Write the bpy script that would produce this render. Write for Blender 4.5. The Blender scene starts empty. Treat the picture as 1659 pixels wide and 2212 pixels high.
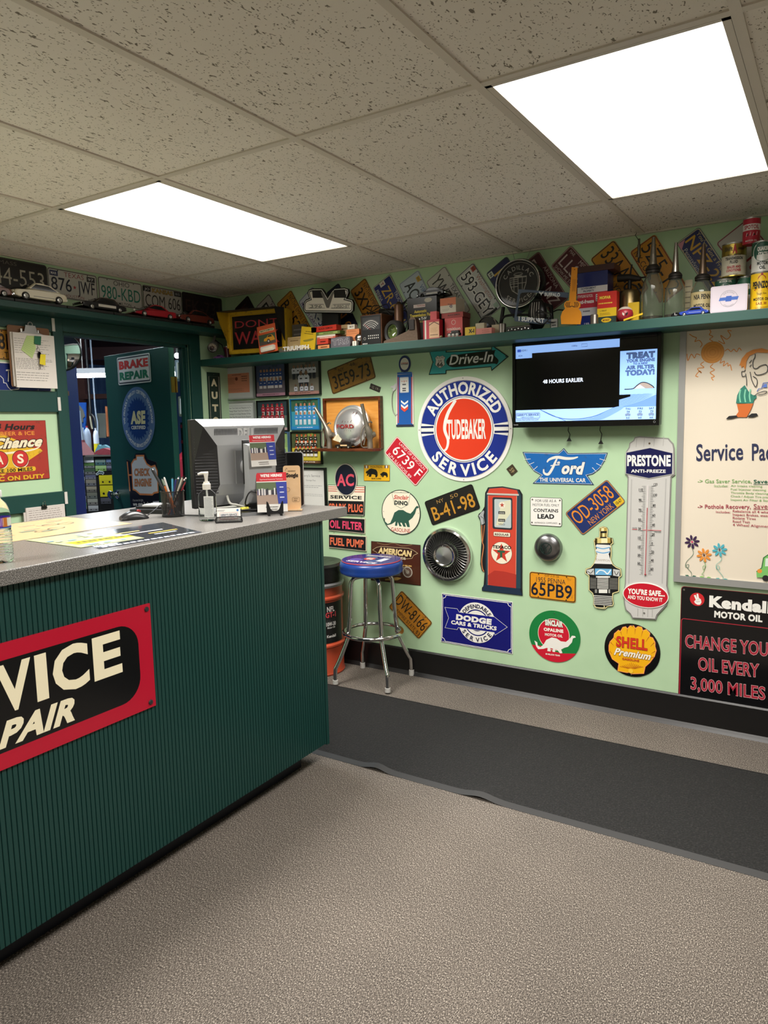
import bpy,math,random
from mathutils import Matrix,Vector
R=random.Random(7)
scene=bpy.context.scene
col=scene.collection
# ---------------------------------------------------------------- camera
cam_d=bpy.data.cameras.new('camera')
cam=bpy.data.objects.new('camera',cam_d)
col.objects.link(cam)
cam_d.sensor_fit='HORIZONTAL'
cam_d.sensor_width=36.0
cam_d.lens=34.06
cam_d.clip_start=0.05
cam.matrix_world=Matrix(((0.846658,-0.045840,0.530160,2.676157),(0.531708,0.112892,-0.839370,-1.845076),(-0.021374,0.992549,0.119955,1.515517),(0.000000,0.000000,0.000000,1.000000)))
scene.camera=cam
# ---------------------------------------------------------------- view, world, light
scene.view_settings.view_transform='Standard'
scene.view_settings.look='None'
scene.view_settings.gamma=1.0
scene.view_settings.use_curve_mapping=False
scene.view_settings.exposure=0.0
world=bpy.data.worlds.new('world')
scene.world=world
world.use_nodes=True
world.node_tree.nodes['Background'].inputs[0].default_value=(0.6,0.75,1.0,1)
world.node_tree.nodes['Background'].inputs[1].default_value=0.02
PANEL=2.5
PANEL_COL=(1.0,0.955,0.895)
LAMP=45.0
SPREAD=2.5
TUBE=70.0
H=2.384
WY=1.857
LX=-0.89
# ---------------------------------------------------------------- materials
def lin(h):
 h=h.lstrip('#')
 v=[int(h[i:i+2],16)/255 for i in(0,2,4)]
 return tuple(((c+.055)/1.055)**2.4 if c>.04045 else c/12.92 for c in v)+(1.0,)
_mats={}
def mat(c,rough=.42,metal=0.0,emit=0.0,trans=0.0,ior=1.45,worn=0.0,bump=0.0,bscale=60.0,coat=0.0):
 key=(c,rough,metal,emit,trans,worn,bump,bscale,coat)
 if key in _mats:return _mats[key]
 m=bpy.data.materials.new('paint_'+c.lstrip('#'))
 m.use_nodes=True
 nt=m.node_tree
 b=nt.nodes['Principled BSDF']
 b.inputs['Base Color'].default_value=lin(c)
 b.inputs['Roughness'].default_value=rough
 b.inputs['Metallic'].default_value=metal
 b.inputs['Coat Weight'].default_value=coat
 if emit:
  b.inputs['Emission Color'].default_value=lin(c)
  b.inputs['Emission Strength'].default_value=emit
 if trans:
  b.inputs['Transmission Weight'].default_value=trans
  b.inputs['IOR'].default_value=ior
 if worn:
  tc=nt.nodes.new('ShaderNodeTexCoord')
  n=nt.nodes.new('ShaderNodeTexNoise');n.inputs['Scale'].default_value=22;n.inputs['Detail'].default_value=8;n.inputs['Roughness'].default_value=.75
  r=nt.nodes.new('ShaderNodeValToRGB');r.color_ramp.elements[0].position=.60-worn*.12;r.color_ramp.elements[1].position=.72
  r.color_ramp.elements[0].color=lin(c);r.color_ramp.elements[1].color=lin('#4A3522')
  nt.links.new(tc.outputs['Object'],n.inputs['Vector']);nt.links.new(n.outputs['Fac'],r.inputs['Fac'])
  nt.links.new(r.outputs['Color'],b.inputs['Base Color'])
 if bump:
  tc=nt.nodes.new('ShaderNodeTexCoord')
  n=nt.nodes.new('ShaderNodeTexNoise');n.inputs['Scale'].default_value=bscale;n.inputs['Detail'].default_value=4
  bp=nt.nodes.new('ShaderNodeBump');bp.inputs['Strength'].default_value=bump;bp.inputs['Distance'].default_value=.004
  nt.links.new(tc.outputs['Object'],n.inputs['Vector']);nt.links.new(n.outputs['Fac'],bp.inputs['Height']);nt.links.new(bp.outputs['Normal'],b.inputs['Normal'])
 _mats[key]=m
 return m
def M(c):
 if isinstance(c,str):
  return mat(c)
 return c
def noise_mat(name,stops,scale,rough=.9,detail=3,bump=0.0,bdist=.004,stretch=(1,1,1),nrough=.6,scale2=None,amp2=.0):
 m=bpy.data.materials.new(name);m.use_nodes=True
 nt=m.node_tree;b=nt.nodes['Principled BSDF'];L=nt.links.new
 tc=nt.nodes.new('ShaderNodeTexCoord');mp=nt.nodes.new('ShaderNodeMapping');mp.inputs['Scale'].default_value=stretch
 n=nt.nodes.new('ShaderNodeTexNoise');n.inputs['Scale'].default_value=scale;n.inputs['Detail'].default_value=detail;n.inputs['Roughness'].default_value=nrough
 r=nt.nodes.new('ShaderNodeValToRGB')
 while len(r.color_ramp.elements)<len(stops):r.color_ramp.elements.new(.5)
 for e,(p,c)in zip(r.color_ramp.elements,stops):e.position=p;e.color=lin(c)
 L(tc.outputs['Object'],mp.inputs['Vector']);L(mp.outputs['Vector'],n.inputs['Vector']);L(n.outputs['Fac'],r.inputs['Fac'])
 out=r.outputs['Color']
 if scale2:
  n2=nt.nodes.new('ShaderNodeTexNoise');n2.inputs['Scale'].default_value=scale2;n2.inputs['Detail'].default_value=3
  mr=nt.nodes.new('ShaderNodeMapRange');mr.inputs[1].default_value=.3;mr.inputs[2].default_value=.7;mr.inputs[3].default_value=1-amp2;mr.inputs[4].default_value=1+amp2
  mx=nt.nodes.new('ShaderNodeVectorMath');mx.operation='SCALE'
  L(tc.outputs['Object'],n2.inputs['Vector']);L(n2.outputs['Fac'],mr.inputs[0]);L(out,mx.inputs[0]);L(mr.outputs[0],mx.inputs['Scale'])
  out=mx.outputs[0]
 L(out,b.inputs['Base Color'])
 b.inputs['Roughness'].default_value=rough
 if bump:
  bp=nt.nodes.new('ShaderNodeBump');bp.inputs['Strength'].default_value=bump;bp.inputs['Distance'].default_value=bdist
  L(n.outputs['Fac'],bp.inputs['Height']);L(bp.outputs['Normal'],b.inputs['Normal'])
 return m
CHROME=mat('#D8D8D8',rough=.12,metal=1.0)
STEEL=mat('#A9A8A4',rough=.34,metal=1.0)
DULL=mat('#8C8880',rough=.5,metal=.9)
BLACK=mat('#0B0B0C',rough=.45)
GLOSS=mat('#0A0A0B',rough=.12)
GREEN=mat('#123F39',rough=.45,bump=.05,bscale=30)
RUBBER=mat('#171717',rough=.8)
GLASS=mat('#F2F6F2',rough=.03,trans=1.0,ior=1.3)
# ---------------------------------------------------------------- mesh builder
class MB:
 def __init__(s):s.v=[];s.f=[];s.mi=[];s.sm=[];s.mats=[];s.T=Matrix()
 def slot(s,c):
  m=M(c)
  if m not in s.mats:s.mats.append(m)
  return s.mats.index(m)
 def add(s,vs,fs,c,smooth=False):
  o=len(s.v);T=s.T;k=s.slot(c)
  s.v+=[tuple(T@Vector(p))for p in vs]
  for f in fs:
   s.f.append(tuple(i+o for i in f));s.mi.append(k);s.sm.append(smooth)
  return s
 def box(s,x0,x1,y0,y1,z0,z1,c,side=None):
  vs=[(x,y,z)for z in(z0,z1)for y in(y0,y1)for x in(x0,x1)]
  fs=[(0,2,3,1),(4,5,7,6),(0,1,5,4),(2,6,7,3),(0,4,6,2),(1,3,7,5)]
  return s.add(vs,fs,c)
 def prism(s,pts,z0,z1,c,side=None,smooth=False):
  n=len(pts)
  a=sum(pts[i][0]*pts[(i+1)%n][1]-pts[(i+1)%n][0]*pts[i][1]for i in range(n))
  if a<0:pts=pts[::-1]
  vs=[(p[0],p[1],z0)for p in pts]+[(p[0],p[1],z1)for p in pts]
  s.add(vs,[tuple(range(n))[::-1],tuple(range(n,2*n))],c)
  s.add(vs,[(i,(i+1)%n,n+(i+1)%n,n+i)for i in range(n)],side or c,smooth)
  return s
 def flat(s,pts,z,c):
  n=len(pts)
  a=sum(pts[i][0]*pts[(i+1)%n][1]-pts[(i+1)%n][0]*pts[i][1]for i in range(n))
  if a<0:pts=pts[::-1]
  return s.add([(p[0],p[1],z)for p in pts],[tuple(range(n))],c)
 def tube(s,path,r,c,n=10,caps=True,closed=False):
  P=[Vector(p)for p in path];k=len(P);rs=r if isinstance(r,(list,tuple))else[r]*k
  up=None;rings=[]
  for i in range(k):
   a=P[(i-1)%k]if(closed or i>0)else P[i];b=P[(i+1)%k]if(closed or i<k-1)else P[i]
   t=(b-a).normalized()if(b-a).length>1e-9 else Vector((0,0,1))
   if up is None:up=Vector((0,0,1))if abs(t.z)<.9 else Vector((1,0,0))
   x=t.cross(up)
   if x.length<1e-6:x=t.cross(Vector((1,.3,0)))
   x.normalize();y=x.cross(t);up=y
   rings.append([P[i]+x*(rs[i]*math.cos(2*math.pi*j/n))+y*(rs[i]*math.sin(2*math.pi*j/n))for j in range(n)])
  vs=[tuple(q)for rg in rings for q in rg];fs=[]
  for i in range(k if closed else k-1):
   i2=(i+1)%k
   for j in range(n):
    fs.append((i*n+j,i2*n+j,i2*n+(j+1)%n,i*n+(j+1)%n))
  s.add(vs,fs,c,True)
  if caps and not closed:
   s.add(vs,[tuple(range(n)),tuple(range((k-1)*n,k*n))[::-1]],c)
  return s
 def lathe(s,prof,c,n=32,smooth=True,arc=None):
  vs=[];fs=[];k=len(prof)
  for r,z in prof:
   for j in range(n):vs.append((r*math.cos(2*math.pi*j/n),r*math.sin(2*math.pi*j/n),z))
  for i in range(k-1):
   for j in range(n):
    fs.append((i*n+j,i*n+(j+1)%n,(i+1)*n+(j+1)%n,(i+1)*n+j))
  cl=c if isinstance(c,list)else None
  if cl:
   for i in range(k-1):s.add(vs,fs[i*n:(i+1)*n],cl[min(i,len(cl)-1)],smooth)
  else:s.add(vs,fs,c,smooth)
  return s
 def ball(s,c0,r,c,n=16,sz=1.0):
  T=s.T;s.T=T@Matrix.Translation(c0)
  m=max(6,n//2)
  s.lathe([(max(r*math.sin(math.pi*i/m),1e-5),-r*sz*math.cos(math.pi*i/m))for i in range(m+1)],c,n)
  s.T=T;return s
 def build(s,name,parent=None,mw=None,bevel=0.0,angle=.7):
  me=bpy.data.meshes.new(name)
  me.from_pydata(s.v,[],s.f)
  for m in s.mats:me.materials.append(m)
  me.polygons.foreach_set('material_index',s.mi)
  me.polygons.foreach_set('use_smooth',s.sm)
  me.update()
  if any(s.sm):me.set_sharp_from_angle(angle=angle)
  o=bpy.data.objects.new(name,me);col.objects.link(o)
  if parent:o.parent=parent
  if mw is not None:o.matrix_local=mw
  if bevel:
   b=o.modifiers.new('bevel','BEVEL');b.width=bevel;b.segments=2;b.limit_method='ANGLE';b.angle_limit=.9
  return o
def tag(o,label,cat,group=None,kind=None):
 o['label']=label;o['category']=cat
 if group:o['group']=group
 if kind:o['kind']=kind
 return o
def struct(o):o['kind']='structure';return o
def root(name,label,cat,loc=(0,0,0),rz=0,group=None,mw=None):
 o=bpy.data.objects.new(name,None);o.empty_display_size=.05;col.objects.link(o)
 o.location=loc;o.rotation_euler=(0,0,rz)
 if mw is not None:o.matrix_world=mw
 return tag(o,label,cat,group)
# ---------------------------------------------------------------- flat shapes
def circ(c,r,n=40,ry=None,a0=0.0,a1=2*math.pi):
 ry=ry or r;full=abs(a1-a0-2*math.pi)<1e-6;k=n if full else n+1
 return[(c[0]+r*math.cos(a0+(a1-a0)*i/n),c[1]+ry*math.sin(a0+(a1-a0)*i/n))for i in range(k)]
def rrect(x0,y0,x1,y1,r,n=5):
 p=[]
 for cx,cy,a in((x1-r,y1-r,0),(x0+r,y1-r,1),(x0+r,y0+r,2),(x1-r,y0+r,3)):
  p+=[(cx+r*math.cos((a+i/n)*math.pi/2),cy+r*math.sin((a+i/n)*math.pi/2))for i in range(n+1)]
 return p
def rect(x0,y0,x1,y1):return[(x0,y0),(x1,y0),(x1,y1),(x0,y1)]
def star(c,r,k=5,q=.382,a=math.pi/2):
 return[(c[0]+(r if i%2==0 else r*q)*math.cos(a+math.pi*i/k),c[1]+(r if i%2==0 else r*q)*math.sin(a+math.pi*i/k))for i in range(2*k)]
def spline(pts,n=8,closed=False):
 P=[Vector(p)for p in pts];k=len(P);out=[]
 for i in range(k if closed else k-1):
  a=P[(i-1)%k]if closed or i>0 else P[i];b=P[i];c=P[(i+1)%k];d=P[(i+2)%k]if closed or i<k-2 else c
  for j in range(n):
   t=j/n
   out.append(tuple(.5*((2*b)+(c-a)*t+(2*a-5*b+4*c-d)*t*t+(3*b-a-3*c+d)*t**3)))
 if not closed:out.append(tuple(P[-1]))
 return out
def grow(pts,d):
 n=len(pts)
 a=sum(pts[i][0]*pts[(i+1)%n][1]-pts[(i+1)%n][0]*pts[i][1]for i in range(n))
 sg=1 if a>0 else-1;out=[]
 for i in range(n):
  p,q,r=Vector(pts[i-1]),Vector(pts[i]),Vector(pts[(i+1)%n])
  e1=(q-p);e2=(r-q)
  if e1.length<1e-9 or e2.length<1e-9:out.append(tuple(q));continue
  e1.normalize();e2.normalize()
  n1=Vector((e1.y,-e1.x))*sg;n2=Vector((e2.y,-e2.x))*sg
  m=n1+n2
  if m.length<1e-6:m=n1
  m.normalize();k=d/max(.4,m.dot(n1))
  out.append((q.x+m.x*k,q.y+m.y*k))
 return out
_cu=bpy.data.curves.new('lettering','FONT');_cu.resolution_u=3
_tob=bpy.data.objects.new('lettering',_cu);_tc={}
def glyphs(s,off,sp=None):
 sp=off if sp is None else sp
 k=(s,off,sp)
 if k not in _tc:
  _cu.body=s;_cu.offset=off;_cu.space_character=1+max(0,sp)*1.6
  me=_tob.to_mesh()
  vs=[(v.co.x,v.co.y)for v in me.vertices];fs=[tuple(p.vertices)for p in me.polygons]
  _tob.to_mesh_clear()
  _tc[k]=(vs,fs)
 return _tc[k]
class Sg:
 """a printed or embossed sign drawn in the plane of its wall; u runs right, v up, w out of the wall"""
 def __init__(s,name,label,cat,org,frame='W',d=None,group=None,w0=0.001):
  s.name,s.label,s.cat,s.group=name,label,cat,group
  s.o=org;s.b=MB();s.parts=[];s.z=0.0;s.cur=s.b;s.pn=None
  if isinstance(frame,Matrix):s.mw=frame@Matrix.Translation((org[0],org[1],w0))
  elif frame=='W':
   y=(WY if d is None else d)
   s.mw=Matrix(((1,0,0,org[0]),(0,0,-1,y-w0),(0,1,0,org[1]),(0,0,0,1)))
  else:
   x=(LX if d is None else d)
   s.mw=Matrix(((0,0,1,x+w0),(1,0,0,org[0]),(0,1,0,org[1]),(0,0,0,1)))
 def q(s,p):return(p[0]-s.o[0],p[1]-s.o[1])
 def Q(s,pts):return[s.q(p)for p in pts]
 def base(s,pts,c,th=.002,z0=0.0,side=None):
  s.cur.prism(s.Q(pts),z0,z0+th,c,side);s.z=max(s.z,z0+th)+.0002;return s
 def up(s,d=.00007):s.z+=d;return s.z
 def poly(s,pts,c):s.cur.flat(s.Q(pts),s.up(),c);return s
 def circ(s,c,r,k,ry=None,n=40):return s.poly(circ(c,r,n,ry),k)
 def ring(s,c,r0,r1,k,n=48,a0=0,a1=2*math.pi,ry=1.0):
  c=s.q(c);z=s.up()
  vs=[(c[0]+r*math.cos(a0+(a1-a0)*i/n),c[1]+ry*r*math.sin(a0+(a1-a0)*i/n),z)for r in(r0,r1)for i in range(n+1)]
  s.cur.add(vs,[(i,n+1+i,n+2+i,i+1)for i in range(n)],k);return s
 def line(s,pts,w,c,closed=False,sm=0,taper=None):
  if sm:pts=spline(pts,sm,closed)
  P=s.Q(pts);n=len(P);z=s.up();vs=[]
  for i in range(n):
   a=P[i-1]if(i>0 or closed)else P[i];b=P[(i+1)%n]if(i<n-1 or closed)else P[i]
   t=Vector((b[0]-a[0],b[1]-a[1]));t=t.normalized()if t.length>1e-9 else Vector((1,0))
   ww=w*.5
   if taper:ww*=taper(i/max(1,n-1))
   if 0<i<n-1 or closed:
    e=Vector((P[(i+1)%n][0]-P[i][0],P[(i+1)%n][1]-P[i][1]))
    if e.length>1e-9:ww/=max(.5,abs(t.dot(e.normalized())))
   vs+=[(P[i][0]-t.y*ww,P[i][1]+t.x*ww,z),(P[i][0]+t.y*ww,P[i][1]-t.x*ww,z)]
  m=n if closed else n-1
  s.cur.add(vs,[(2*i,2*i+1,(2*i+3)%(2*n),(2*i+2)%(2*n))for i in range(m)],c);return s
 def text(s,t,p0,p1,pt,c,off=.0,out=None,oo=.05,raised=0.0):
  """p0, p1 = ends of the baseline; pt = a point at cap height above p0"""
  p0,p1,pt=s.q(p0),s.q(p1),s.q(pt)
  bx=glyphs(t,off)[0]
  if not bx:return s
  if s.pn=='lettering' and s.cur.v:s.part('lettering')
  x0=min(v[0]for v in bx);x1=max(v[0]for v in bx);ch=.684+2*off
  ex=((p1[0]-p0[0])/(x1-x0),(p1[1]-p0[1])/(x1-x0));ey=((pt[0]-p0[0])/ch,(pt[1]-p0[1])/ch)
  def put(o,k,z):
   vs,fs=glyphs(t,o,off)
   s.cur.add([(p0[0]+ex[0]*(x-x0)+ey[0]*(y+off),p0[1]+ex[1]*(x-x0)+ey[1]*(y+off),z)for x,y in vs],fs,k)
  if out:put(off+oo,out,s.up())
  put(off,c,s.up());return s
 def tx(s,t,x0,y0,x1,y1,c,off=.0,out=None,oo=.05,sl=0.0):
  return s.text(t,(x0,y0),(x1,y0),(x0+sl*(y1-y0),y1),c,off,out,oo)
 def arc(s,t,c,r,a0,a1,h,k,off=.0,ry=1.0,inside=False,wid=1.0):
  """letters spread from angle a0 to a1 (degrees) on a circle; inside: read from below"""
  if s.pn=='lettering' and s.cur.v:s.part('lettering')
  c=s.q(c);z=s.up();n=len(t);W=[]
  for ch in t:
   g=glyphs(ch,0.0)[0];W.append((max(v[0]for v in g)-min(v[0]for v in g))if g else .3)
  tot=sum(W)+.12*(n-1);x=0
  for ch,w in zip(t,W):
   f=(x+w/2)/tot;x+=w+.12
   if ch==' ':continue
   a=math.radians(a0+(a1-a0)*f);vs,fs=glyphs(ch,off)
   g=glyphs(ch,0.0)[0];mx=(max(v[0]for v in g)+min(v[0]for v in g))/2
   sc=h/.684;out=[]
   for px,py in vs:
    lx=(px-mx)*sc*wid;ly=py*sc
    if inside:rr=r-ly;tx,ty=-math.sin(a),math.cos(a)
    else:rr=r+ly;tx,ty=math.sin(a),-math.cos(a)
    out.append((c[0]+rr*math.cos(a)+tx*lx,c[1]+ry*(rr*math.sin(a))+ty*lx,z))
   s.cur.add(out,fs,k)
  return s
 def scrib(s,x0,y0,x1,y1,n,c,h=.35,seed=1):
  """n rows of small illegible print"""
  rr=random.Random(seed);z=s.up();dy=(y1-y0)/n;x0,y0=s.q((x0,y0));x1,y1=s.q((x1,y1))
  for i in range(n):
   y=y1-dy*(i+.5);x=x0;e=x1-(x1-x0)*rr.random()*.25
   while x<e:
    w=(x1-x0)*rr.uniform(.03,.12)
    s.cur.flat(rect(x,y-dy*h/2,min(x+w,e),y+dy*h/2),z,c);x+=w+(x1-x0)*.02
  return s
 def pr(s,x0,y0,x1,y1,c):
  return s.scrib(x0,y0,x1,y1,1,c,.6,int(abs(x0*991+y0*577))%97)
 def part(s,name,label=None):
  s.cur=MB();s.pn=name;s.parts.append((name,label,s.cur));return s
 def main(s):s.cur=s.b;s.pn=None;return s
 def screw(s,p,r=.004,c=None):
  b,pn=s.cur,s.pn;s.part('screw');s.cur.T=Matrix.Translation(s.q(p)+(s.z+.0002,));s.cur.lathe([(r,0),(r*.8,r*.35),(1e-5,r*.4)],c or STEEL,10);s.cur,s.pn=b,pn;return s
 def done(s,bevel=0.0):
  o=s.b.build(s.name,bevel=bevel)if s.b.v else bpy.data.objects.new(s.name,None)
  if not s.b.v:col.objects.link(o)
  o.matrix_world=s.mw;tag(o,s.label,s.cat,s.group)
  for n,l,b in s.parts:
   if not b.v:continue
   p=b.build(n,o)
   if l:p['label']=l
  return o
def rot2(tl,bl):
 u=Vector((tl[0]-bl[0],tl[1]-bl[1]));L=u.length;u.normalize()
 return L,Matrix(((u.y,u.x,0,bl[0]),(-u.x,u.y,0,bl[1]),(0,0,1,0),(0,0,0,1)))
FW=Matrix(((1,0,0,0),(0,0,-1,WY),(0,1,0,0),(0,0,0,1)))
FL=Matrix(((0,0,1,LX),(1,0,0,0),(0,1,0,0),(0,0,0,1)))
def plate(name,label,tl,bl,bg,rim,rows,w=.3,frame=FW,worn=.0,w0=.002,h=None,bolts=True,extra=None,group='licence plates on the walls',plug=None):
 """rows: (text, x0, x1, y0, y1, colour, weight[, outline]) in fractions of the plate"""
 L,m=rot2(tl,bl)
 if h:
  m=m@Matrix.Translation((0,L-h,0));L=h
 s=Sg(name,label,'licence plate',(0,0),frame@Matrix.Translation((0,0,w0))@m,group=group,w0=0)
 h=L;bgm=mat(bg,worn=worn)if worn else bg
 s.base(rrect(0,0,w,h,.014),bgm,.0012,side=rim)
 s.line(rrect(.004,.004,w-.004,h-.004,.011),.0045,rim,closed=True)
 for r in rows:
  t,x0,x1,y0,y1,c=r[:6];off=(r[6]if len(r)>6 else .02)*.45-.004
  s.tx(t,x0*w,y0*h,x1*w,y1*h,c,off,*(r[7:8]))
 if extra:extra(s,w,h)
 if bolts:
  for x in(.2,.8):s.circ((x*w,.93*h),.0035,'#20201E',n=8)
  for x in(.2,.8):s.circ((x*w,.07*h),.0035,'#20201E',n=8)
 return s.done()
def sticker(s,x0,y0,x1,y1,c,t=None,tc='#111111'):
 b=s.cur;s.part('sticker');s.poly(rect(x0,y0,x1,y1),c)
 if t:s.tx(t,x0+(x1-x0)*.15,y0+(y1-y0)*.25,x1-(x1-x0)*.15,y1-(y1-y0)*.25,tc,.02)
 s.cur=b
# ================================================================ setting
WALL=noise_mat('wall_paint_green',[(.3,'#AECDA6'),(.7,'#B8D6AF')],3.0,rough=.5,bump=.02,bdist=.002)
CARPET=noise_mat('carpet_speckle',[(.34,'#231F1C'),(.46,'#4F4841'),(.56,'#6A625A'),(.68,'#B4AB9F')],330,rough=.95,detail=3,bump=.35,bdist=.003,stretch=(1,.55,1),scale2=2.2,amp2=.10)
def ceiling_mat():
 m=bpy.data.materials.new('ceiling_tile_fissured');m.use_nodes=True
 nt=m.node_tree;b=nt.nodes['Principled BSDF'];L=nt.links.new;N=nt.nodes.new
 tc=N('ShaderNodeTexCoord')
 mp=N('ShaderNodeMapping');mp.inputs['Scale'].default_value=(1.6,.75,1);mp.inputs['Rotation'].default_value=(0,0,.5)
 n1=N('ShaderNodeTexNoise');n1.inputs['Scale'].default_value=76;n1.inputs['Detail'].default_value=1.5;n1.inputs['Distortion'].default_value=.6
 r1=N('ShaderNodeValToRGB');r1.color_ramp.elements[0].position=.315;r1.color_ramp.elements[1].position=.35
 r1.color_ramp.elements[0].color=(.25,.23,.2,1);r1.color_ramp.elements[1].color=(1,1,1,1)
 v=N('ShaderNodeTexVoronoi');v.inputs['Scale'].default_value=95
 r2=N('ShaderNodeValToRGB');r2.color_ramp.elements[0].position=.14;r2.color_ramp.elements[1].position=.22
 r2.color_ramp.elements[0].color=(.45,.42,.38,1);r2.color_ramp.elements[1].color=(1,1,1,1)
 n3=N('ShaderNodeTexNoise');n3.inputs['Scale'].default_value=1.3
 r3=N('ShaderNodeValToRGB');r3.color_ramp.elements[0].position=.3;r3.color_ramp.elements[1].position=.7
 r3.color_ramp.elements[0].color=lin('#E0D8CE');r3.color_ramp.elements[1].color=lin('#E8E1D8')
 a=N('ShaderNodeMix');a.data_type='RGBA';a.blend_type='MULTIPLY';a.inputs[0].default_value=1
 c=N('ShaderNodeMix');c.data_type='RGBA';c.blend_type='MULTIPLY';c.inputs[0].default_value=1
 L(tc.outputs['Object'],mp.inputs[0]);L(mp.outputs[0],n1.inputs['Vector']);L(n1.outputs['Fac'],r1.inputs[0])
 L(tc.outputs['Object'],v.inputs['Vector']);L(v.outputs['Distance'],r2.inputs[0])
 L(tc.outputs['Object'],n3.inputs['Vector']);L(n3.outputs['Fac'],r3.inputs[0])
 L(r1.outputs[0],a.inputs[6]);L(r2.outputs[0],a.inputs[7]);L(a.outputs[2],c.inputs[6]);L(r3.outputs[0],c.inputs[7])
 L(c.outputs[2],b.inputs['Base Color']);b.inputs['Roughness'].default_value=.9
 return m
CEIL=ceiling_mat()
X1,Y0=4.7,-4.3
S2=.6096
b=MB();b.box(LX-.12,X1,Y0,WY+.05,-.1,0,CARPET);struct(b.build('floor'))
LIGHTS=[(0,0),(3,0),(0,-2),(3,-2)]
b=MB()
for i in range(-2,9):
 for j in range(-4,2):
  x0,x1,y0,y1=max(i*S2,LX),min((i+1)*S2,X1),max(j*2*S2,Y0),min((j+1)*2*S2,WY)
  if x1-x0<.02 or y1-y0<.02 or(i,j)in LIGHTS:continue
  b.box(x0,x1,y0,y1,H+.005,H+.02,CEIL)
b.box(LX-.12,X1+.1,Y0-.1,WY+.1,H+.14,H+.2,'#B8AE9F')
struct(b.build('ceiling'))
BAR=mat('#CFC6BA',rough=.5)
b=MB()
for i in range(-1,8):b.box(i*S2-.012,i*S2+.012,Y0,WY,H,H+.03,BAR)
for j in range(-3,2):b.box(LX,X1,j*2*S2-.012,j*2*S2+.012,H+.0003,H+.03,BAR)
b.box(LX,X1,WY-.02,WY,H-.001,H+.006,BAR);b.box(LX,LX+.02,Y0,WY,H-.001,H+.006,BAR)
struct(b.build('trim_1'))
b=MB();b.box(LX-.1,X1+.1,WY,WY+.1,-.1,H+.15,WALL);struct(b.build('wall_back'))
b=MB();b.box(X1,X1+.1,Y0,WY,-.1,H+.15,'#DAD3C6');struct(b.build('wall_right'))
b=MB();b.box(LX-.1,X1+.1,Y0-.1,Y0,-.1,H+.15,'#DAD3C6');struct(b.build('wall_front'))
DY0,DY1,DZ=.604,1.498,2.044
b=MB()
b.box(LX-.07,LX,Y0,DY0,-.1,H+.15,WALL);b.box(LX-.07,LX,DY1,WY,-.1,H+.15,WALL);b.box(LX-.07,LX,DY0,DY1,DZ,H+.15,WALL)
struct(b.build('wall_left'))
def board(name,y0,y1,z0,z1,t=.02,x=LX):
 b=MB();b.box(x,x+t,y0,y1,z0,z1,GREEN);return struct(b.build(name,bevel=.002))
board('trim_2',.545,DY0,0,2.112)
board('trim_3',DY1,1.585,0,2.112)
board('trim_4',DY0,DY1,DZ,2.112)
board('trim_5',-1.2,.545,2.035,2.112,.018)
board('trim_6',-1.2,.545,1.617,1.725,.018)
board('trim_7',-1.2,.545,1.102,1.194,.018)
b=MB()
b.box(LX-.07,LX,DY0,DY0+.018,0,DZ,GREEN);b.box(LX-.07,LX,DY1-.018,DY1,0,DZ,GREEN);b.box(LX-.07,LX,DY0,DY1,DZ-.018,DZ,GREEN)
b.box(LX-.05,LX-.02,DY1-.032,DY1-.018,0,DZ,GREEN);b.box(LX-.05,LX-.02,DY0+.018,DY0+.03,0,DZ,GREEN)
struct(b.build('trim_8',bevel=.002))
b=MB()
pf=[(0,0),(.03,0),(.022,.01),(.013,.022),(.012,.15),(.006,.158),(0,.158)]
b.T=Matrix(((0,0,1,LX),(-1,0,0,WY),(0,1,0,0),(0,0,0,1)))
b.prism([(p[0],p[1])for p in pf],0,X1-LX,mat('#0C0B0C',rough=.4));struct(b.build('baseboard_back'))
b=MB();b.box(LX,LX+.02,-1.2,.545,0,.14,BLACK);struct(b.build('baseboard_left'))
def diffuser_mat():
 m=bpy.data.materials.new('light_diffuser');m.use_nodes=True
 nt=m.node_tree;b=nt.nodes['Principled BSDF'];L=nt.links.new;N=nt.nodes.new
 b.inputs['Base Color'].default_value=(.9,.88,.84,1);b.inputs['Roughness'].default_value=.3
 b.inputs['Emission Color'].default_value=PANEL_COL+(1,)
 b.inputs['Emission Strength'].default_value=PANEL
 tc=N('ShaderNodeTexCoord');v=N('ShaderNodeTexVoronoi');v.inputs['Scale'].default_value=110;v.inputs['Randomness'].default_value=0
 bp=N('ShaderNodeBump');bp.inputs['Strength'].default_value=.4;bp.inputs['Distance'].default_value=.003
 L(tc.outputs['Object'],v.inputs['Vector']);L(v.outputs['Distance'],bp.inputs['Height']);L(bp.outputs['Normal'],b.inputs['Normal'])
 return m
DIFF=diffuser_mat()
LL={(0,0):'fluorescent ceiling panel light nearest the green open door, left one of the two in view',(3,0):'fluorescent ceiling panel light above the television, right one of the two in view',(0,-2):'fluorescent ceiling panel light above the near end of the counter',(3,-2):'fluorescent ceiling panel light behind the viewer'}
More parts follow.
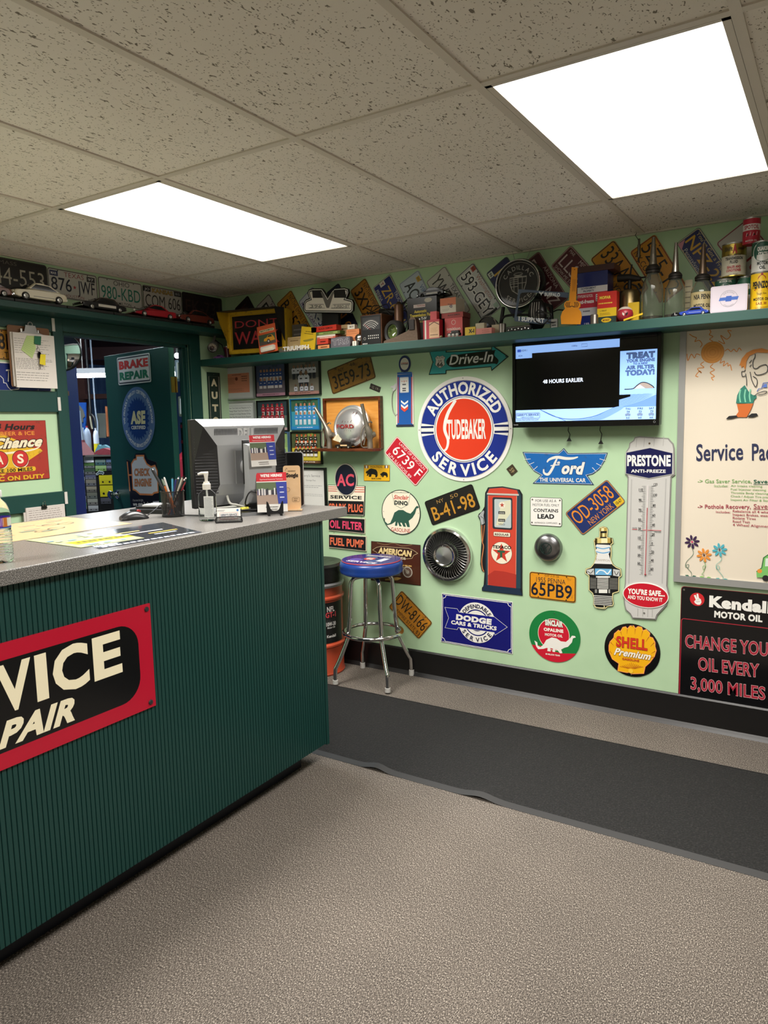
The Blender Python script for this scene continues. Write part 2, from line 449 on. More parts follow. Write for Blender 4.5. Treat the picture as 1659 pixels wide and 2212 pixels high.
for i,j in LIGHTS:
 o=root('ceiling_light',LL[(i,j)],'light',(i*S2+S2/2,j*2*S2+S2,H),group='fluorescent panel lights in the ceiling')
 w,d=S2/2-.013,S2-.013
 b=MB()
 b.box(-w,-w+.018,-d,d,.0,.012,BAR);b.box(w-.018,w,-d,d,.0,.012,BAR);b.box(-w,w,-d,-d+.012,.0,.012,BAR);b.box(-w,w,d-.012,d,.0,.012,BAR)
 b.box(-w,w,-d,d,.09,.1,'#E8E6E0')
 b.build('frame',o)
 b=MB();b.box(-w+.018,w-.018,-d+.012,d-.012,.004,.008,DIFF);b.build('diffuser',o)
 ld=bpy.data.lights.new('tubes','AREA');ld.shape='RECTANGLE';ld.size=2*w-.04;ld.size_y=2*d-.03;ld.energy=LAMP;ld.color=PANEL_COL;ld.spread=SPREAD
 lo=bpy.data.objects.new('tubes',ld);col.objects.link(lo);lo.parent=o;lo.location=(0,0,.003)
# ================================================================ counter
CT=.042;CZ=1.15
LAM=noise_mat('speckled_laminate',[(.36,'#343231'),(.46,'#62605D'),(.55,'#7B7875'),(.66,'#B2AEA9')],400,rough=.3,detail=2,nrough=.5)
o=root('service_counter','dark green ribbed service counter with black kick plate beside the floor mat','counter')
b=MB();y=-1.9;prof=[]
while y<.635:
 prof+=[(y,.0),(y+.012,.0),(y+.0125,-.004),(y+.015,-.004)];y+=.0155
ye=prof[-1][0]
vs=[(.774+q,p,z)for z in(.098,CZ-CT)for p,q in prof];n=len(prof)
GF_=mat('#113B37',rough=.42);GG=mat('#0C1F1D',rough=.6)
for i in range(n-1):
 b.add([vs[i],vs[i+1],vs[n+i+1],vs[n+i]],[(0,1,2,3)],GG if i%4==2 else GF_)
b.box(.74,.7695,-1.9,ye,.098,CZ-CT,GF_)
b.build('front_panel',o)
b=MB();b.box(.735,.778,ye,.66,.09,CZ-CT,GF_);b.build('corner_post',o,bevel=.003)
b=MB();b.box(-.02,.735,.60,.645,.098,CZ-CT,GF_);b.build('end_panel',o)
b=MB();b.box(.02,.69,-1.9,.56,0,.1,mat('#101522',rough=.45));b.build('kick_plate',o)
b=MB();b.box(-.02,.735,-1.9,.6,.1,.13,'#5A4A3A');b.box(-.02,.0,-1.9,.6,.13,CZ-CT,'#5A4A3A');b.build('carcass',o)
b=MB();b.box(-.15,.80,-1.95,.815,CZ-CT,CZ,LAM)
tag(b.build('countertop',bevel=.003),'speckled grey laminate countertop overhanging the green ribbed counter','countertop')
s=Sg('counter_sign','red bordered black sign with cream lettering ending VICE and PAIR on the counter front','sign',(-0.4688,0.7578),'L',.775,w0=.0005)
A_=lambda x,y:(-0.4688+0.0007537*(x-500)+-5.25e-05*(y-700),0.7578+-0.0002363*(x-500)+-0.000665*(y-700))
tr,br=(-0.2854,0.9506),(-0.2974,0.6033)
yr=(tr[0]+br[0])/2
s.base(rect(-1.45,br[1],yr,tr[1]),mat('#B3122E',rough=.25),.006)
hh=tr[1]-br[1]
s.poly(rrect(-1.40,br[1]+hh*.135,yr-.055,tr[1]-hh*.135,.075,8),mat('#0B0C0E',rough=.2))
s.part('lettering')
CR=mat('#EFE6C6',rough=.35)
zb,zt=br[1]+hh*.44,br[1]+hh*.83
yy=lambda p:p[0]
for ch,a,c in(('V',(-0.8154,0.8665),(-0.7128,0.8343)),('I',(-0.7017,0.8308),(-0.6656,0.8195)),('C',(-0.6495,0.8461),(-0.5308,0.8105)),('E',(-0.5153,0.8391),(-0.4129,0.8097))):
 s.text(ch,(yy(a),zb),(yy(c),zb),(yy(a),zt),CR,.035)
v0=yy((-0.8199,0.8679))
for ch,w in(('R',.15),('E',.13),('S',.15)):
 s.text(ch,(v0-w,zb),(v0-.012,zb),(v0-w,zt),CR,.035);v0-=w+.012
zb,zt=br[1]+hh*.17,br[1]+hh*.38
s.text('PAIR',(yy((-0.8237,0.6909)),zb),(yy((-0.5909,0.6653)),zb),(yy((-0.8237,0.6909))+.03,zt),CR,.05)
s.text('RE',(yy((-0.8237,0.6909))-.22,zb),(yy((-0.8237,0.6909))-.03,zb),(yy((-0.8237,0.6909))-.19,zt),CR,.05)
s.main()
for p in((-0.3065,0.9341),(-0.3127,0.6218)):s.screw(p,.009,mat('#2A2A2C',rough=.4))
s.done()
b=MB()
MATM=noise_mat('mat_pile_black',[(.35,'#080808'),(.55,'#151515'),(.7,'#272625')],130,rough=.95,bump=.9,bdist=.006,detail=2)
def mz(x,y):
 t=max(0,1-(y-.70)/.12)
 return .009+t*(.016*math.exp(-((x-1.00)/.05)**2)+.014*math.exp(-((x-1.50)/.06)**2))
xs=[-.15+.025*i for i in range(141)];ys=[.72,.735,.75,.78,.82,.9,1.1,1.3,1.44]
def far(x,y):return y+(y-.72)/.72*.03*(x/2.5)*1.0
vs=[(x,far(x,y),mz(x,y))for y in ys for x in xs];n=len(xs)
b.add(vs,[(j*n+i,j*n+i+1,(j+1)*n+i+1,(j+1)*n+i)for j in range(len(ys)-1)for i in range(n-1)],MATM,True)
mo=tag(b.build('floor_mat'),'long black ribbed floor mat running along the wall of signs','mat')
b=MB();rb=mat('#1E1E1E',rough=.6)
edge=[(x,.695+.0,mz(x,.70))for x in xs]
vs=[(x,.692,.001+(z-.009))for x,y,z in edge]+[(x,.72,z+.001)for x,y,z in edge]
b.add(vs,[(i,i+1,n+i+1,n+i)for i in range(n-1)],rb,True)
vs=[(x,far(x,1.44),.01)for x in xs]+[(x,far(x,1.44)+.025,.001)for x in xs]
b.add(vs,[(i,i+1,n+i+1,n+i)for i in range(n-1)],rb,True)
b.build('border',mo)
# ================================================================ signs on the back wall
ENW=mat('#F1EFE8',rough=.22);BLU=mat('#1A2E8C',rough=.22);NAVY=mat('#16205E',rough=.25)
c=(((0.5843,1.482)[0]+(1.17,1.473)[0])/2,((0.8897,1.771)[1]+(0.8845,1.184)[1])/2);r=.292
s=Sg('enamel_sign','large round blue and white enamel sign reading AUTHORIZED SERVICE around a red disc','sign',c)
s.base(circ(c,r,72),ENW,.004,side='#D8D6CF')
for a0,a1 in((8,172),(188,352)):
 s.ring(c,r*.635,r*.92,BLU,40,math.radians(a0),math.radians(a1))
for sx in(-1,1):
 for dz in(-.055,.055):
  x0,x1=c[0]+sx*r*.645,c[0]+sx*r*.925
  s.poly(rect(min(x0,x1),c[1]+(dz-.02)*r,max(x0,x1),c[1]+(dz+.02)*r),NAVY)
s.ring(c,r*.925,r*.93,NAVY,64);s.ring(c,r*.61,r*.62,NAVY,64)
s.circ(c,r*.58,mat('#E23A1C',rough=.22),n=64)
s.line([(c[0]+r*x,c[1]+r*y)for x,y in((-.16,.555),(-.33,.30),(-.40,.02),(-.33,-.2),(-.36,-.36),(-.44,-.42))],.014,ENW,sm=8,taper=lambda t:1.5-1.1*abs(t-.3))
s.part('lettering')
s.arc('AUTHORIZED',c,r*.675,156,24,r*.21,ENW,.035,wid=.86)
s.arc('SERVICE',c,r*.885,217,323,r*.21,ENW,.035,inside=True)
s.tx('TUDEBAKER',c[0]-r*.345,c[1]-r*.185,c[0]+r*.47,c[1]+r*.19,ENW,.03)
s.main()
for a in(90,180,270,0):s.screw((c[0]+r*.965*math.cos(math.radians(a)),c[1]+r*.965*math.sin(math.radians(a))),.003,DULL)
s.done()
pts=[(0.6634,1.929),(0.7753,1.929),(0.775,1.91),(1.047,1.903),(1.048,1.929),(1.147,1.859),(1.048,1.789),(1.044,1.81),(0.7737,1.806),(0.772,1.788),(0.6612,1.789),(0.6872,1.858)]
s=Sg('arrow_sign','turquoise arrow shaped sign reading Drive-In with a route 66 shield','sign',(0.8581,1.853))
A_=lambda x,y:(0.8581+0.00072*(x-1200)+-6.25e-06*(y-160),1.8527+-4.5e-05*(x-1200)+-0.0006388*(y-160))
TQ=mat('#2FA3A6',rough=.25)
s.base(pts,GLOSS,.003);s.poly(grow(pts,-.004),TQ)
p=[(0.7743,1.852),(0.793,1.879),(0.844,1.889),(1.055,1.899),(1.068,1.892),(1.065,1.871),(1.089,1.844),(1.078,1.823),(1.048,1.828),(0.8578,1.822),(0.7997,1.827)]
s.poly(spline(p,5,True),GLOSS)
s.part('shield')
sh=[(0.7041,1.882),(0.7192,1.893),(0.7341,1.888),(0.7527,1.892),(0.7695,1.879),(0.7619,1.865),(0.766,1.839),(0.7481,1.827),(0.7339,1.822),(0.7183,1.829),(0.7035,1.842),(0.7084,1.865)]
s.poly(sh,'#2A2A2A');s.poly(grow(sh,-.002),'#DCDAD2')
s.text('ROUTE',(0.7137,1.875),(0.7584,1.875),(0.7139,1.885),'#222222',.01);s.text('US',(0.7247,1.857),(0.747,1.857),(0.7248,1.868),'#222222',.02);s.text('66',(0.7161,1.832),(0.7534,1.831),(0.7165,1.855),'#1A1A1A',.04)
s.part('lettering')
s.text('Drive-In',(0.7925,1.836),(1.053,1.839),(0.8063,1.891),'#E7E9E6',.015,'#0A0A0B',.03)
s.main();s.screw((1.133,1.86),.004,BLACK);s.screw((0.6925,1.859),.003,BLACK);s.done()
s=Sg('pump_sign','blue gas pump shaped tin sign with a round globe and white nozzle on its left','sign',(0.504,1.68))
A_=lambda x,y:(0.504+0.0007925*(x-735)+-1.375e-05*(y-450),1.6801+-3e-05*(x-735)+-0.000675*(y-450))
body=[(0.4527,1.814),(0.5499,1.812),(0.5598,1.798),(0.558,1.499),(0.4384,1.499),(0.4481,1.791)]
g0=(0.5037,1.86)
s.base(body,mat('#E7D9CE',rough=.3),.003)
s.poly([(0.4524,1.801),(0.5536,1.8),(0.5495,1.506),(0.4466,1.507)],mat('#1F5AA8',rough=.25))
for a in(672,786):s.poly([A_(a,295),A_(a+7,295),A_(a+8,690),A_(a,690)],'#C9583F')
s.poly([(0.4527,1.814),(0.5499,1.812),(0.5543,1.8),(0.4524,1.803)],'#2A63AE')
s.poly([(0.4386,1.511),(0.5567,1.511),(0.558,1.499),(0.4384,1.499)],'#232A45')
s.part('globe')
rg=abs((0.543,1.859)[0]-(0.4642,1.864)[0])/2
s.base(circ(g0,rg,36,rg*1.22),'#1E2C63',.0035);s.poly([(0.4857,1.833),(0.5205,1.832),(0.5264,1.814),(0.479,1.815)],'#1E2C63')
s.circ(g0,rg*.72,'#E9E6DC',ry=rg*.88);s.text('SUPREME',(0.4799,1.855),(0.5272,1.854),(0.4801,1.863),'#39405F',.03);s.tx('CHEVRON',g0[0]-rg*.6,g0[1],g0[0]+rg*.6,g0[1]+rg*.22,'#C0392B',.03)
s.part('dial')
s.poly(rrect(*(0.4684,1.695),*(0.5298,1.785),.006),'#B9C7D3');s.poly(rrect(*(0.4734,1.7),*(0.5257,1.78),.004),'#E6E6E0')
for k,yy in enumerate((320,358,392,410)):
 if k==0:s.text('~ s ~',(0.4793,1.755),(0.5189,1.755),(0.4796,1.77),'#C4574B',.03)
 else:s.poly(rect(*A_(712,yy+6),*A_(742,yy-6)),'#4A4F58')
s.part('badge')
for k,cc in enumerate(('#F0EEE8','#2B6CC0','#F0EEE8','#D5432E')):
 y=492+k*17
 s.poly([A_(700,y),A_(730,y+24),A_(760,y),A_(760,y+24),A_(730,y+50),A_(700,y+26)],cc)
s.part('hose')
s.line([(0.4287,1.714),(0.416,1.69),(0.4123,1.636),(0.4178,1.594),(0.4334,1.568),(0.4481,1.572)],.0045,'#26262A',sm=6);s.line([(0.4287,1.714),(0.416,1.69),(0.4123,1.636),(0.4178,1.594),(0.4334,1.568),(0.4481,1.572)],.002,'#D8D2C4',sm=6)
s.poly([(0.4066,1.737),(0.4293,1.74),(0.4417,1.754),(0.4472,1.749),(0.4408,1.717),(0.4286,1.709),(0.4173,1.711),(0.4241,1.725),(0.408,1.729)],'#C9CBC9')
s.done()
c=(((0.3114,0.9839)[0]+(0.6063,0.9976)[0])/2,((0.4647,1.138)[1]+(0.4584,0.8433)[1])/2);r=.135
s=Sg('round_sign','round cream tin sign with a green long-necked dinosaur and the word GASOLINE','sign',c)
CRM=mat('#EFE7CF',rough=.3)
s.base(circ(c,r,56),'#1D2B25',.003);s.circ(c,r*.965,CRM,n=56)
p=[(0.3977,1.108),(0.5281,1.11),(0.5132,1.038),(0.462,1.013),(0.4141,1.034)]
s.poly(p,'#2F4A3F');s.poly(grow(p,-.0022),CRM)
s.part('lettering')
s.text('Sinclair',(0.4106,1.068),(0.5131,1.068),(0.4184,1.094),'#C23B33',.03);s.text('DINO',(0.4156,1.035),(0.5089,1.033),(0.4162,1.061),'#23302B',.06);s.text('GASOLINE',(0.3885,0.8736),(0.5212,0.8704),(0.3891,0.8963),'#B5322E',.01)
s.part('emblem')
dino=[(0.3366,0.9516),(0.3454,0.9489),(0.3472,0.93),(0.3653,0.9152),(0.3838,0.9225),(0.4007,0.9548),(0.4145,0.9868),(0.4439,1.004),(0.4762,1.005),(0.5009,0.9921),(0.5256,0.9858),(0.5436,1.002),(0.5616,1.027),(0.5722,1.035),(0.584,1.028),(0.5789,1.02),(0.5684,1.019),(0.5573,0.9873),(0.5393,0.9618),(0.5127,0.9419),(0.5205,0.9051),(0.5034,0.9041),(0.4925,0.9271),(0.4853,0.928),(0.4934,0.9048),(0.4763,0.9051),(0.4638,0.9281),(0.453,0.9275),(0.4648,0.9063),(0.4475,0.9059),(0.4365,0.9316),(0.4323,0.9076),(0.4163,0.9073),(0.422,0.934),(0.3947,0.9168),(0.3614,0.9074),(0.3447,0.9204)]
s.poly(dino,mat('#2E5748',rough=.35))
s.main()
for a in(88,180,270,0):s.screw((c[0]+r*.9*math.cos(math.radians(a)),c[1]+r*.9*math.sin(math.radians(a))),.0022,DULL)
s.done()
s=Sg('tiered_sign','tall tiered sign with AC oval over SERVICE, SPARK PLUG, OIL FILTER and FUEL PUMP panels','sign',(0.06712,1.016))
A_=lambda x,y:(0.0671+0.00079*(x-270)+-2.25e-05*(y-500),1.0163+3.25e-05*(x-270)+-0.0006513*(y-500))
bt=[(-0.07246,1.142),(0.2089,1.142),(0.1974,0.9574),(-0.07808,0.9506)]
s.base(bt,'#3A3A38',.008);s.poly(grow(bt,-.0025),CRM)
for k in range(3):s.poly([A_(92,314+k*20),A_(170,317+k*20),A_(190,325+k*20),A_(92,321+k*20)],'#C2473B');s.poly([A_(350,325+k*20),A_(444,328+k*20),A_(444,335+k*20),A_(345,332+k*20)],'#C2473B')
s.text('SERVICE',(-0.05623,1.056),(0.1835,1.058),(-0.05544,1.077),'#1C1C1F',.035)
s.poly([(-0.07136,1.042),(0.1985,1.047),(0.1945,0.9625),(-0.07461,0.9561)],'#121318')
s.part('oval_badge')
oc=(((-0.01474,1.176)[0]+(0.1527,1.18)[0])/2,(0.07097,1.178)[1]);ow=((0.1527,1.18)[0]-(-0.01474,1.176)[0])/2
s.base(circ(oc,ow,44,ow*1.2),'#C8C0AE',.0115);s.circ(oc,ow*.94,mat('#161A30',rough=.3),ry=ow*1.13,n=44)
s.text('AC',(-0.0001769,1.136),(0.1298,1.14),(0.002466,1.211),mat('#E4546A',rough=.35),.03)
s.part('lettering');s.text('SPARK PLUG',(-0.0674,0.9743),(0.1903,0.9777),(-0.06549,1.025),'#E8724F',.035)
for t,y0,y1,cc,x0,x1 in(('OIL FILTER',615,745,'#E8486E',92,446),('FUEL PUMP',785,915,'#E8724F',94,458)):
 s.part('hanging_panel')
 k=(y1-y0)
 pp=[A_(x0,y0),A_(x1,y0+12),A_(x1,y1+25),A_(x0,y1)]
 s.z=0;s.base(pp,'#D7CCB6',.008);s.poly(grow(pp,-.003),'#121318')
 s.text(t,A_(x0+14,y1-25),A_(x1-22,y1-6),A_(x0+14,y0+28),cc,.035)
for x,y in((140,600),(405,610),(140,762),(405,778)):
 s.part('hook');b=s.cur;q=s.q(A_(x,y));b.tube([(q[0],q[1]+.008,.004),(q[0]+.004,q[1],.004),(q[0],q[1]-.008,.004)],.0015,STEEL,6)
s.done()
s=Sg('bear_plate','small yellow plate reading MONTREAL with two black bears below the wooden display box','licence plate',(0.2955,1.224))
A_=lambda x,y:(0.2955+0.0007437*(x-560)+-1.625e-05*(y-185),1.2241+1.25e-05*(x-560)+-0.0006263*(y-185))
pp=[(0.2013,1.271),(0.3871,1.272),(0.3847,1.175),(0.1984,1.173)]
s.base(pp,'#6B4A12',.0015);s.poly(grow(pp,-.002),mat('#F2B81E',rough=.3))
s.text('MONTREAL',(0.2492,1.253),(0.3354,1.254),(0.2495,1.265),'#3A2E10',.0)
for x in(440,634):
 s.poly([A_(x,115),A_(x+35,115),A_(x+35,140),A_(x,140)],'#EDE8DA');s.poly([A_(x,115),A_(x+9,115),A_(x+9,140),A_(x,140)],'#4A1C3A');s.poly([A_(x+26,115),A_(x+35,115),A_(x+35,140),A_(x+26,140)],'#4A1C3A')
s.part('emblem')
def bear(x,y,k):
 bp_=lambda a,b_:(x+a*k,y+b_*k)
 return[bp_(0,42),bp_(8,28),bp_(22,22),bp_(34,8),bp_(56,0),bp_(86,6),bp_(104,12),bp_(116,34),bp_(118,70),bp_(108,88),bp_(92,86),bp_(98,72),bp_(84,60),bp_(60,58),bp_(50,86),bp_(28,84),bp_(34,70),bp_(30,58),bp_(22,76),bp_(8,72),bp_(18,54),bp_(4,50)]
bo=(0.2136,1.25)
for x,y,k in((450,142,1.0),(592,174,.62)):
 s.poly([(bo[0]+(x-450+px*k)*.000736,bo[1]-(y-142+py*k)*.000605)for px,py in bear(0,0,1)],'#15130F')
s.part('lettering');s.text('BEAR X-ING',(0.2555,1.184),(0.3241,1.185),(0.2557,1.193),'#3A2E10',.03)
s.done()
s=Sg('tin_sign','dark brown rusty tin sign reading AMERICAN with a motorcycle behind the bar stool','sign',(0.4184,0.678))
A_=lambda x,y:(0.4184+0.0007325*(x-745)+-1.375e-05*(y-1060),0.678+6.25e-05*(x-745)+-0.0006375*(y-1060))
pp=[(0.241,0.8016),(0.589,0.8017),(0.5868,0.5559),(0.2318,0.5546)]
BRN=mat('#4A2416',rough=.4,worn=.6)
s.base(pp,'#241410',.0015);s.poly(grow(pp,-.003),BRN)
fr=[(0.2486,0.7466),(0.2794,0.7662),(0.3135,0.7745),(0.5108,0.7767),(0.5426,0.7666),(0.5727,0.7502),(0.542,0.7353),(0.531,0.7157),(0.488,0.7091),(0.2896,0.7219),(0.2786,0.734)]
s.poly(fr,'#CDB98C');s.poly(grow(fr,-.0022),'#3A1C12')
s.line([(0.284,0.7942),(0.3436,0.7868),(0.4029,0.7999),(0.4608,0.7876),(0.5326,0.7989)],.002,'#A58A5E',sm=5)
s.part('lettering')
s.text('AMERICAN',(0.2898,0.7297),(0.5241,0.7245),(0.2968,0.7675),'#E2C98C',.06,'#1B0E09',.05);s.text('CLASSICS',(0.3491,0.7087),(0.4864,0.7039),(0.3495,0.7234),'#D9D2BE',.03);s.pr((0.3106,0.6637)[0],(0.3106,0.6624)[1],(0.5551,0.677)[0],(0.3109,0.6754)[1],'#C9A35C')
s.part('emblem')
for x,y,rr in((855,1145,.034),(600,1150,.034)):
 s.ring(A_(x,y),rr*.80,rr,'#AFA99A',28);s.ring(A_(x,y),rr*.2,rr*.3,'#AFA99A',16)
 for k in range(8):
  a=k*math.pi/8;q=A_(x,y);s.line([(q[0]-rr*.8*math.cos(a),q[1]-rr*.8*math.sin(a)),(q[0]+rr*.8*math.cos(a),q[1]+rr*.8*math.sin(a))],.0012,'#AFA99A')
s.line([(0.3093,0.6107),(0.3547,0.6341),(0.414,0.6458),(0.4581,0.6623),(0.5008,0.6314)],.008,'#8E8674',sm=4);s.poly([(0.3393,0.6134),(0.3843,0.6335),(0.443,0.6356),(0.4496,0.6044),(0.3685,0.5904)],'#6E6455')
s.poly([(0.3383,0.5746),(0.4275,0.5928),(0.4566,0.5892),(0.4271,0.5736),(0.3381,0.5649)],'#C4A052')
s.main();s.done()
# ---------------------------------------------------------------- lower and right-hand signs
s=Sg('pump_sign','red gas pump shaped tin sign with a star disc and a cream REGULAR panel','sign',(1.109,0.863))
A_=lambda x,y:(1.109+0.0005788*(x-880)+0*(y-700),0.863+3.875e-05*(x-880)+-0.0005463*(y-700))
out=[(1.008,1.125),(1.025,1.156),(1.11,1.164),(1.209,1.149),(1.225,1.124),(1.225,0.6024),(1.227,0.5659),(0.9851,0.5678),(0.9852,0.5859),(0.9961,0.5983),(1.002,0.6775),(0.9857,0.6816),(0.9757,0.72),(0.9843,0.8546),(0.9772,0.965),(0.9636,0.992),(0.9684,1.006),(0.9852,1.018),(1.004,1.049)]
s.base(out,'#1B1C20',.004)
s.poly([(1.014,1.118),(1.031,1.151),(1.11,1.16),(1.2,1.148),(1.218,1.119),(1.217,0.6042),(1.009,0.6024)],mat('#2C4450',rough=.35))
RD=mat('#CF4A38',rough=.32)
s.poly([(1.025,1.112),(1.195,1.114),(1.19,0.6015),(1.023,0.6066)],RD)
s.poly([(1.021,1.122),(1.034,1.149),(1.11,1.157),(1.195,1.145),(1.203,1.124)],RD);s.poly([(1.019,1.125),(1.206,1.125),(1.206,1.116),(1.019,1.116)],'#C9C3B8')
s.line([(1.025,1.11),(1.023,0.6038)],.002,'#E7B79A');s.line([(1.194,1.113),(1.188,0.6024)],.002,'#E7B79A')
s.poly([(1.023,0.6627),(1.062,0.6913),(1.12,0.691),(1.19,0.681),(1.19,0.6004),(1.023,0.6055)],mat('#B23A30',rough=.3))
s.poly([(0.9961,0.6039),(1.213,0.6039),(1.226,0.568),(0.9869,0.5691)],'#1E2F45')
s.part('dial')
s.poly(rrect(*(1.052,0.9263),*(1.169,1.103),.01),'#2B3338');s.poly(rrect(*(1.063,0.9356),*(1.162,1.093),.008),'#B9C6C6');s.poly([(1.109,1.08),(1.158,1.09),(1.158,1.018),(1.109,0.9503),(1.071,0.9454)],'#D9D9BC')
q=(1.109,1.061);s.circ(q,.019,'#E9E3D0');s.poly(star(q,.015),'#B4402F')
for y in(415,492):s.poly([A_(842,y-16),A_(910,y-13),A_(910,y+16),A_(842,y+12)],'#1A1D1F');s.text('000',A_(850,y+8),A_(902,y+11),A_(850,y-8),'#D7D7CC',.0)
s.text('VISO',(1.087,0.9501),(1.125,0.9501),(1.087,0.9589),'#41484A',.0)
s.part('badge')
q=(1.105,0.7943);rr=.061
s.circ(q,rr*1.02,'#2A2220',n=48);s.circ(q,rr,CRM,n=48);s.poly(star((q[0],q[1]-.002),rr*.93),mat('#C8402F',rough=.3))
s.text('TEXACO',(1.052,0.8162),(1.162,0.8188),(1.052,0.8344),'#17181A',.045);s.poly([(1.081,0.8078),(1.125,0.8079),(1.125,0.7958),(1.11,0.7963),(1.11,0.7688),(1.096,0.7688),(1.096,0.7963),(1.081,0.7963)],'#2B5C40')
s.part('panel');s.poly(rrect(*(1.057,0.8859),*(1.158,0.9108),.006),'#3A2220');s.poly(rrect(*(1.059,0.8872),*(1.156,0.9096),.005),CRM);s.text('REGULAR',(1.066,0.8903),(1.149,0.8918),(1.066,0.903),'#3A2B26',.04)
s.part('hose');s.line([(0.9872,0.9435),(0.9891,0.8549),(0.9972,0.8222),(0.986,0.7433),(0.9906,0.6961),(0.9995,0.6801)],.006,'#C47B4E',sm=5);s.line([(1.004,0.9444),(0.9976,0.8888),(0.9914,0.844)],.005,'#B06A42',sm=4)
s.part('nozzle');s.poly([(0.9684,0.995),(0.9852,1.015),(0.9983,1.027),(1.003,1.02),(0.9982,0.9992),(1.005,0.9555),(0.9848,0.9433),(0.9773,0.9816)],'#A7ACAC');s.line([(0.9803,0.9928),(0.9981,0.9826),(0.9991,0.9552)],.003,'#3A3D40')
s.done()
s=Sg('enamel_sign','rectangular navy and white enamel sign reading DEPENDABLE SERVICE, CARS & TRUCKS','sign',(0.9523,0.3743))
A_=lambda x,y:(0.9523+0.0006113*(x-620)+-3.75e-06*(y-1545),0.3743+8e-05*(x-620)+-0.0005737*(y-1545))
pp=[(0.728,0.5255),(1.169,0.5231),(1.169,0.225),(0.7176,0.231)]
s.base(pp,ENW,.002);s.poly(grow(pp,-.003),mat('#1B1C6E',rough=.2));
ip=grow(pp,-.008)
NV=mat('#1D2080',rough=.2)
for a,b_ in((0,1),(1,2),(2,3),(3,0)):s.line([ip[a],ip[b_]],.0035,ENW)
cc=(sum(p[0]for p in pp)/4,sum(p[1]for p in pp)/4)
for p in ip:
 a=math.atan2(cc[1]-p[1],cc[0]-p[0]);a=(math.floor(a/(math.pi/2))+.5)*math.pi/2
 s.poly([p]+[(p[0]+.02*math.cos(a+t),p[1]+.02*math.sin(a+t))for t in[(-.785+i*1.57/8)for i in range(9)]],NV)
 s.line([(p[0]+.02*math.cos(a+t),p[1]+.02*math.sin(a+t))for t in[(-.83+i*1.66/8)for i in range(9)]],.0035,ENW)
s.part('emblem')
q=(0.9511,0.3771)
def sec(a0,a1,r0,r1,c):s.ring(q,r0,r1,c,30,math.radians(a0),math.radians(a1),ry=1.0)
sec(15,165,.078,.118,ENW);sec(195,345,.078,.118,ENW);sec(20,160,.050,.072,ENW);sec(200,340,.050,.072,ENW)
sec(20,160,.071,.0735,NV);sec(200,340,.071,.0735,NV)
ar=[(0.7462,0.4445),(0.8289,0.4455),(0.8413,0.4267),(1.061,0.4263),(1.14,0.3764),(1.064,0.3192),(1.058,0.3342),(0.8341,0.3327),(0.8276,0.319),(0.7459,0.3197),(0.7711,0.383)]
s.poly(ar,ENW);s.poly(grow(ar,-.0018),NV)
s.part('lettering')
s.text('DODGE',(0.8187,0.3785),(1.042,0.3763),(0.8223,0.4128),ENW,.07);s.text('CARS & TRUCKS',(0.7867,0.3487),(1.073,0.3476),(0.7889,0.3724),ENW,.05)
s.arc('DEPENDABLE',q,.086,148,32,.021,'#1B1C3E',.03);s.arc('SERVICE',q,.112,212,328,.024,'#1B1C3E',.03,inside=True)
s.main();
for a in range(4):s.screw(grow(pp,-.008)[a],.003,mat('#2A2C50',rough=.4))
s.done()
s=Sg('notice_sign','small white square notice reading CONTAINS LEAD below the blue winged sign','sign',(1.357,1.038))
A_=lambda x,y:(1.357+0.0005388*(x-1325)+2.5e-06*(y-400),1.0375+2.5e-05*(x-1325)+-0.0005225*(y-400))
pp=[(1.27,1.11),(1.444,1.111),(1.445,0.9638),(1.27,0.9592)]
x0,y0=(1.27,0.9592);x1,y1=(1.444,1.111)
s.base(rrect(x0,y0,x1,y1,.009),'#232323',.002);s.poly(rrect(x0+.002,y0+.002,x1-.002,y1-.002,.008),ENW)
for t,a,b_,c_,o in(('FOR USE AS A',(1.299,1.085),(1.414,1.088),(1.299,1.099),.0),('MOTOR FUEL ONLY',(1.284,1.063),(1.43,1.066),(1.283,1.076),.0),('CONTAINS',(1.289,1.032),(1.425,1.034),(1.289,1.05),.025),('LEAD',(1.311,0.9959),(1.403,0.999),(1.311,1.021),.045),('ANTIKNOCK COMPOUNDS',(1.294,0.969),(1.42,0.9728),(1.294,0.9775),.0)):s.text(t,a,b_,c_,'#1A1B1E',o)
for p in((1.282,1.098),(1.433,1.099),(1.28,0.9741),(1.433,0.9751)):s.screw(p,.0045,DULL)
s.done()
s=Sg('round_sign','round green and red tin sign with a white dinosaur under the words OPALINE MOTOR OIL','sign',(1.408,0.3607))
A_=lambda x,y:(1.4083+0.0005425*(x-1412)+3.75e-06*(y-1680),0.3607+7.625e-05*(x-1412)+-0.0005413*(y-1680))
q=(1.408,0.3607);r=.142
s.base(circ(q,r,60),mat('#1E7C3F',rough=.25),.002)
RR=mat('#C81E33',rough=.25)
g=[(q[0]+r*math.cos(a*math.pi/180),q[1]+r*math.sin(a*math.pi/180))for a in range(207,329,5)]
s.poly(g+[(q[0]+.3*r,q[1]-.62*r),(q[0]-.05*r,q[1]-.58*r),(q[0]-.45*r,q[1]-.44*r)],RR)
s.circ((q[0]-.03*r,q[1]+.07*r),.62*r,CRM,n=44);s.circ((q[0]-.03*r,q[1]+.07*r),.6*r,RR,n=44)
s.part('lettering')
s.text('SINCLAIR',(1.357,0.4161),(1.455,0.4168),(1.356,0.4487),'#F1EEE4',.06,'#1E5C3F',.06);s.text('OPALINE',(1.349,0.384),(1.458,0.3866),(1.348,0.4025),'#F1EEE4',.05);s.text('MOTOR OIL',(1.356,0.3578),(1.454,0.3606),(1.356,0.3725),'#F1EEE4',.03);s.text('80 MILLION YEARS',(1.36,0.2522),(1.44,0.2543),(1.36,0.2609),'#F1EEE4',.03)
s.part('emblem')
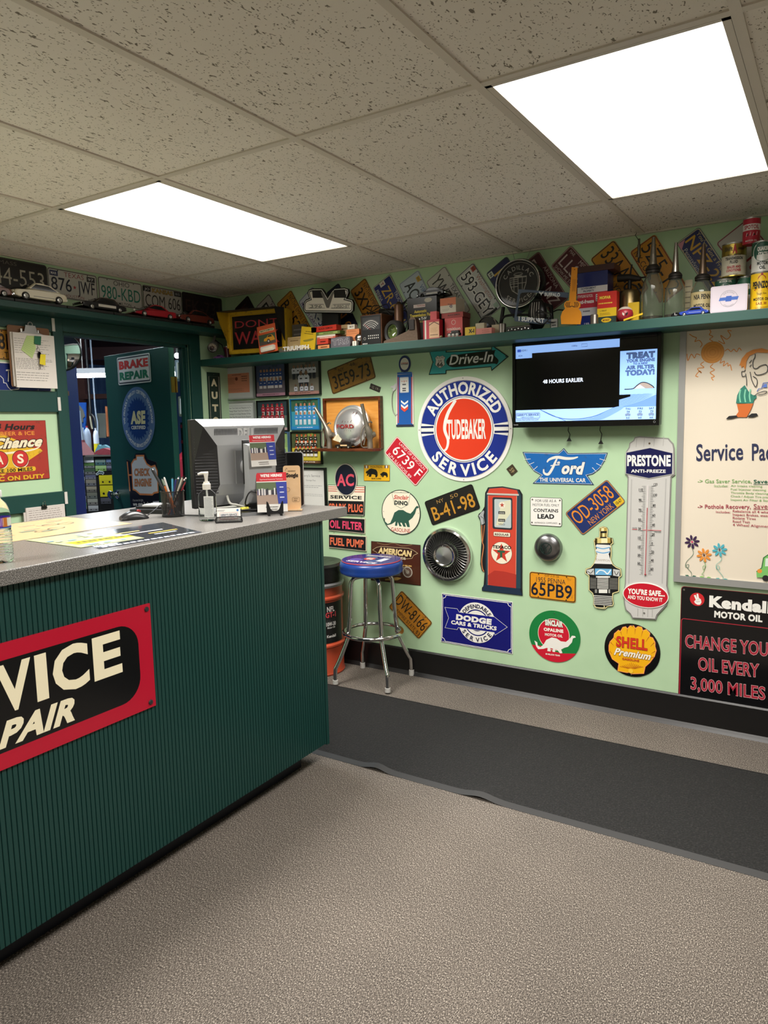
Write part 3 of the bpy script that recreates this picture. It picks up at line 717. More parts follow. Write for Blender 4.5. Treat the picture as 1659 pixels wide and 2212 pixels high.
d2=[(1205,1722),(1235,1740),(1240,1775),(1268,1790),(1300,1765),(1330,1715),(1385,1690),(1435,1700),(1480,1730),(1530,1735),(1570,1700),(1590,1672),(1618,1675),(1628,1690),(1600,1698),(1590,1740),(1550,1785),(1500,1800),(1480,1810),(1495,1850),(1470,1852),(1440,1815),(1420,1815),(1420,1840),(1392,1838),(1398,1805),(1370,1800),(1375,1835),(1340,1830),(1345,1795),(1300,1808),(1245,1812),(1225,1785)]
s.poly([A_(*p)for p in d2],'#ECE9E2')
s.main();s.screw((q[0],q[1]+.9*r),.0025);s.screw((q[0],q[1]-.9*r),.0025);s.done()
s=Sg('winged_sign','blue winged tin sign with white script over THE UNIVERSAL CAR','sign',(1.46,1.264))
A_=lambda x,y:(1.46+0.0006013*(x-415)+6.25e-06*(y-300),1.2635+8.75e-06*(x-415)+-0.0005887*(y-300))
pts=[(1.226,1.352),(1.423,1.347),(1.452,1.372),(1.474,1.346),(1.678,1.349),(1.666,1.312),(1.639,1.266),(1.605,1.24),(1.576,1.232),(1.61,1.185),(1.283,1.184),(1.329,1.229),(1.291,1.249),(1.25,1.297)]
s.base(pts,'#173A66',.002);s.poly(grow(pts,-.004),ENW);s.poly(grow(pts,-.0055),mat('#1D68B4',rough=.3,worn=.15))
for a,b_ in(((1.234,1.312),(1.272,1.315)),((1.256,1.282),(1.291,1.297)),((1.285,1.255),(1.31,1.276)),((1.669,1.309),(1.638,1.318)),((1.65,1.281),(1.621,1.295)),((1.622,1.253),(1.601,1.274))):s.line([a,b_],.0025,ENW)
s.part('lettering')
s.text('ord',(1.436,1.237),(1.549,1.236),(1.451,1.302),'#E9E6DE',.05,'#174B85',.04)
s.line([(1.344,1.262),(1.347,1.241),(1.369,1.235),(1.39,1.263),(1.408,1.301),(1.417,1.319)],.010,'#E9E6DE',sm=6,taper=lambda t:.6+.8*math.sin(math.pi*t))
s.line([(1.362,1.298),(1.375,1.313),(1.414,1.325),(1.463,1.319),(1.501,1.32),(1.527,1.327)],.011,'#E9E6DE',sm=6,taper=lambda t:.5+.9*math.sin(math.pi*t));s.line([(1.381,1.28),(1.408,1.284),(1.43,1.286)],.005,'#E9E6DE',sm=3)
s.text('e',(1.415,1.29),(1.431,1.29),(1.42,1.309),'#E9E6DE',.03)
s.text('THE UNIVERSAL CAR',(1.321,1.195),(1.569,1.197),(1.321,1.216),'#E9E6DE',.03)
s.done()
s=Sg('spark_plug_sign','cream edged die cut tin sign in the shape of a large spark plug','sign',(1.663,0.7551))
A_=lambda x,y:(1.6633+0.0005762*(x-750)+8.75e-06*(y-1180),0.7551+5.125e-05*(x-750)+-0.00059*(y-1180))
op=[(1.64,0.9679),(1.66,0.9749),(1.68,0.9702),(1.686,0.959),(1.684,0.921),(1.709,0.9168),(1.715,0.8911),(1.704,0.8816),(1.707,0.838),(1.704,0.8056),(1.714,0.7831),(1.732,0.7699),(1.754,0.7631),(1.759,0.7257),(1.747,0.7145),(1.747,0.6424),(1.718,0.6293),(1.716,0.6066),(1.722,0.5776),(1.717,0.564),(1.689,0.556),(1.677,0.5425),(1.631,0.5431),(1.615,0.5592),(1.616,0.5955),(1.61,0.6188),(1.59,0.6348),(1.589,0.7097),(1.57,0.7229),(1.573,0.7471),(1.599,0.7584),(1.615,0.7806),(1.625,0.8228),(1.616,0.8783),(1.612,0.8987),(1.626,0.9143),(1.641,0.9182),(1.642,0.9476)]
s.base(op,'#4A4A46',.004);s.poly(grow(op,-.001),mat('#EADF9E',rough=.3));s.poly(grow(op,-.005),'#131416')
def hb(y0,y1,xs,cs):
 for i in range(len(cs)):s.poly([A_(xs[i],y0),A_(xs[i+1],y0),A_(xs[i+1],y1),A_(xs[i],y1)],cs[i])
hb(822,850,(722,735,760,785),('#8C7A3A','#F0E4A8','#B79B4C'));hb(868,900,(728,745,765,782),('#6E5E2A','#EADFA0','#A08A44'))
hb(912,955,(680,700,735,790,815,828),('#3A3010','#D8C67C','#F3EAB8','#B79B4C','#4A3C16'))
s.part('insulator')
s.poly([(1.63,0.8792),(1.695,0.8809),(1.702,0.8726),(1.695,0.8634),(1.699,0.8491),(1.691,0.8338),(1.7,0.8053),(1.71,0.7827),(1.618,0.7778),(1.628,0.8024),(1.633,0.8323),(1.623,0.8463),(1.632,0.8599),(1.624,0.87)],'#E4E4E0')
for y in(990,1028):s.line([A_(690,y),A_(750,y+14),A_(812,y+3)],.005,'#5BA3D6',sm=4)
s.text('CHAMPION',(1.628,0.7935),(1.698,0.7946),(1.628,0.8041),'#A79C8A',.0)
s.part('hexagon')
s.poly([(1.579,0.7416),(1.617,0.7522),(1.62,0.7185),(1.585,0.7194)],'#C9CBC8');s.poly([(1.623,0.7527),(1.708,0.7579),(1.708,0.725),(1.623,0.7188)],'#6FB2DE');s.poly([(1.715,0.7585),(1.749,0.7557),(1.747,0.7215),(1.715,0.7245)],'#C9CBC8')
s.line([(1.629,0.7253),(1.646,0.7447),(1.669,0.7438),(1.687,0.7306),(1.703,0.7528)],.006,'#EEF3F5',sm=5);s.line([(1.585,0.7362),(1.6,0.7256),(1.614,0.7418)],.003,'#222',sm=4)if False else s.line([(1.585,0.7362),(1.6,0.7256),(1.614,0.7418)],.003,'#222222',sm=4)
s.line([(1.721,0.7484),(1.732,0.729),(1.743,0.7476)],.003,'#222222',sm=4)
s.part('shell')
for k in range(10):
 y=1260+k*10
 s.poly([A_(636,y),A_(692,y),A_(692,y+4),A_(636,y+4)],'#8F8F88');s.poly([A_(808,y+4),A_(880,y+6),A_(880,y+10),A_(808,y+8)],'#8F8F88');s.poly([A_(700,y),A_(800,y+2),A_(800,y+7),A_(700,y+5)],'#DADAD2')
hb(1245,1258,(650,690,705,800,815,860),('#111111','#D9D9D2','#F2F2EC','#D9D9D2','#111111'));hb(1362,1395,(680,700,715,790,800,815),('#8A8A82','#1A1A1A','#E8E8E0','#1A1A1A','#A5A59C'))
for k in range(6):s.poly([A_(668,1415+k*15),A_(832,1422+k*15),A_(832,1430+k*15),A_(668,1423+k*15)],'#C9C9C2')
s.part('electrode');s.line([(1.625,0.5605),(1.631,0.5491),(1.672,0.5509),(1.673,0.563)],.005,'#D8CF9C',sm=3)
s.done()
s=Sg('wall_thermometer','tall white enamel thermometer with a navy header and a red oval at its foot','thermometer',(1.882,0.9903))
A_=lambda x,y:(1.8818+0.0005375*(x-1150)+1.125e-05*(y-800),0.9903+3e-05*(x-1150)+-0.0005637*(y-800))
bd=[(1.782,1.377),(1.784,1.397),(1.803,1.411),(1.809,1.426),(1.832,1.43),(1.967,1.42),(1.977,1.407),(1.99,1.393),(1.996,1.369),(2.001,1.244),(1.986,1.232),(1.98,0.6983),(1.989,0.6596),(1.98,0.6017),(1.961,0.5765),(1.937,0.5449),(1.93,0.5197),(1.815,0.5121),(1.803,0.5342),(1.781,0.552),(1.774,0.5778),(1.768,0.6358),(1.775,0.6893),(1.779,1.228),(1.767,1.245),(1.767,1.352)]
WEN=mat('#C9C8C4',rough=.18,coat=.5)
s.base(bd,mat('#8E8C88',rough=.3),.006);s.base(grow(bd,-.006),WEN,.003,z0=.006)
s.line([(1.799,1.218),(1.795,0.6912)],.006,mat('#B4B3B0',rough=.2));s.line([(1.961,1.224),(1.955,0.7072)],.006,mat('#B4B3B0',rough=.2))
for x in(1050,1118,1205,1285):s.line([A_(x,30),A_(x-6,110)],.003,'#A9A8A4')
for x in(1060,1105,1150,1190):s.line([A_(x,1545),A_(x-2,1615)],.003,'#A9A8A4')
s.part('header_panel')
hp=[(1.769,1.352),(1.884,1.376),(1.99,1.35),(1.991,1.247),(1.882,1.223),(1.769,1.245)]
s.base(hp,'#BDBBB8',.012);s.poly(grow(hp,-.003),mat('#15184A',rough=.2));
s.text('PRESTONE',(1.777,1.284),(1.981,1.285),(1.776,1.338),ENW,.045);s.text('ANTI-FREEZE',(1.796,1.252),(1.959,1.253),(1.796,1.268),ENW,.03)
s.part('oval_panel')
oc=(((1.765,0.6355)[0]+(1.99,0.6511)[0])/2,(1.878,0.6402)[1]);a=((1.985,0.6535)[0]-(1.765,0.6296)[0])/2
s.z=.009;s.base(circ(oc,a,48,a*.58),ENW,.0125);s.circ(oc,a*.965,mat('#C4162B',rough=.22),ry=a*.545,n=48)
s.text("YOU'RE SAFE...",(1.791,0.6395),(1.97,0.6432),(1.791,0.6675),ENW,.05);s.text('AND YOU KNOW IT',(1.792,0.6138),(1.96,0.6153),(1.791,0.6336),ENW,.03)
s.part('scale');s.z=.0095
for k in range(181):
 f=k/180;y=452+f*782;xl=1143-f*22;w=24 if k%10 else 36
 if k%2==0:
  s.cur.flat(s.Q([A_(xl-12-w,y),A_(xl-12,y),A_(xl-12,y+2),A_(xl-12-w,y+2)]),s.z,'#3A3A3C');s.cur.flat(s.Q([A_(xl+30,y),A_(xl+30+w,y),A_(xl+30+w,y+2),A_(xl+30,y+2)]),s.z,'#3A3A3C')
for k,t in enumerate(('120','100','80','60','40','20','0','20','40','60')):
 y=(450,542,632,718,802,885,966,1042,1115,1192)[k];x=1198-k*2.6
 s.text(t,A_(x,y),A_(x+(34 if len(t)==3 else 24 if len(t)==2 else 11),y),A_(x,y-22),'#1E1E22',.02);s.line([A_(x-14,y+5),A_(x+26,y+6)],.0012,'#333333')
for k,t in enumerate(('110','90','70','50','30','10','10','30','50')):
 y=(492,582,670,756,836,917,997,1072,1145)[k];x=1070-k*1.5
 s.text(t,A_(x,y),A_(x+(34 if len(t)==3 else 24),y),A_(x,y-22),'#1E1E22',.02);s.line([A_(x,y+5),A_(x+40,y+6)],.0012,'#333333')
s.text('WATER',(1.807,0.9724),(1.831,0.9726),(1.807,0.9792),'#222222',.0);s.text('FREEZES',(1.912,0.9594),(1.944,0.9602),(1.912,0.9661),'#222222',.0)
for a,b_ in(((1.807,0.969),(1.832,0.9699)),((1.858,0.9691),(1.945,0.9704))):s.line([a,b_],.0025,'#C3283A')
s.part('glass_tube')
t0,t1=s.q((1.879,1.189)),s.q((1.875,0.7423))
s.cur.tube([t0+(.013,),t1+(.013,)],.0035,mat('#E4DEDC',rough=.08),8);tm=s.q((1.878,1.08));s.cur.tube([tm+(.0145,),(t1[0],t1[1],.0145)],.0026,mat('#B4565C',rough=.2),8)
s.cur.ball((t1[0],t1[1]+.004,.0135),.005,mat('#A2353D',rough=.2),10)
s.main();s.z=.0095
s.screw((1.88,1.395),.005,mat('#5A4632',rough=.6));s.screw((1.873,0.5486),.005,mat('#6B6A66',rough=.6))
s.done()
s=Sg('shell_sign','round black tin sign with a yellow scallop shell and red lettering','sign',(1.815,0.3467))
A_=lambda x,y:(1.8152+0.0005587*(x-1005)+1.125e-05*(y-1900),0.3467+8.5e-05*(x-1005)+-0.0005925*(y-1900))
q=(1.815,0.3455);r=.1385
s.base(circ(q,r,56),GLOSS,.002)
sp=[(880,2085),(890,2020),(830,1980),(800,1910),(800,1860),(812,1825),(845,1790),(850,1755),(885,1725),(905,1735),(925,1700),(950,1695),(965,1715),(990,1688),(1020,1688),(1035,1712),(1060,1695),(1090,1702),(1100,1732),(1130,1722),(1160,1752),(1155,1785),(1185,1795),(1205,1835),(1205,1870),(1215,1905),(1200,1955),(1160,2010),(1120,2045),(1108,2105),(1000,2110),(985,2098),(960,2100)]
sp=[A_(*p)for p in sp]
s.part('shell');s.poly(grow(sp,.003),'#D8592F');s.poly(grow(sp,.001),'#F3D9A0');s.poly(sp,mat('#F2B315',rough=.28))
for a,b_ in(((965,1715),(960,1760)),((1035,1712),(1030,1765)),((1100,1732),(1085,1790)),((905,1735),(918,1775)),((1155,1785),(1125,1830)),((850,1790),(880,1830)),((1200,1835),(1165,1870)),((812,1830),(845,1860)),((1208,1910),(1175,1930)),((1195,1960),(1170,1970)),((805,1910),(830,1935))):s.line([A_(*a),A_(*b_)],.003,'#B4571B',taper=lambda t:1.2-t)
for k in range(-6,7):s.line([A_(1000+k*5,2062),A_(1000+k*17,2010+abs(k)*6)],.0016,'#B4571B')
s.circ((1.812,0.2359),.012,'#F6C838',n=20)
s.part('lettering');s.text('SHELL',(1.737,0.3542),(1.891,0.3552),(1.737,0.4098),mat('#D23423',rough=.3),.03,'#7A1B12',.015);s.text('Premium',(1.725,0.309),(1.902,0.3081),(1.739,0.3472),'#F6F1E2',.03,'#7A3A14',.02);s.text('GASOLINE',(1.768,0.2887),(1.853,0.2902),(1.768,0.3007),'#B2301C',.03)
s.main();s.screw((q[0],q[1]+.93*r),.003);s.screw((q[0],q[1]-.93*r),.003);s.done()
s=Sg('tin_sign','large black tin sign with red lettering CHANGE YOUR OIL under the whiteboard','sign',(2.235,0.4189))
A_=lambda x,y:(2.2352+0.00046*(x-1230)+1.625e-05*(y-700),0.4189+6.875e-05*(x-1230)+-0.0005187*(y-700))
tl,bl=(2.042,0.7023),(2.042,0.119);ex=bl[0]+.60;ym,yb=(2.042,0.7023)[1],(2.088,0.1033)[1]
s.base(rrect(tl[0],yb,ex,ym,.016),mat('#8C2230',rough=.3),.002);s.poly(rrect(tl[0]+.002,yb+.002,ex-.002,ym-.002,.015),mat('#0B0B0D',rough=.12))
y1=(2.052,0.5418)[1]
s.line(rrect(tl[0]+.006,yb+.008,ex-.006,y1,.012),.0035,mat('#B02838',rough=.3),closed=True)
s.part('emblem');q=(2.116,0.6443);s.circ(q,.0325,mat('#C9252B',rough=.3),n=36)
s.poly([A_(*p)for p in((955,195),(972,190),(985,222),(982,182),(997,180),(1005,222),(1022,232),(1030,262),(1015,285),(990,285),(965,268),(958,250),(975,238))],ENW)
for a,b_ in(((985,235),(1010,232)),((972,250),(1000,262)),((990,248),(1018,255))):s.line([A_(*a),A_(*b_)],.0012,'#7A1B20')
s.part('lettering')
cx=(tl[0]+ex)/2
s.text('Kendall',(2.17,0.613),(2.434,0.6112),(2.17,0.67),ENW,.06);s.text('MOTOR OIL',(2.194,0.5651),(2.399,0.5672),(2.194,0.5976),ENW,.05)
for t,a,b_,c_ in(('CHANGE YOUR',(2.069,0.3993),(2.465,0.4105),(2.067,0.4631)),('OIL EVERY',(2.131,0.2943),(2.394,0.3022),(2.129,0.3579)),('3,000 MILES',(2.1,0.1923),(2.424,0.1982),(2.098,0.2539))):s.text(t,a,b_,c_,mat('#A8263A',rough=.3),.012,'#E2B5B5',.02)
s.main();s.screw((2.056,0.685),.005,DULL);s.screw((2.058,0.1247),.003,DULL);s.done()
s=Sg('whiteboard','large framed whiteboard with hand drawn sun, cartoon man and flowers','whiteboard',(2.287,1.349),w0=.001)
A_=lambda x,y:(2.2871+0.00052*(x-600)+1.875e-05*(y-1100),1.3493+2.5e-06*(x-600)+-0.000575*(y-1100))
x0=((2.006,1.94)[0]+(2.01,0.7241)[0])/2;x1=x0+1.22;yt=(2.006,1.94)[1];yb=(2.01,0.7241)[1]
s.base(rect(x0,yb,x1,yt),mat('#E4D9C6',rough=.25),.008)
s.part('frame');fr=mat('#A9AAA8',rough=.35,metal=.4)
for p in(rect(x0,yb,x0+.028,yt),rect(x1-.028,yb,x1,yt),rect(x0+.028,yb,x1-.028,yb+.032),rect(x0+.028,yt-.02,x1-.028,yt)):s.base(p,fr,.016)
s.part('drawing');s.z=.0085
OR='#E08A2C'
q=(2.15,1.811);s.circ(q,((2.199,1.808)[0]-(2.1,1.815)[0])/2,'#E39A3C',n=30,ry=((2.149,1.86)[1]-(2.152,1.761)[1])/2)
for k in range(4):s.ring(q,.012+k*.012,.0135+k*.012,'#D08228',26)
for p in(((2.048,1.902),(2.065,1.889),(2.079,1.882),(2.073,1.866),(2.091,1.87),(2.104,1.852),(2.097,1.838)),((2.135,1.914),(2.14,1.903),(2.134,1.892),(2.149,1.882),(2.136,1.872),(2.15,1.861)),((2.227,1.901),(2.211,1.904),(2.223,1.882),(2.207,1.866),(2.182,1.885),(2.199,1.847),(2.173,1.861)),((2.27,1.811),(2.26,1.823),(2.251,1.807),(2.238,1.819),(2.227,1.809),(2.214,1.821),(2.201,1.813)),((2.233,1.724),(2.226,1.75),(2.217,1.745),(2.215,1.759),(2.198,1.747),(2.201,1.768),(2.184,1.761),(2.189,1.778)),((2.157,1.683),(2.149,1.697),(2.161,1.702),(2.143,1.72),(2.16,1.731),(2.143,1.746),(2.154,1.759)),((2.092,1.703),(2.081,1.709),(2.097,1.729),(2.105,1.72),(2.088,1.741),(2.115,1.745),(2.101,1.76),(2.115,1.771)),((2.04,1.812),(2.045,1.781),(2.059,1.809),(2.073,1.791),(2.081,1.808),(2.098,1.802))):s.line(list(p),.0035,OR,sm=5)
s.part('lettering');s.text('Service',(2.094,1.31),(2.294,1.318),(2.092,1.39),'#2B3050',.018);s.text('Packages',(2.33,1.315),(2.548,1.32),(2.327,1.392),'#2B3050',.018)
GN,GK,PK='#7FA868','#25604A','#A23A4C'
s.text('-> Gas Saver Service,',(2.104,1.207),(2.333,1.212),(2.103,1.225),GN,.012);s.text('Save',(2.341,1.211),(2.397,1.213),(2.34,1.228),GK,.02);s.line([(2.339,1.206),(2.41,1.209)],.002,GK)
for k,t in enumerate(('Air Intake cleaning','Fuel Injector cleaning','Throttle Body cleaning','Check / Adjust Tire pressure','Inspect Air Filter & Service')):s.text(t,A_(512,1370+k*28),A_((762,790,810,870,860)[k],1370+k*28),A_(512,1354+k*28),GN,.008)
s.text('Includes:',(2.176,1.19),(2.235,1.192),(2.176,1.201),GN,.008)
s.text('-> Pothole Recovery,',(2.107,1.086),(2.333,1.095),(2.106,1.105),PK,.014);s.text('Save',(2.345,1.096),(2.401,1.099),(2.344,1.117),PK,.0);s.line([(2.343,1.092),(2.414,1.096)],.002,PK)
s.text('Includes:',(2.187,1.069),(2.249,1.07),(2.187,1.079),PK,.01)
for k,t in enumerate(('Rebalance all 4 wheels','Inspect Brakes, steering','Rotate Tires','Road Test','4 Wheel Alignment')):s.text(t,A_(528,1575+k*28),A_((850,860,712,665,830)[k],1575+k*28),A_(528,1556+k*28),PK,.01)
def flower(c,pet,r,ctr,st,lf,path,foot):
 s.part('drawing')
 for k in range(8):
  a=k*math.pi/4+.2;s.poly([(c[0]+r*(.62+.38*math.cos(t))*math.cos(a)-r*.17*math.sin(t)*math.sin(a),c[1]+r*(.62+.38*math.cos(t))*math.sin(a)+r*.17*math.sin(t)*math.cos(a))for t in[i*math.pi/6 for i in range(12)]],pet)
 s.circ(c,r*.14,ctr,n=10);s.line(path,.002,st,sm=6)
 for d in(-1,1):s.poly([(foot[0],foot[1]),(foot[0]+d*.012,foot[1]+.012),(foot[0]+d*.026,foot[1]+.010),(foot[0]+d*.014,foot[1]+.001)],lf)
flower((2.087,0.9243),'#3A2348',.034,'#D0426A',GK,GK,[(2.084,0.9026),(2.094,0.8666),(2.066,0.8275),(2.06,0.8022),(2.073,0.7972),(2.075,0.8128),(2.064,0.8088),(2.073,0.791),(2.088,0.7738),(2.088,0.7522)],(2.085,0.7501))
flower((2.142,0.8642),'#E3913A',.034,'#5A3418','#6FA85C','#7CB858',[(2.139,0.8366),(2.151,0.8162),(2.143,0.7942),(2.138,0.809),(2.149,0.813),(2.143,0.785),(2.135,0.772),(2.144,0.7667),(2.142,0.7493)],(2.15,0.7501))
flower((2.209,0.8947),'#4FAFBF',.033,'#5A4A58','#6FB5A8','#3FA0A0',[(2.218,0.8671),(2.217,0.846),(2.197,0.8232),(2.199,0.8034),(2.212,0.8063),(2.206,0.8197),(2.199,0.807),(2.215,0.7854),(2.229,0.7656),(2.223,0.7498)],(2.222,0.7485))
s.part('drawing')
s.poly([(2.263,1.742),(2.273,1.775),(2.292,1.799),(2.317,1.811),(2.352,1.815),(2.392,1.8),(2.373,1.793),(2.333,1.798),(2.303,1.784),(2.293,1.762),(2.289,1.724),(2.28,1.741),(2.274,1.733),(2.269,1.747)],OR)
s.line([(2.327,1.791),(2.326,1.777),(2.319,1.761),(2.321,1.733),(2.335,1.727),(2.348,1.737),(2.37,1.742),(2.379,1.727),(2.374,1.708),(2.351,1.699),(2.334,1.7),(2.326,1.713)],.0035,'#2A2A2C',sm=5)
s.line([(2.29,1.724),(2.285,1.718),(2.275,1.716),(2.278,1.696),(2.291,1.698),(2.291,1.707)],.003,'#2A2A2C',sm=4);s.line([(2.292,1.698),(2.296,1.678),(2.297,1.653)],.003,'#2A2A2C',sm=3);s.line([(2.309,1.714),(2.317,1.677),(2.333,1.646),(2.339,1.662),(2.336,1.682),(2.321,1.694)],.003,'#2A2A2C',sm=4)
s.line([(2.304,1.753),(2.314,1.766)],.003,'#2A2A2C');s.line([(2.306,1.737),(2.314,1.746)],.003,'#2A2A2C')
TG='#2A7C6A'
s.poly([(2.289,1.656),(2.272,1.64),(2.26,1.612),(2.256,1.576),(2.326,1.572),(2.33,1.59),(2.339,1.598),(2.337,1.609),(2.324,1.61),(2.309,1.622)],TG)
for x in(590,630,668):s.line([A_(x,600),A_(x-8,650),A_(x,700)],.006,'#7FC9A8',sm=3)
s.poly([(2.26,1.572),(2.327,1.573),(2.317,1.543),(2.302,1.512),(2.253,1.513),(2.268,1.538)],'#CF6A2A');s.poly([(2.216,1.505),(2.229,1.519),(2.26,1.521),(2.266,1.513),(2.24,1.506)],'#1A1A1C');s.poly([(2.302,1.512),(2.322,1.528),(2.342,1.528),(2.348,1.519),(2.328,1.511)],'#1A1A1C')
s.line([(2.33,1.604),(2.339,1.614),(2.364,1.625),(2.379,1.623),(2.37,1.613),(2.345,1.609)],.003,'#2A2A2C',sm=4)
s.line([(2.34,1.625),(2.346,1.637),(2.358,1.639),(2.363,1.661),(2.403,1.665),(2.413,1.651),(2.415,1.622)],.003,'#3A5AA8',sm=0);s.poly([(2.361,1.642),(2.367,1.657),(2.378,1.658),(2.379,1.642)],'#5A7ACB')
s.part('drawing');s.poly([(2.367,0.8053),(2.388,0.8248),(2.394,0.8722),(2.412,0.8882),(2.437,0.8844),(2.449,0.836),(2.451,0.7837),(2.369,0.7789)],'#7CC06A');s.line([(2.367,0.8053),(2.388,0.8248),(2.394,0.8722),(2.412,0.8882),(2.437,0.8844)],.004,'#2F6B3A',sm=0);s.circ((2.38,0.8093),.010,'#E3913A',n=14);s.circ((2.406,0.7782),.014,'#222222',n=16);s.poly([(2.402,0.8699),(2.427,0.8749),(2.431,0.8373),(2.401,0.833)],'#D8E6DA')
s.done()
# ---------------------------------------------------------------- licence plates on the back wall
OG='#C9922E';K1='#1C1A18'
plate('licence_plate','brown rusty licence plate 3E59-73 tilted up above the wooden display box',(-0.05848,1.853),(-0.01892,1.705),'#8A6526','#3A2A14',[('NY',.26,.38,.74,.88,K1,.0),('46',.52,.64,.78,.92,K1,.0),('3E59-73',.08,.92,.16,.68,K1,.015)],worn=.7,w=(Vector((0.2636,1.94))-Vector((-0.05848,1.853))).length,bolts=True)
plate('licence_plate','red licence plate 6739 F tilted down beside the round blue enamel sign',(0.4428,1.445),(0.3502,1.345),'#C0162B','#E9D9D5',[('LAND OF LINCOLN',.14,.92,.80,.92,'#EFE6E2',.0),('6739 F',.12,.93,.30,.72,'#F2EDE8',.02),('JUN ILLINOIS 89',.08,.80,.08,.20,'#EFE6E2',.0)],w=(Vector((0.6581,1.251))-Vector((0.4428,1.445))).length)
for nm,lb,a,b_,ww in(('plate_tag','tiny dark metal year tag below the brown plate',(0.2653,1.761),(0.2535,1.73),(0.337,1.735)),):
 L_,m_=rot2(a,b_);s=Sg(nm,lb,'tag',(0,0),FW@Matrix.Translation((0,0,.001))@m_,w0=0)
 w_=(Vector(ww)-Vector(a)).length;s.base(rrect(0,0,w_,L_,.003),mat('#3A3530',rough=.5,metal=.5),.0012);s.tx('G 19',w_*.2,L_*.25,w_*.8,L_*.7,'#8A8276',.01);s.screw((w_*.08,L_*.5),.002);s.screw((w_*.92,L_*.5),.002);s.done()
plate('licence_plate','black licence plate B-41-98 with gold characters above the spoked hubcap',(0.6192,1.06),(0.6705,0.9216),'#1B1815','#0E0D0C',[('NY',.24,.38,.74,.88,'#B08A4A',-.01),('50',.52,.68,.74,.88,'#B08A4A',-.01),('B-41-98',.08,.94,.14,.68,'#C08A2E',.03)],w=(Vector((0.9259,1.177))-Vector((0.6192,1.06))).length,worn=.2)
plate('licence_plate','weathered orange licence plate DW-8166 hanging behind the bar stool legs',(0.4542,0.5143),(0.3584,0.3997),'#C2801F','#3A2A14',[('DW-8166',.04,.95,.36,.84,K1,.01),('NY EMPIRE STATE',.04,.80,.10,.26,K1,.0),('53',.84,.95,.08,.24,K1,.02)],w=(Vector((0.6824,0.3645))-Vector((0.4542,0.5143))).length,worn=.75)
plate('licence_plate','orange licence plate 65PB9 below the small round chrome hubcap',(1.267,0.7044),(1.266,0.5598),'#E0951C','#2A2418',[('EXP 3-31-56',.34,.64,.87,.95,'#3A2A14',.0),('1955 PENNA',.15,.78,.64,.82,'#1D2233',.0),('65PB9',.04,.92,.12,.62,'#161B2B',.035)],w=(Vector((1.524,0.7035))-Vector((1.267,0.7044))).length,worn=.3)
plate('licence_plate','navy licence plate OD-3058 with orange characters below the blue winged sign',(1.46,1.032),(1.556,0.9198),'#1C2E66','#B77A33',[('OD-3058',.06,.92,.38,.88,'#E08A2A',.01),('NEW YORK',.24,.78,.10,.30,'#D98A36',.0)],w=(Vector((1.676,1.216))-Vector((1.46,1.032))).length,worn=.25,extra=lambda s,w,h:sticker(s,w*.82,h*.04,w*.985,h*.26,'#D9B52A','10-67'))
L_,m_=rot2((1.167,1.287),(1.132,1.259));s=Sg('plate_tag','tiny dark metal tag 59 right of the round blue enamel sign','tag',(0,0),FW@Matrix.Translation((0,0,.001))@m_,w0=0)
s.base(rrect(0,0,.05,L_,.003),mat('#4A3F2E',rough=.5,metal=.4),.0012);s.tx('59',.014,L_*.25,.038,L_*.75,'#A89468',.01);s.screw((.006,L_*.5),.002);s.screw((.044,L_*.5),.002);s.done()
# ---------------------------------------------------------------- hubcaps
def on_wall(name,label,cat,p,w0=0.0):
 o=root(name,label,cat,mw=Matrix(((1,0,0,p[0]),(0,0,-1,WY-w0),(0,1,0,p[1]),(0,0,0,1))));return o
q=(((0.5957,0.7494)[0]+(0.944,0.7679)[0])/2,((0.7714,0.9343)[1]+(0.7672,0.5855)[1])/2)
r=.158
o=on_wall('spoked_hubcap','large chrome hubcap with curved fins hanging right of the bar stool','hubcap',q)
b=MB();b.lathe([(r,.0),(r*1.0,.018),(r*.96,.03),(r*.88,.034),(r*.84,.026),(r*.80,.012)],CHROME,56);b.build('rim',o)
b=MB();b.lathe([(r*.84,.008),(r*.45,.008)],mat('#141414',rough=.4),40);b.build('backing',o)
for k in range(48):
 a=2*math.pi*k/48;b=MB();vs=[]
 for i in range(6):
  t=i/5;rr=r*(.83-.40*t);aa=a+.25*t*t;zz=.026+.018*t
  for da,dz in((-.016,-.010),(.006,0.0),(.022,-.002)):vs.append((rr*math.cos(aa+da),rr*math.sin(aa+da),zz+dz))
 b.add(vs,[(i*3+j,i*3+j+1,i*3+j+4,i*3+j+3)for i in range(5)for j in range(2)],STEEL,True);b.build('fin',o)
b=MB();b.lathe([(r*.45,.02),(r*.45,.05),(r*.42,.058),(r*.36,.056),(r*.33,.05)],CHROME,40);b.build('center_ring',o)
b=MB();b.lathe([(r*.34,.05),(1e-5,.062)],mat('#D4D4D2',rough=.38,metal=1.0),48,smooth=False);b.build('center_cap',o)
q=(1.373,0.8441);r=abs((1.448,0.8514)[0]-(1.296,0.8404)[0])/2
o=on_wall('hubcap','small smooth chrome hubcap with a ringed emblem under the white notice','hubcap',q)
b=MB();b.lathe([(r,.0),(r*.99,.012),(r*.93,.026),(r*.75,.036),(r*.45,.042),(1e-5,.044)],mat('#8E8E90',rough=.28,metal=1.0),48);b.build('dome',o)
s=Sg('emblem','x','x',(0,0));s.z=.0445
s.ring((0,0),r*.36,r*.42,CHROME,32);s.line([(-.2*r,.3*r),(0,.04*r),(.2*r,.3*r)],r*.05,CHROME);s.line([(-.33*r,.1*r),(-.16*r,-.3*r),(0,.0),(.16*r,-.3*r),(.33*r,.1*r)],r*.05,CHROME);s.b.build('emblem',o)
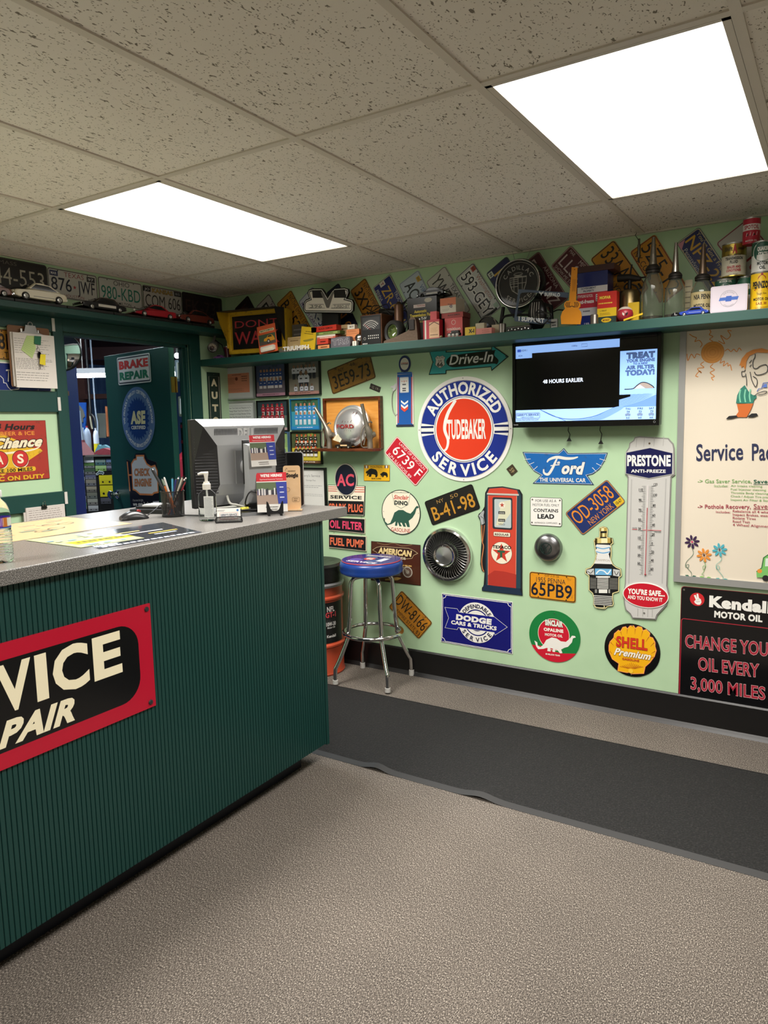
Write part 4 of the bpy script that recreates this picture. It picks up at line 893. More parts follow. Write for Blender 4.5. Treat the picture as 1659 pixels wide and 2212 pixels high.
# ---------------------------------------------------------------- wooden display box
o=root('display_box','wooden shadow box shelf with an orange back panel holding a hubcap and nozzles','display box')
x0,x1=(-0.07729,1.57)[0],(0.3468,1.56)[0];zt=((-0.07296,1.682)[1]+(0.35,1.682)[1])/2;zb=(0.3281,1.37)[1]
WD=noise_mat('dark_wood',[(.3,'#3E1C0E'),(.6,'#6A3318'),(.8,'#7D421F')],9,rough=.3,stretch=(1,6,6),bump=.05)
WO=noise_mat('orange_wood',[(.3,'#D98F3C'),(.7,'#E6A552')],6,rough=.35,stretch=(1,1,9))
b=MB();b.box(x0+.01,x1-.01,WY-.012,WY-.001,zb,zt-.01,WO);b.build('back_panel',o)
for nm,q in(('side_panel',(x0,x0+.014)),('side_panel',(x1-.014,x1))):
 b=MB();b.box(q[0],q[1],WY-.032,WY-.001,zb,zt,WD);b.build(nm,o,bevel=.001)
b=MB();b.box(x0+.014,x1-.014,WY-.032,WY-.001,zt-.014,zt,WD);b.build('top_panel',o,bevel=.001)
SH0=WY-.13
b=MB();b.box(x0-.02,x1+.004,SH0,WY-.033,zb-.012,zb+.005,WD);b.box(x0+.014,x1-.014,WY-.033,WY-.012,zb-.012,zb+.005,WD);b.build('shelf',o,bevel=.002)
q=(((0.04241,1.533)[0]+(0.2538,1.529)[0])/2,((0.1484,1.655)[1]+(0.1406,1.418)[1])/2)
r=((0.1484,1.655)[1]-(0.1406,1.418)[1])/2*1.1
o2=on_wall('polished_hubcap','polished domed hubcap with small red letters standing in the wooden display box','hubcap',(q[0],zb+.006+r),.040)
b=MB();b.lathe([(r,0),(r*.98,.014),(r*.90,.018),(r*.84,.014),(r*.80,.026),(r*.66,.044),(r*.4,.056),(1e-5,.060)],mat('#DEDEDC',rough=.28,metal=.75),56);b.build('dome',o2)
o2.matrix_world=o2.matrix_world@Matrix.Rotation(-.16,4,'X')
s=Sg('lettering','x','x',(0,0));s.z=.062
s.tx('FORD',-r*.52,-r*.16,r*.42,r*.02,mat('#8E1F22',rough=.3),.02,sl=-.2);s.b.build('lettering',o2)
b=MB()
for k in range(4):
 b.tube([(-.28*r+.16*r*k,.12*r,.058),(-.05*r+.17*r*k,.62*r,.044)],.0018,mat('#7C3A3E',rough=.2,metal=.6),6);b.tube([(-.12*r+.12*r*k,-.24*r,.057),(-.12*r+.08*r*k,-.66*r,.042)],.0018,CHROME,6)
b.build('stripes',o2)
NZ=mat('#8C8578',rough=.45,metal=.75)
def nozzle(name,label,x,y,rz,k):
 o=root(name,label,'nozzle',(x,y,zb+.005),rz,group='fuel nozzles in the display box')
 b=MB();b.tube([(0,0,0),(0,0,.004),(0,0,.03),(0,0,.05),(.0,0,.07),(-.006,0,.10),(-.018,0,.128)],[.018,.018,.0165,.015,.021,.023,.016],NZ,14);b.tube([(.01,0,.078),(.032,0,.084)],[.02,.016],NZ,12);b.build('body',o)
 b=MB();b.tube([(-.016,0,.122),(-.038,0,.160),(-.10,0,.250)]if k==0 else[(-.016,0,.122),(-.024,0,.160),(-.045,0,.262)],[.015,.0115,.0105],NZ,14,caps=False);b.tube([(-.0995,0,.249),(-.098,0,.247)]if k==0 else[(-.045,0,.2605),(-.0445,0,.258)],.0085,'#1A1A1A',12);b.build('spout',o)
 b=MB();b.tube([(0.0,0,.006),(-.045,0,.006),(-.055,0,.018),(-.055,0,.09),(-.045,0,.118),(-.020,0,.145),(.006,0,.158),(.016,0,.150)],.0045,NZ,8);b.build('guard',o)
 b=MB();b.tube([(-.040,0,.02),(-.032,0,.05),(-.036,0,.085),(-.028,0,.105)],.004,NZ,8);b.build('trigger',o)
 return o
nozzle('fuel_nozzle','fuel nozzle at the left end of the wooden shelf with its spout pointing left',(0.002293,1.386)[0],1.775,0,0)
nozzle('fuel_nozzle','metal fuel nozzle standing nearly upright at the right end of the wooden shelf',(0.3022,1.39)[0],1.775,.9,1)
s=Sg('paper_tag','cream handwritten paper tag leaning against the polished hubcap','tag',(0.0795,1.438),d=1.77)
A_=lambda x,y:(0.0795+0.0004175*(x-680)+-1.25e-05*(y-880),1.4382+-3.75e-06*(x-680)+-0.0003387*(y-880))
pp=[(0.03377,1.427),(0.06793,1.465),(0.113,1.445),(0.08899,1.412)]
s.base(pp,mat('#E4DDBE',rough=.7),.001)
for k in range(4):s.line([A_(620+k*9,905-k*22),A_(690+k*9,935-k*22)],.0012,'#5A5446')
s.done()
# ---------------------------------------------------------------- toy car builder
def toy_car(name,label,L,W_,H_,body,mw,roof=None,style='coupe',stripe=None,wheelc=None,group='model cars on the shelves',num=None):
 """a little model car: x forward along its length, z up"""
 o=root(name,label,'model car',mw=mw,group=group)
 bm=mat(body,rough=.3,coat=.15)if isinstance(body,str)else body
 rm=bm if roof is None else(mat(roof,rough=.25)if isinstance(roof,str)else roof)
 gl=mat('#15191C',rough=.08)
 P={'coupe':[(-.5,.20),(-.5,.42),(-.47,.56),(-.30,.60),(.12,.60),(.30,.56),(.46,.52),(.5,.44),(.5,.22),(.40,.14),(-.40,.14)],'wedge':[(-.5,.22),(-.5,.56),(-.44,.62),(-.20,.60),(.10,.54),(.34,.42),(.5,.30),(.5,.20),(.40,.14),(-.42,.14)],'sedan':[(-.5,.22),(-.5,.46),(-.42,.56),(-.24,.60),(.20,.60),(.42,.56),(.5,.46),(.5,.24),(.42,.14),(-.42,.14)],'woody':[(-.5,.2),(-.5,.6),(-.48,.64),(.16,.62),(.44,.58),(.5,.45),(.5,.22),(.44,.15),(-.44,.15)]}[style]
 Cb={'coupe':[(-.42,.58),(-.20,.92),(.0,1.0),(.10,.97),(.26,.60)],'wedge':[(-.36,.60),(-.18,.94),(-.04,1.0),(.04,.96),(.26,.50)],'sedan':[(-.36,.58),(-.24,.95),(-.05,1.0),(.08,.96),(.24,.60)],'woody':[(-.48,.62),(-.46,.96),(-.1,1.0),(.08,.96),(.16,.62)]}[style]
 def loft(prof,ws,zs,b,c):
  n=len(prof);vs=[];k=len(ws)
  for w,zc in zip(ws,zs):
   cx=sum(p[0]for p in prof)/n;cz=sum(p[1]for p in prof)/n
   vs+=[((cx+(p[0]-cx)*zc)*L,w*W_,(cz+(p[1]-cz)*zc)*H_)for p in prof]
  b.add(vs,[(i*n+j,i*n+(j+1)%n,(i+1)*n+(j+1)%n,(i+1)*n+j)for i in range(k-1)for j in range(n)],c,True)
  b.add(vs,[tuple(range(n))[::-1],tuple(range((k-1)*n,k*n))],c)
 b=MB();loft(P,(-.5,-.48,-.3,0,.3,.48,.5),(.9,.97,1,1.01,1,.97,.9),b,bm);b.build('body',o,angle=.9)
 if style!='open':
  b=MB();loft([(p[0],p[1])for p in Cb],(-.44,-.40,0,.40,.44),(.86,.97,1,.97,.86),b,rm);b.build('cabin',o,angle=.9)
  n=len(Cb);xs=[p[0]for p in Cb]
  for sg in(-1,1):
   b=MB();y=sg*W_*.445
   q=[(Cb[0][0]+.10,.64),(Cb[1][0]+.05,.88),(Cb[3][0]-.01,.90),(Cb[4][0]-.07,.64)]
   b.add([(p[0]*L,y-sg*.0,p[1]*H_)for p in q],[(0,1,2,3)],gl);b.build('side_window',o)
  b=MB();a,c_=Cb[3],Cb[4]
  b.add([((a[0]+.012)*L,-.34*W_,a[1]*.98*H_),((a[0]+.012)*L,.34*W_,a[1]*.98*H_),((c_[0]+.012)*L,.38*W_,(c_[1]+.02)*H_),((c_[0]+.012)*L,-.38*W_,(c_[1]+.02)*H_)],[(0,1,2,3)],gl);b.build('windshield',o)
 hub=mat(wheelc or '#C9C9C7',rough=.2,metal=.9)
 for x in(-.32,.31):
  for sg in(-1,1):
   b=MB();b.T=Matrix.Translation((x*L,sg*W_*.46,.21*H_))@Matrix.Rotation(-sg*math.pi/2,4,'X')
   r=.21*H_;t=W_*.09
   b.lathe([(r*.62,t),(r*.92,t),(r,t*.6),(r,-t),(1e-5,-t)],RUBBER,20);w=b.build('wheel',o)
   b=MB();b.T=Matrix.Translation((x*L,sg*W_*.46,.21*H_))@Matrix.Rotation(-sg*math.pi/2,4,'X')
   b.lathe([(r*.64,t*.98),(r*.58,t*.7),(r*.2,t*.75),(1e-5,t)],hub,16);b.build('wheel_hub',w)
 b=MB();b.box(.488*L,.51*L,-.44*W_,.44*W_,.22*H_,.29*H_,CHROME);b.build('bumper',o)
 b=MB();b.box(-.51*L,-.488*L,-.44*W_,.44*W_,.24*H_,.31*H_,CHROME);b.build('bumper',o)
 for sg in(-1,1):
  b=MB();b.ball((.485*L,sg*.33*W_,.42*H_),.055*W_,mat('#E8E8E0',rough=.1),8);b.build('headlight',o)
 if stripe:
  for sg in(-1,1):
   b=MB();b.box(-.24*L,.16*L,sg*W_*.501-.0004,sg*W_*.501+.0004,stripe[1]*H_,stripe[2]*H_,stripe[0]);b.build('side_stripe',o)
 return o
def at(x,y,z,rz):return Matrix.Translation((x,y,z))@Matrix.Rotation(rz,4,'Z')
toy_car('toy_wagon','tiny wood panelled toy wagon parked on the wooden display box shelf',abs((0.1953,1.408)[0]-(0.07281,1.408)[0]),.036,.042,'#16120F',at(((0.1953,1.408)[0]+(0.07281,1.408)[0])/2,1.752,zb+.005,math.pi),style='woody',stripe=('#D9B98A',.36,.56),wheelc='#E8E4DC')
# ---------------------------------------------------------------- framed pictures
def frame(label,tl,br,fw,fc,inner,cat='picture frame',nm='picture_frame',d=.02,y=None):
 c=((tl[0]+br[0])/2,(tl[1]+br[1])/2)
 s=Sg(nm,label,cat,c,group='framed pictures beside the corner')
 x0,z1,x1,z0=tl[0],tl[1],br[0],br[1]
 s.base(rect(x0+fw,z0+fw,x1-fw,z1-fw),'#F0EEE8',d*.5)
 s.part('picture');s.z=d*.5+.0005;inner(s,x0+fw,z0+fw,x1-fw,z1-fw)
 s.part('frame');s.z=0
 for p in(rect(x0,z0,x0+fw,z1),rect(x1-fw,z0,x1,z1),rect(x0+fw,z0,x1-fw,z0+fw),rect(x0+fw,z1-fw,x1-fw,z1)):s.base(p,fc,d)
 s.part('cover_glass');s.z=d*.62;
 s.parts.pop()
 return s.done()
def team(bg1,bg2,shirts,trousers,rows,base=None,cap=None,split=.5,title=None,seed=3,size=1.0,hat=None,skin='#B98262'):
 def f(s,x0,y0,x1,y1):
  rr=random.Random(seed);w,h=x1-x0,y1-y0
  s.poly(rect(x0,y0,x1,y1),bg1);s.poly(rect(x0,y0,x1,y0+h*split),bg2)
  for k in range(14):
   q=(x0+w*rr.uniform(.03,.97),y0+h*rr.uniform(split+.08,.97));s.poly(circ(q,min(w*.05,(q[0]-x0),(x1-q[0])),7),rr.choice([bg1,base or bg1]))
  for n,ym,sc,st in rows:
   for i in range(n):
    cx=x0+w*(.5+(i-(n-1)/2)*.80/max(n,4.5))+rr.uniform(-.004,.004);cy=y0+h*ym;u=h*.085*sc*size
    if st:s.poly([(cx-u*.55,cy-u*3.6),(cx-u*.08,cy-u*3.6),(cx,cy-u*2),(cx+u*.08,cy-u*3.6),(cx+u*.55,cy-u*3.6),(cx+u*.62,cy-u*1.6),(cx-u*.62,cy-u*1.6)],trousers)
    else:s.poly([(cx-u*.75,cy-u*2.7),(cx+u*.75,cy-u*2.7),(cx+u*.7,cy-u*1.6),(cx-u*.7,cy-u*1.6)],trousers)
    s.poly([(cx-u*.85,cy-u*1.7),(cx+u*.85,cy-u*1.7),(cx+u*.95,cy-u*.3),(cx+u*.5,cy+u*.15),(cx-u*.5,cy+u*.15),(cx-u*.95,cy-u*.3)],shirts)
    s.poly([(cx-u*.35,cy-u*.9),(cx+u*.35,cy-u*.9),(cx+u*.35,cy-u*.6),(cx-u*.35,cy-u*.6)],trousers)
    s.poly(circ((cx,cy+u*.55),u*.48,8,u*.58),skin)
    if hat:s.poly(circ((cx,cy+u*.75),u*.5,8,u*.42),hat)
  if title:s.poly(rect(x0,y0,x1,y0+h*.09),title[1]);(s.tx if title[0]=='ASTROS' else lambda q,*a:s.pr(*a[:5]))(title[0],x0+w*.2,y0+h*.03,x1-w*.2,y0+h*.065,title[2])
 return f
SLV=mat('#B9BCBC',rough=.3,metal=.5)
def cert(s,x0,y0,x1,y1):
 w,h=x1-x0,y1-y0
 s.poly(rect(x0,y0,x1,y1),'#C9CDCB');p=(x0+w*.12,y0+h*.17,x0+w*.88,y0+h*.79);s.poly(rect(*p),'#D98E70')
 W2,H2=p[2]-p[0],p[3]-p[1]
 s.pr(p[0]+W2*.25,p[1]+H2*.90,p[0]+W2*.7,p[1]+H2*.95,'#6B3A2E')
 s.scrib(p[0]+W2*.06,p[1]+H2*.45,p[0]+W2*.42,p[1]+H2*.80,5,'#7A4636',.25,4);s.scrib(p[0]+W2*.66,p[1]+H2*.55,p[0]+W2*.95,p[1]+H2*.88,3,'#5A2E26',.35,5);s.scrib(p[0]+W2*.06,p[1]+H2*.06,p[0]+W2*.8,p[1]+H2*.24,4,'#8A5442',.25,6);s.circ((p[0]+W2*.44,p[1]+H2*.72),W2*.06,'#8A4A3A',n=12)
def law(s,x0,y0,x1,y1):
 w,h=x1-x0,y1-y0
 s.poly(rect(x0,y0,x1,y1),'#D5DAD8');s.line(rect(x0+w*.09,y0+h*.08,x1-w*.07,y1-h*.11),.0012,'#4A5A66',closed=True)
 for k,t in enumerate(('New York State Law Requires Us To','Manage Waste Tires From Vehicles To','Exchange For An Equal Number Of New','Tires That We Install. We Are Required','To Charge A Separate And Distinct Waste','Tire Management And Recycling Fee Of','Two Dollars Fifty Per New Tire')):
  y=y1-h*(.20+k*.095);s.tx(t,x0+w*.13,y,x1-w*.11,y+h*.05,'#3A4652',.0)
frame('silver framed orange certificate in the top left of the framed pictures',(-0.9403,1.928),(-0.6549,1.704),.008,SLV,cert)
frame('framed photo of a team in blue shirts and white trousers between certificate and basketball photo',(-0.6373,1.929),(-0.3776,1.709),.006,BLACK,team('#4A5470','#6E6670','#2F4C8C','#D8D4D6',((7,.74,1,1),(6,.47,1,0)),base='#3A465C',title=('','#B98A9C','#4A2A3A'),split=.45))
frame('framed photo of a basketball team in white jerseys, top right of the framed pictures',(-0.3614,1.927),(-0.1038,1.708),.006,BLACK,team('#6A6C66','#8A8578','#D5D8E2','#2A2E3A',((6,.80,1.1,1),(2,.58,1.5,1),(4,.24,.9,0)),base='#4F524C',title=('','#B98A80','#5A3A34'),skin='#8A6A56'))
frame('silver framed notice in small print below the orange certificate',(-0.9336,1.691),(-0.656,1.464),.008,SLV,law)
frame('framed photo of a team in red shirts below the blue team photo',(-0.636,1.688),(-0.3708,1.485),.006,BLACK,team('#33454A','#5E7468','#A8283C','#D9D4CE',((5,.80,1.1,1),(5,.52,1.1,1)),base='#2A383E',hat='#A82A3A',title=('','#B9A0A0','#5A3A3A')))
frame('framed photo of a team in light blue shirts under the basketball photo',(-0.3507,1.689),(-0.1146,1.49),.007,mat('#1F6F9E',rough=.3),team('#3F6A50','#3F9AB0','#3F8FD0','#D5DDE4',((5,.78,1.1,1),(5,.48,1.1,1)),base='#2F4A3A',title=('','#2F86C0','#E8EEF2'),split=.6))
frame('framed photo of players on bright grass half hidden behind the monitor',(-0.6229,1.48),(-0.3735,1.28),.006,mat('#4A6A8A',rough=.3),team('#8FB070','#A8C87A','#5A6E88','#E2E4E4',((5,.80,1.1,1),(5,.45,1.1,1)),base='#7A9A60',title=('','#5A86B0','#E8EEF2')))
frame('framed photo of a team in black shirts on yellow grass, lowest of the team photos',(-0.3559,1.479),(-0.1088,1.271),.006,BLACK,team('#4F5A38','#C9B83A','#2A221E','#DDD8D0',((5,.86,.9,1),(6,.66,.9,1),(6,.46,1,0)),base='#8A9A48',hat='#C2552A',title=('ASTROS','#6A4A30','#F0EAE0'),split=.5))
def bill(s,x0,y0,x1,y1):
 w,h=x1-x0,y1-y0
 s.poly(rect(x0,y0,x1,y1),'#DEDDD8');s.tx("Gerry's Service",x0+w*.16,y0+h*.80,x1-w*.16,y0+h*.86,'#3A3A3C',-.012);s.tx('Storage Fee',x0+w*.33,y0+h*.69,x1-w*.33,y0+h*.73,'#5A5A5C',-.01)
 s.scrib(x0+w*.1,y0+h*.50,x1-w*.06,y0+h*.59,2,'#8A8A8C',.25,3);s.scrib(x0+w*.12,y0+h*.28,x1-w*.06,y0+h*.36,2,'#9A9A9C',.2,4)
frame('black framed white notice about storage on the wall behind the counter corner',(-0.3305,1.25),((-0.08307,1.254)[0],(-0.08307,1.254)[1]-.27),.011,BLACK,bill)
frame('small black framed paper mostly hidden behind the monitor stand',(-0.5029,1.257),(-0.4082,1.087),.009,BLACK,lambda s,x0,y0,x1,y1:(s.poly(rect(x0,y0,x1,y1),'#D9DADA'),s.scrib(x0,y0,x1,y1,5,'#8A8A8C',.3,2)))
# ---------------------------------------------------------------- television
TD=1.77
o=root('television','wall mounted black television showing 48 HOURS EARLIER','television')
p00,p10,p01,p11=(1.2,1.481),(1.938,1.484),(1.207,1.913),(1.942,1.918)
x0,x1,z0,z1=(p00[0]+p01[0])/2,(p10[0]+p11[0])/2,(p00[1]+p10[1])/2,(p01[1]+p11[1])/2
b=MB();b.box(x0,x1,TD+.004,TD+.05,z0,z1,mat('#0B0B0C',rough=.35));b.build('housing',o,bevel=.006)
fw=.017;zb2=z0+.030
b=MB()
for q in((x0,x0+fw,z0,z1),(x1-fw,x1,z0,z1),(x0+fw,x1-fw,z0,zb2),(x0+fw,x1-fw,z1-fw,z1)):b.box(q[0],q[1],TD-.006,TD+.004,q[2],q[3],GLOSS)
b.build('bezel',o,bevel=.003)
b=MB();b.box(x0+.15,x1-.15,TD+.05,WY-.002,z0+.1,z1-.1,'#1A1A1B');b.build('wall_bracket',o)
X_0,X_1,Z_0,Z_1=x0+fw,x1-fw,zb2,z1-fw
SW,SH=X_1-X_0,Z_1-Z_0
s=Sg('screen','x','x',(0,0),d=TD+.004,w0=.002)
def E(c,k=1.0):return mat(c,rough=.25,emit=k)
def sp(u,v):return(X_0+u*SW,Z_0+v*SH)
def sr(u0,v0,u1,v1):return rect(*sp(u0,v0),*sp(u1,v1))
s.poly(sr(0,0,1,1),mat('#050506',rough=.12))
SKY='#8CB4F2'
s.poly(sr(.0,.90,.752,1),E(SKY,.9));s.poly(sr(0,.84,.125,.90),E(SKY,.9));s.poly(sr(.012,.925,.04,.96),E('#3A62D0',.6));s.text('HDMI 1',sp(.043,.93),sp(.09,.93),sp(.043,.955),'#3A5A9A',.0);s.text('PCM',sp(.022,.862),sp(.05,.862),sp(.022,.885),'#3A4A6A',.0)
s.text('1080p',sp(.42,.945),sp(.46,.945),sp(.42,.965),'#7A92C0',0);s.line(sr(.49,.935,.53,.97),.001,'#7A92C0',closed=True)
s.poly(sr(0,0,1,.155),E('#9CC0F4',.85));s.poly(sr(.755,.155,1,.31),E('#6E96DC',.6))
for k in range(10):s.line([sp(.755,.17+k*.012),sp(.83,.19+k*.014),sp(.92,.24+k*.012),sp(1,.30)],.0012,E('#9CC0F8',.8),sm=4)
s.poly([sp(.755,.25),sp(.83,.285),sp(.83,.31),sp(.755,.31)],mat('#050506',rough=.12))
s.line([sp(.19,.155),sp(.30,.06),sp(.42,.02),sp(.58,.05),sp(.72,.155)],.003,E('#3A62B8',.5),sm=6);s.poly(spline([sp(.42,.0),sp(.58,.04),sp(.72,.155),sp(.79,.155),sp(.68,.04),sp(.60,0)],4,True),E('#7AA0E4',.7))
s.line([sp(.19,.155),sp(.28,.08),sp(.38,0)],.002,E('#3A62B8',.5),sm=5)
s.poly(sr(.757,.31,1,.845),E('#8FB8F6',.95));
TB=E('#5A78B4',.25)
for t,v,h_,u0,u1,o_ in(('TREAT',.745,.075,.80,.985,.06),('YOUR ENGINE',.70,.038,.80,.985,.03),('TO A NEW',.668,.025,.845,.94,.03),('AIR FILTER',.615,.045,.80,.985,.04),('TODAY!',.54,.065,.795,.985,.05)):s.text(t,sp(u0,v),sp(u1,v),sp(u0,v+h_),TB,o_,'#2A447E',.025)
ac=[sp(.79,.375),sp(.845,.378),sp(.875,.42),sp(.905,.45),sp(.94,.44),sp(.975,.40),sp(.985,.375)]
s.poly(ac+[sp(.93,.375),sp(.89,.425),sp(.855,.375)],E('#A89A94',.5));s.line(ac,.004,E('#2A3038',.1),sm=4);s.poly([sp(.86,.378),sp(.89,.425),sp(.925,.378)],E('#D8E6FA',.9))
s.text('48 HOURS EARLIER',sp(.21,.495),sp(.505,.495),sp(.21,.545),E('#DDEBFF',1.0),.025)
s.line(rrect(*sp(-.0+.004,.045),*sp(.187,.115),.006),.0016,'#4A4A8A',closed=True);s.text("GERRY'S SERVICE",sp(.010,.078),sp(.178,.078),sp(.010,.105),E('#3A3F7A',.1),.02);s.text('COMPLETE AUTO REPAIR',sp(.04,.055),sp(.14,.055),sp(.04,.067),E('#3A3F7A',.1),.01);s.text('www.GerrysService.com',sp(.01,.018),sp(.178,.018),sp(.01,.035),'#4A3F6A',.01)
for u,d_,t_ in((.80,'THU','74'),(.88,'FRI','72'),(.955,'SAT','73')):
 s.text(d_,sp(u,.122),sp(u+.034,.122),sp(u,.145),'#3F5A96',.02);s.text(t_,sp(u+.008,.085),sp(u+.028,.085),sp(u+.008,.108),'#2A3A66',.02)
 for k in range(3):s.circ(sp(u+.006+k*.010,.06+(.008 if k==1 else 0)),.006,E('#7F93B8',.35),n=12)
s.text('52',sp(.805,.012),sp(.828,.012),sp(.805,.03),'#2A3A66',.02);s.text('60',sp(.885,.012),sp(.908,.012),sp(.885,.03),'#2A3A66',.02);s.text('60',sp(.96,.012),sp(.983,.012),sp(.96,.03),'#2A3A66',.02)
sc=s.b.build('screen',o);sc.matrix_local=s.mw
s=Sg('brand_mark','x','x',(0,0),d=TD-.006,w0=.0004);s.tx('TOSHIBA',x0+.008,z0+.012,x0+.034,z0+.017,'#B9B9B9',.01);s.ring((x1-.022,z0+.017),.004,.005,'#9A9A9A',16)
bm_=s.b.build('brand_mark',o);bm_.matrix_local=s.mw
for k,(px,ln)in enumerate(((.335,.06),(.60,.075))):
 xx=x0+(x1-x0)*(.385 if k==0 else .605)
 o2=root('dangling_cable',('short black cable hanging below the left part of the television','short black cable hanging below the middle of the television')[k],'cable')
 b=MB();b.tube([(xx,TD+.06,z0+.03),(xx-.006,TD+.062,z0-.02),(xx+.004,TD+.062,z0-.04),(xx-.002,TD+.062,z0-ln)],.0022,BLACK,6);b.build('cord',o2)
 b=MB();zz=z0-ln;b.add([(xx-.012,TD+.055,zz-.014),(xx+.012,TD+.055,zz-.014),(xx,TD+.055,zz+.006),(xx-.012,TD+.068,zz-.014),(xx+.012,TD+.068,zz-.014),(xx,TD+.068,zz+.006)],[(0,1,2),(3,5,4),(0,3,4,1),(1,4,5,2),(2,5,3,0)],BLACK);b.build('plug',o2)
# ---------------------------------------------------------------- bar stool and drum
o=root('bar_stool','chrome bar stool with a blue padded round seat in front of the sign wall','stool',(.372,1.652,0))
ST=.728
b=MB();b.lathe([(1e-5,ST-.075),(.165,ST-.075),(.182,ST-.066),(.186,ST-.05),(.182,ST-.038),(.187,ST-.025),(.182,ST-.008),(.172,ST),(1e-5,ST+.006)],mat('#1C3C86',rough=.3,bump=.12,bscale=14),48);se=b.build('seat',o)
s=Sg('seat_print','x','x',(0,0),w0=0);s.z=ST+.0065
s.circ((0,0),.172,mat('#252A78',rough=.25),n=48)
for p,c in(((-.02,.03),'#5A6E86'),((.05,-.02),'#3A4E8A'),((-.07,-.05),'#5A4EA0')):s.circ(p,.04,c,n=16)
s.poly(rect(-.06,-.03,.05,.035),'#2A2F6A');s.tx('SERVICE',-.10,-.12,.10,-.085,'#D8D6DE',.04);s.pr(-.09,.075,.09,.115,'#D9D4C8');s.circ((-.01,.0),.035,'#C23A3A',n=24);s.tx('66',-.03,-.015,.012,.02,'#EDE8DE',.04)
s.poly(rect(.06,-.05,.1,.05),'#C9CCD6')
b2=s.b.build('seat_print',se)
b=MB();b.tube([(.171*math.cos(a),.171*math.sin(a),ST+.003)for a in[2*math.pi*i/40 for i in range(40)]],.0035,mat('#C24A55',rough=.3),6,closed=True);b.build('piping',se)
b=MB();b.lathe([(1e-5,ST-.088),(.11,ST-.088),(.11,ST-.075),(1e-5,ST-.0755)],mat('#2A2A2A',rough=.4),28);b.build('swivel_plate',o)
for a in(.87,2.45,4.03,5.62):
 ca,sa=math.cos(a),math.sin(a)
 b=MB();pr=[(.02,ST-.092),(.075,ST-.094),(.105,ST-.100),(.122,ST-.118),(.128,ST-.15),(.138,.42),(.150,.30),(.152,.28),(.20,.17),(.228,.115),(.236,.098),(.238,.03)]
 b.tube([(r_*ca,r_*sa,z)for r_,z in spline(pr,3)],.0125,CHROME,12);lg=b.build('leg',o)
 b=MB();b.T=Matrix.Translation((.238*ca,.238*sa,0));b.lathe([(1e-5,.001+(.009 if a>3 else 0)),(.0165,.001+(.009 if a>3 else 0)),(.0155,.034),(1e-5,.0345)],mat('#B9B7B2',rough=.6),14);b.build('rubber_foot',lg)
b=MB();b.tube([(.172*math.cos(a),.172*math.sin(a),.30)for a in[2*math.pi*i/48 for i in range(48)]],.0115,CHROME,12,closed=True);b.build('foot_ring',o)
o=root('oil_drum','orange oil drum used as a bin with a black bag, half hidden behind the counter','drum',(-.055,1.655,0))
TR=mat('#B5482C',rough=.38)
b=MB();b.lathe([(1e-5,.0),(.172,.0),(.176,.01),(.17,.02),(.17,.17),(.181,.18),(.181,.19),(.17,.2),(.17,.462),(.181,.472),(.181,.482),(.17,.492),(.17,.61),(.176,.62),(.16,.62),(.16,.3),(1e-5,.3)],TR,40);b.build('drum_shell',o)
s=Sg('label','x','x',(0,0));b=MB();rr=.1705;n=14;a0,a1=math.radians(-85),math.radians(15)
b.add([(rr*math.cos(a0+(a1-a0)*i/n),rr*math.sin(a0+(a1-a0)*i/n),z)for z in(.205,.455)for i in range(n+1)],[(i,i+1,n+2+i,n+1+i)for i in range(n)],mat('#121213',rough=.35),True);lb=b.build('label',o)
def curved(o,t,ac,r,z,h,w,c,off=.02):
 vs,fs=glyphs(t,off);x0=min(v[0]for v in vs);x1=max(v[0]for v in vs)
 b=MB();b.add([(r*math.cos(ac+((v[0]-x0)/(x1-x0)-.5)*w/r),r*math.sin(ac+((v[0]-x0)/(x1-x0)-.5)*w/r),z+v[1]/.684*h)for v in vs],fs,c);return b
ac=math.radians(-19)
for k,(t,z,h,w,c)in enumerate((('NFL',.40,.030,.055,'#D9D4D0'),('GT-1',.365,.03,.075,'#C9434A'),('10W-30',.312,.022,.07,'#D9D8D4'),('Motor Oil',.296,.010,.055,'#C9C8C4'),('Kendall',.240,.016,.065,'#D9D8D4'))):
 curved(o,t,ac,.1712,z,h,w,c,.03).build('label_print',lb)
BAG=mat('#101011',rough=.28,bump=.6,bscale=38)
b=MB();b.lathe([(.178,.57),(.184,.59),(.180,.61),(.186,.63),(.181,.65),(.184,.67),(.17,.685),(.12,.678),(.06,.665),(1e-5,.66)],BAG,40);b.lathe([(.177,.545),(.183,.56),(.178,.575)],mat('#8A8A8C',rough=.3,bump=.6,bscale=60),40);b.build('bin_bag',o)
# ================================================================ long shelf on the back wall
SZ,SF=1.957,1.60
b=MB();b.box(LX+.001,X1-.02,SF,WY-.001,SZ-.042,SZ,mat('#1D4A42',rough=.45));tag(b.build('wall_shelf',bevel=.002),'long dark green shelf running high along the back wall above the signs','shelf')
GP='licence plates leaning above the long shelf'
WH='#C9C8C2'
plate('licence_plate','dark brown licence plate behind the walk signal, first from the corner',(-0.6842,2.377),(-0.8089,2.3),'#241414','#120C0A',[('KE 2',.1,.6,.15,.7,'#4A2A26',.02)],worn=.4,group=GP)
plate('licence_plate','white licence plate FA with purple NEW lettering behind the walk signal',(-0.502,2.369),(-0.6185,2.295),WH,'#3A3A3C',[('NEW JERSEY',.22,.8,.74,.92,'#6A3A5A',.03),('FA 31',.10,.9,.16,.66,'#1B1B1D',.02)],group=GP)
plate('licence_plate','orange licence plate B-15 with THE EMPIRE STATE along its edge',(-0.3197,2.371),(-0.4432,2.296),'#B9862A','#5A4012',[('NY-THE EMPIRE STATE',.08,.95,.72,.92,K1,.01),('B-1527',.10,.92,.14,.64,K1,.02)],worn=.35,group=GP)
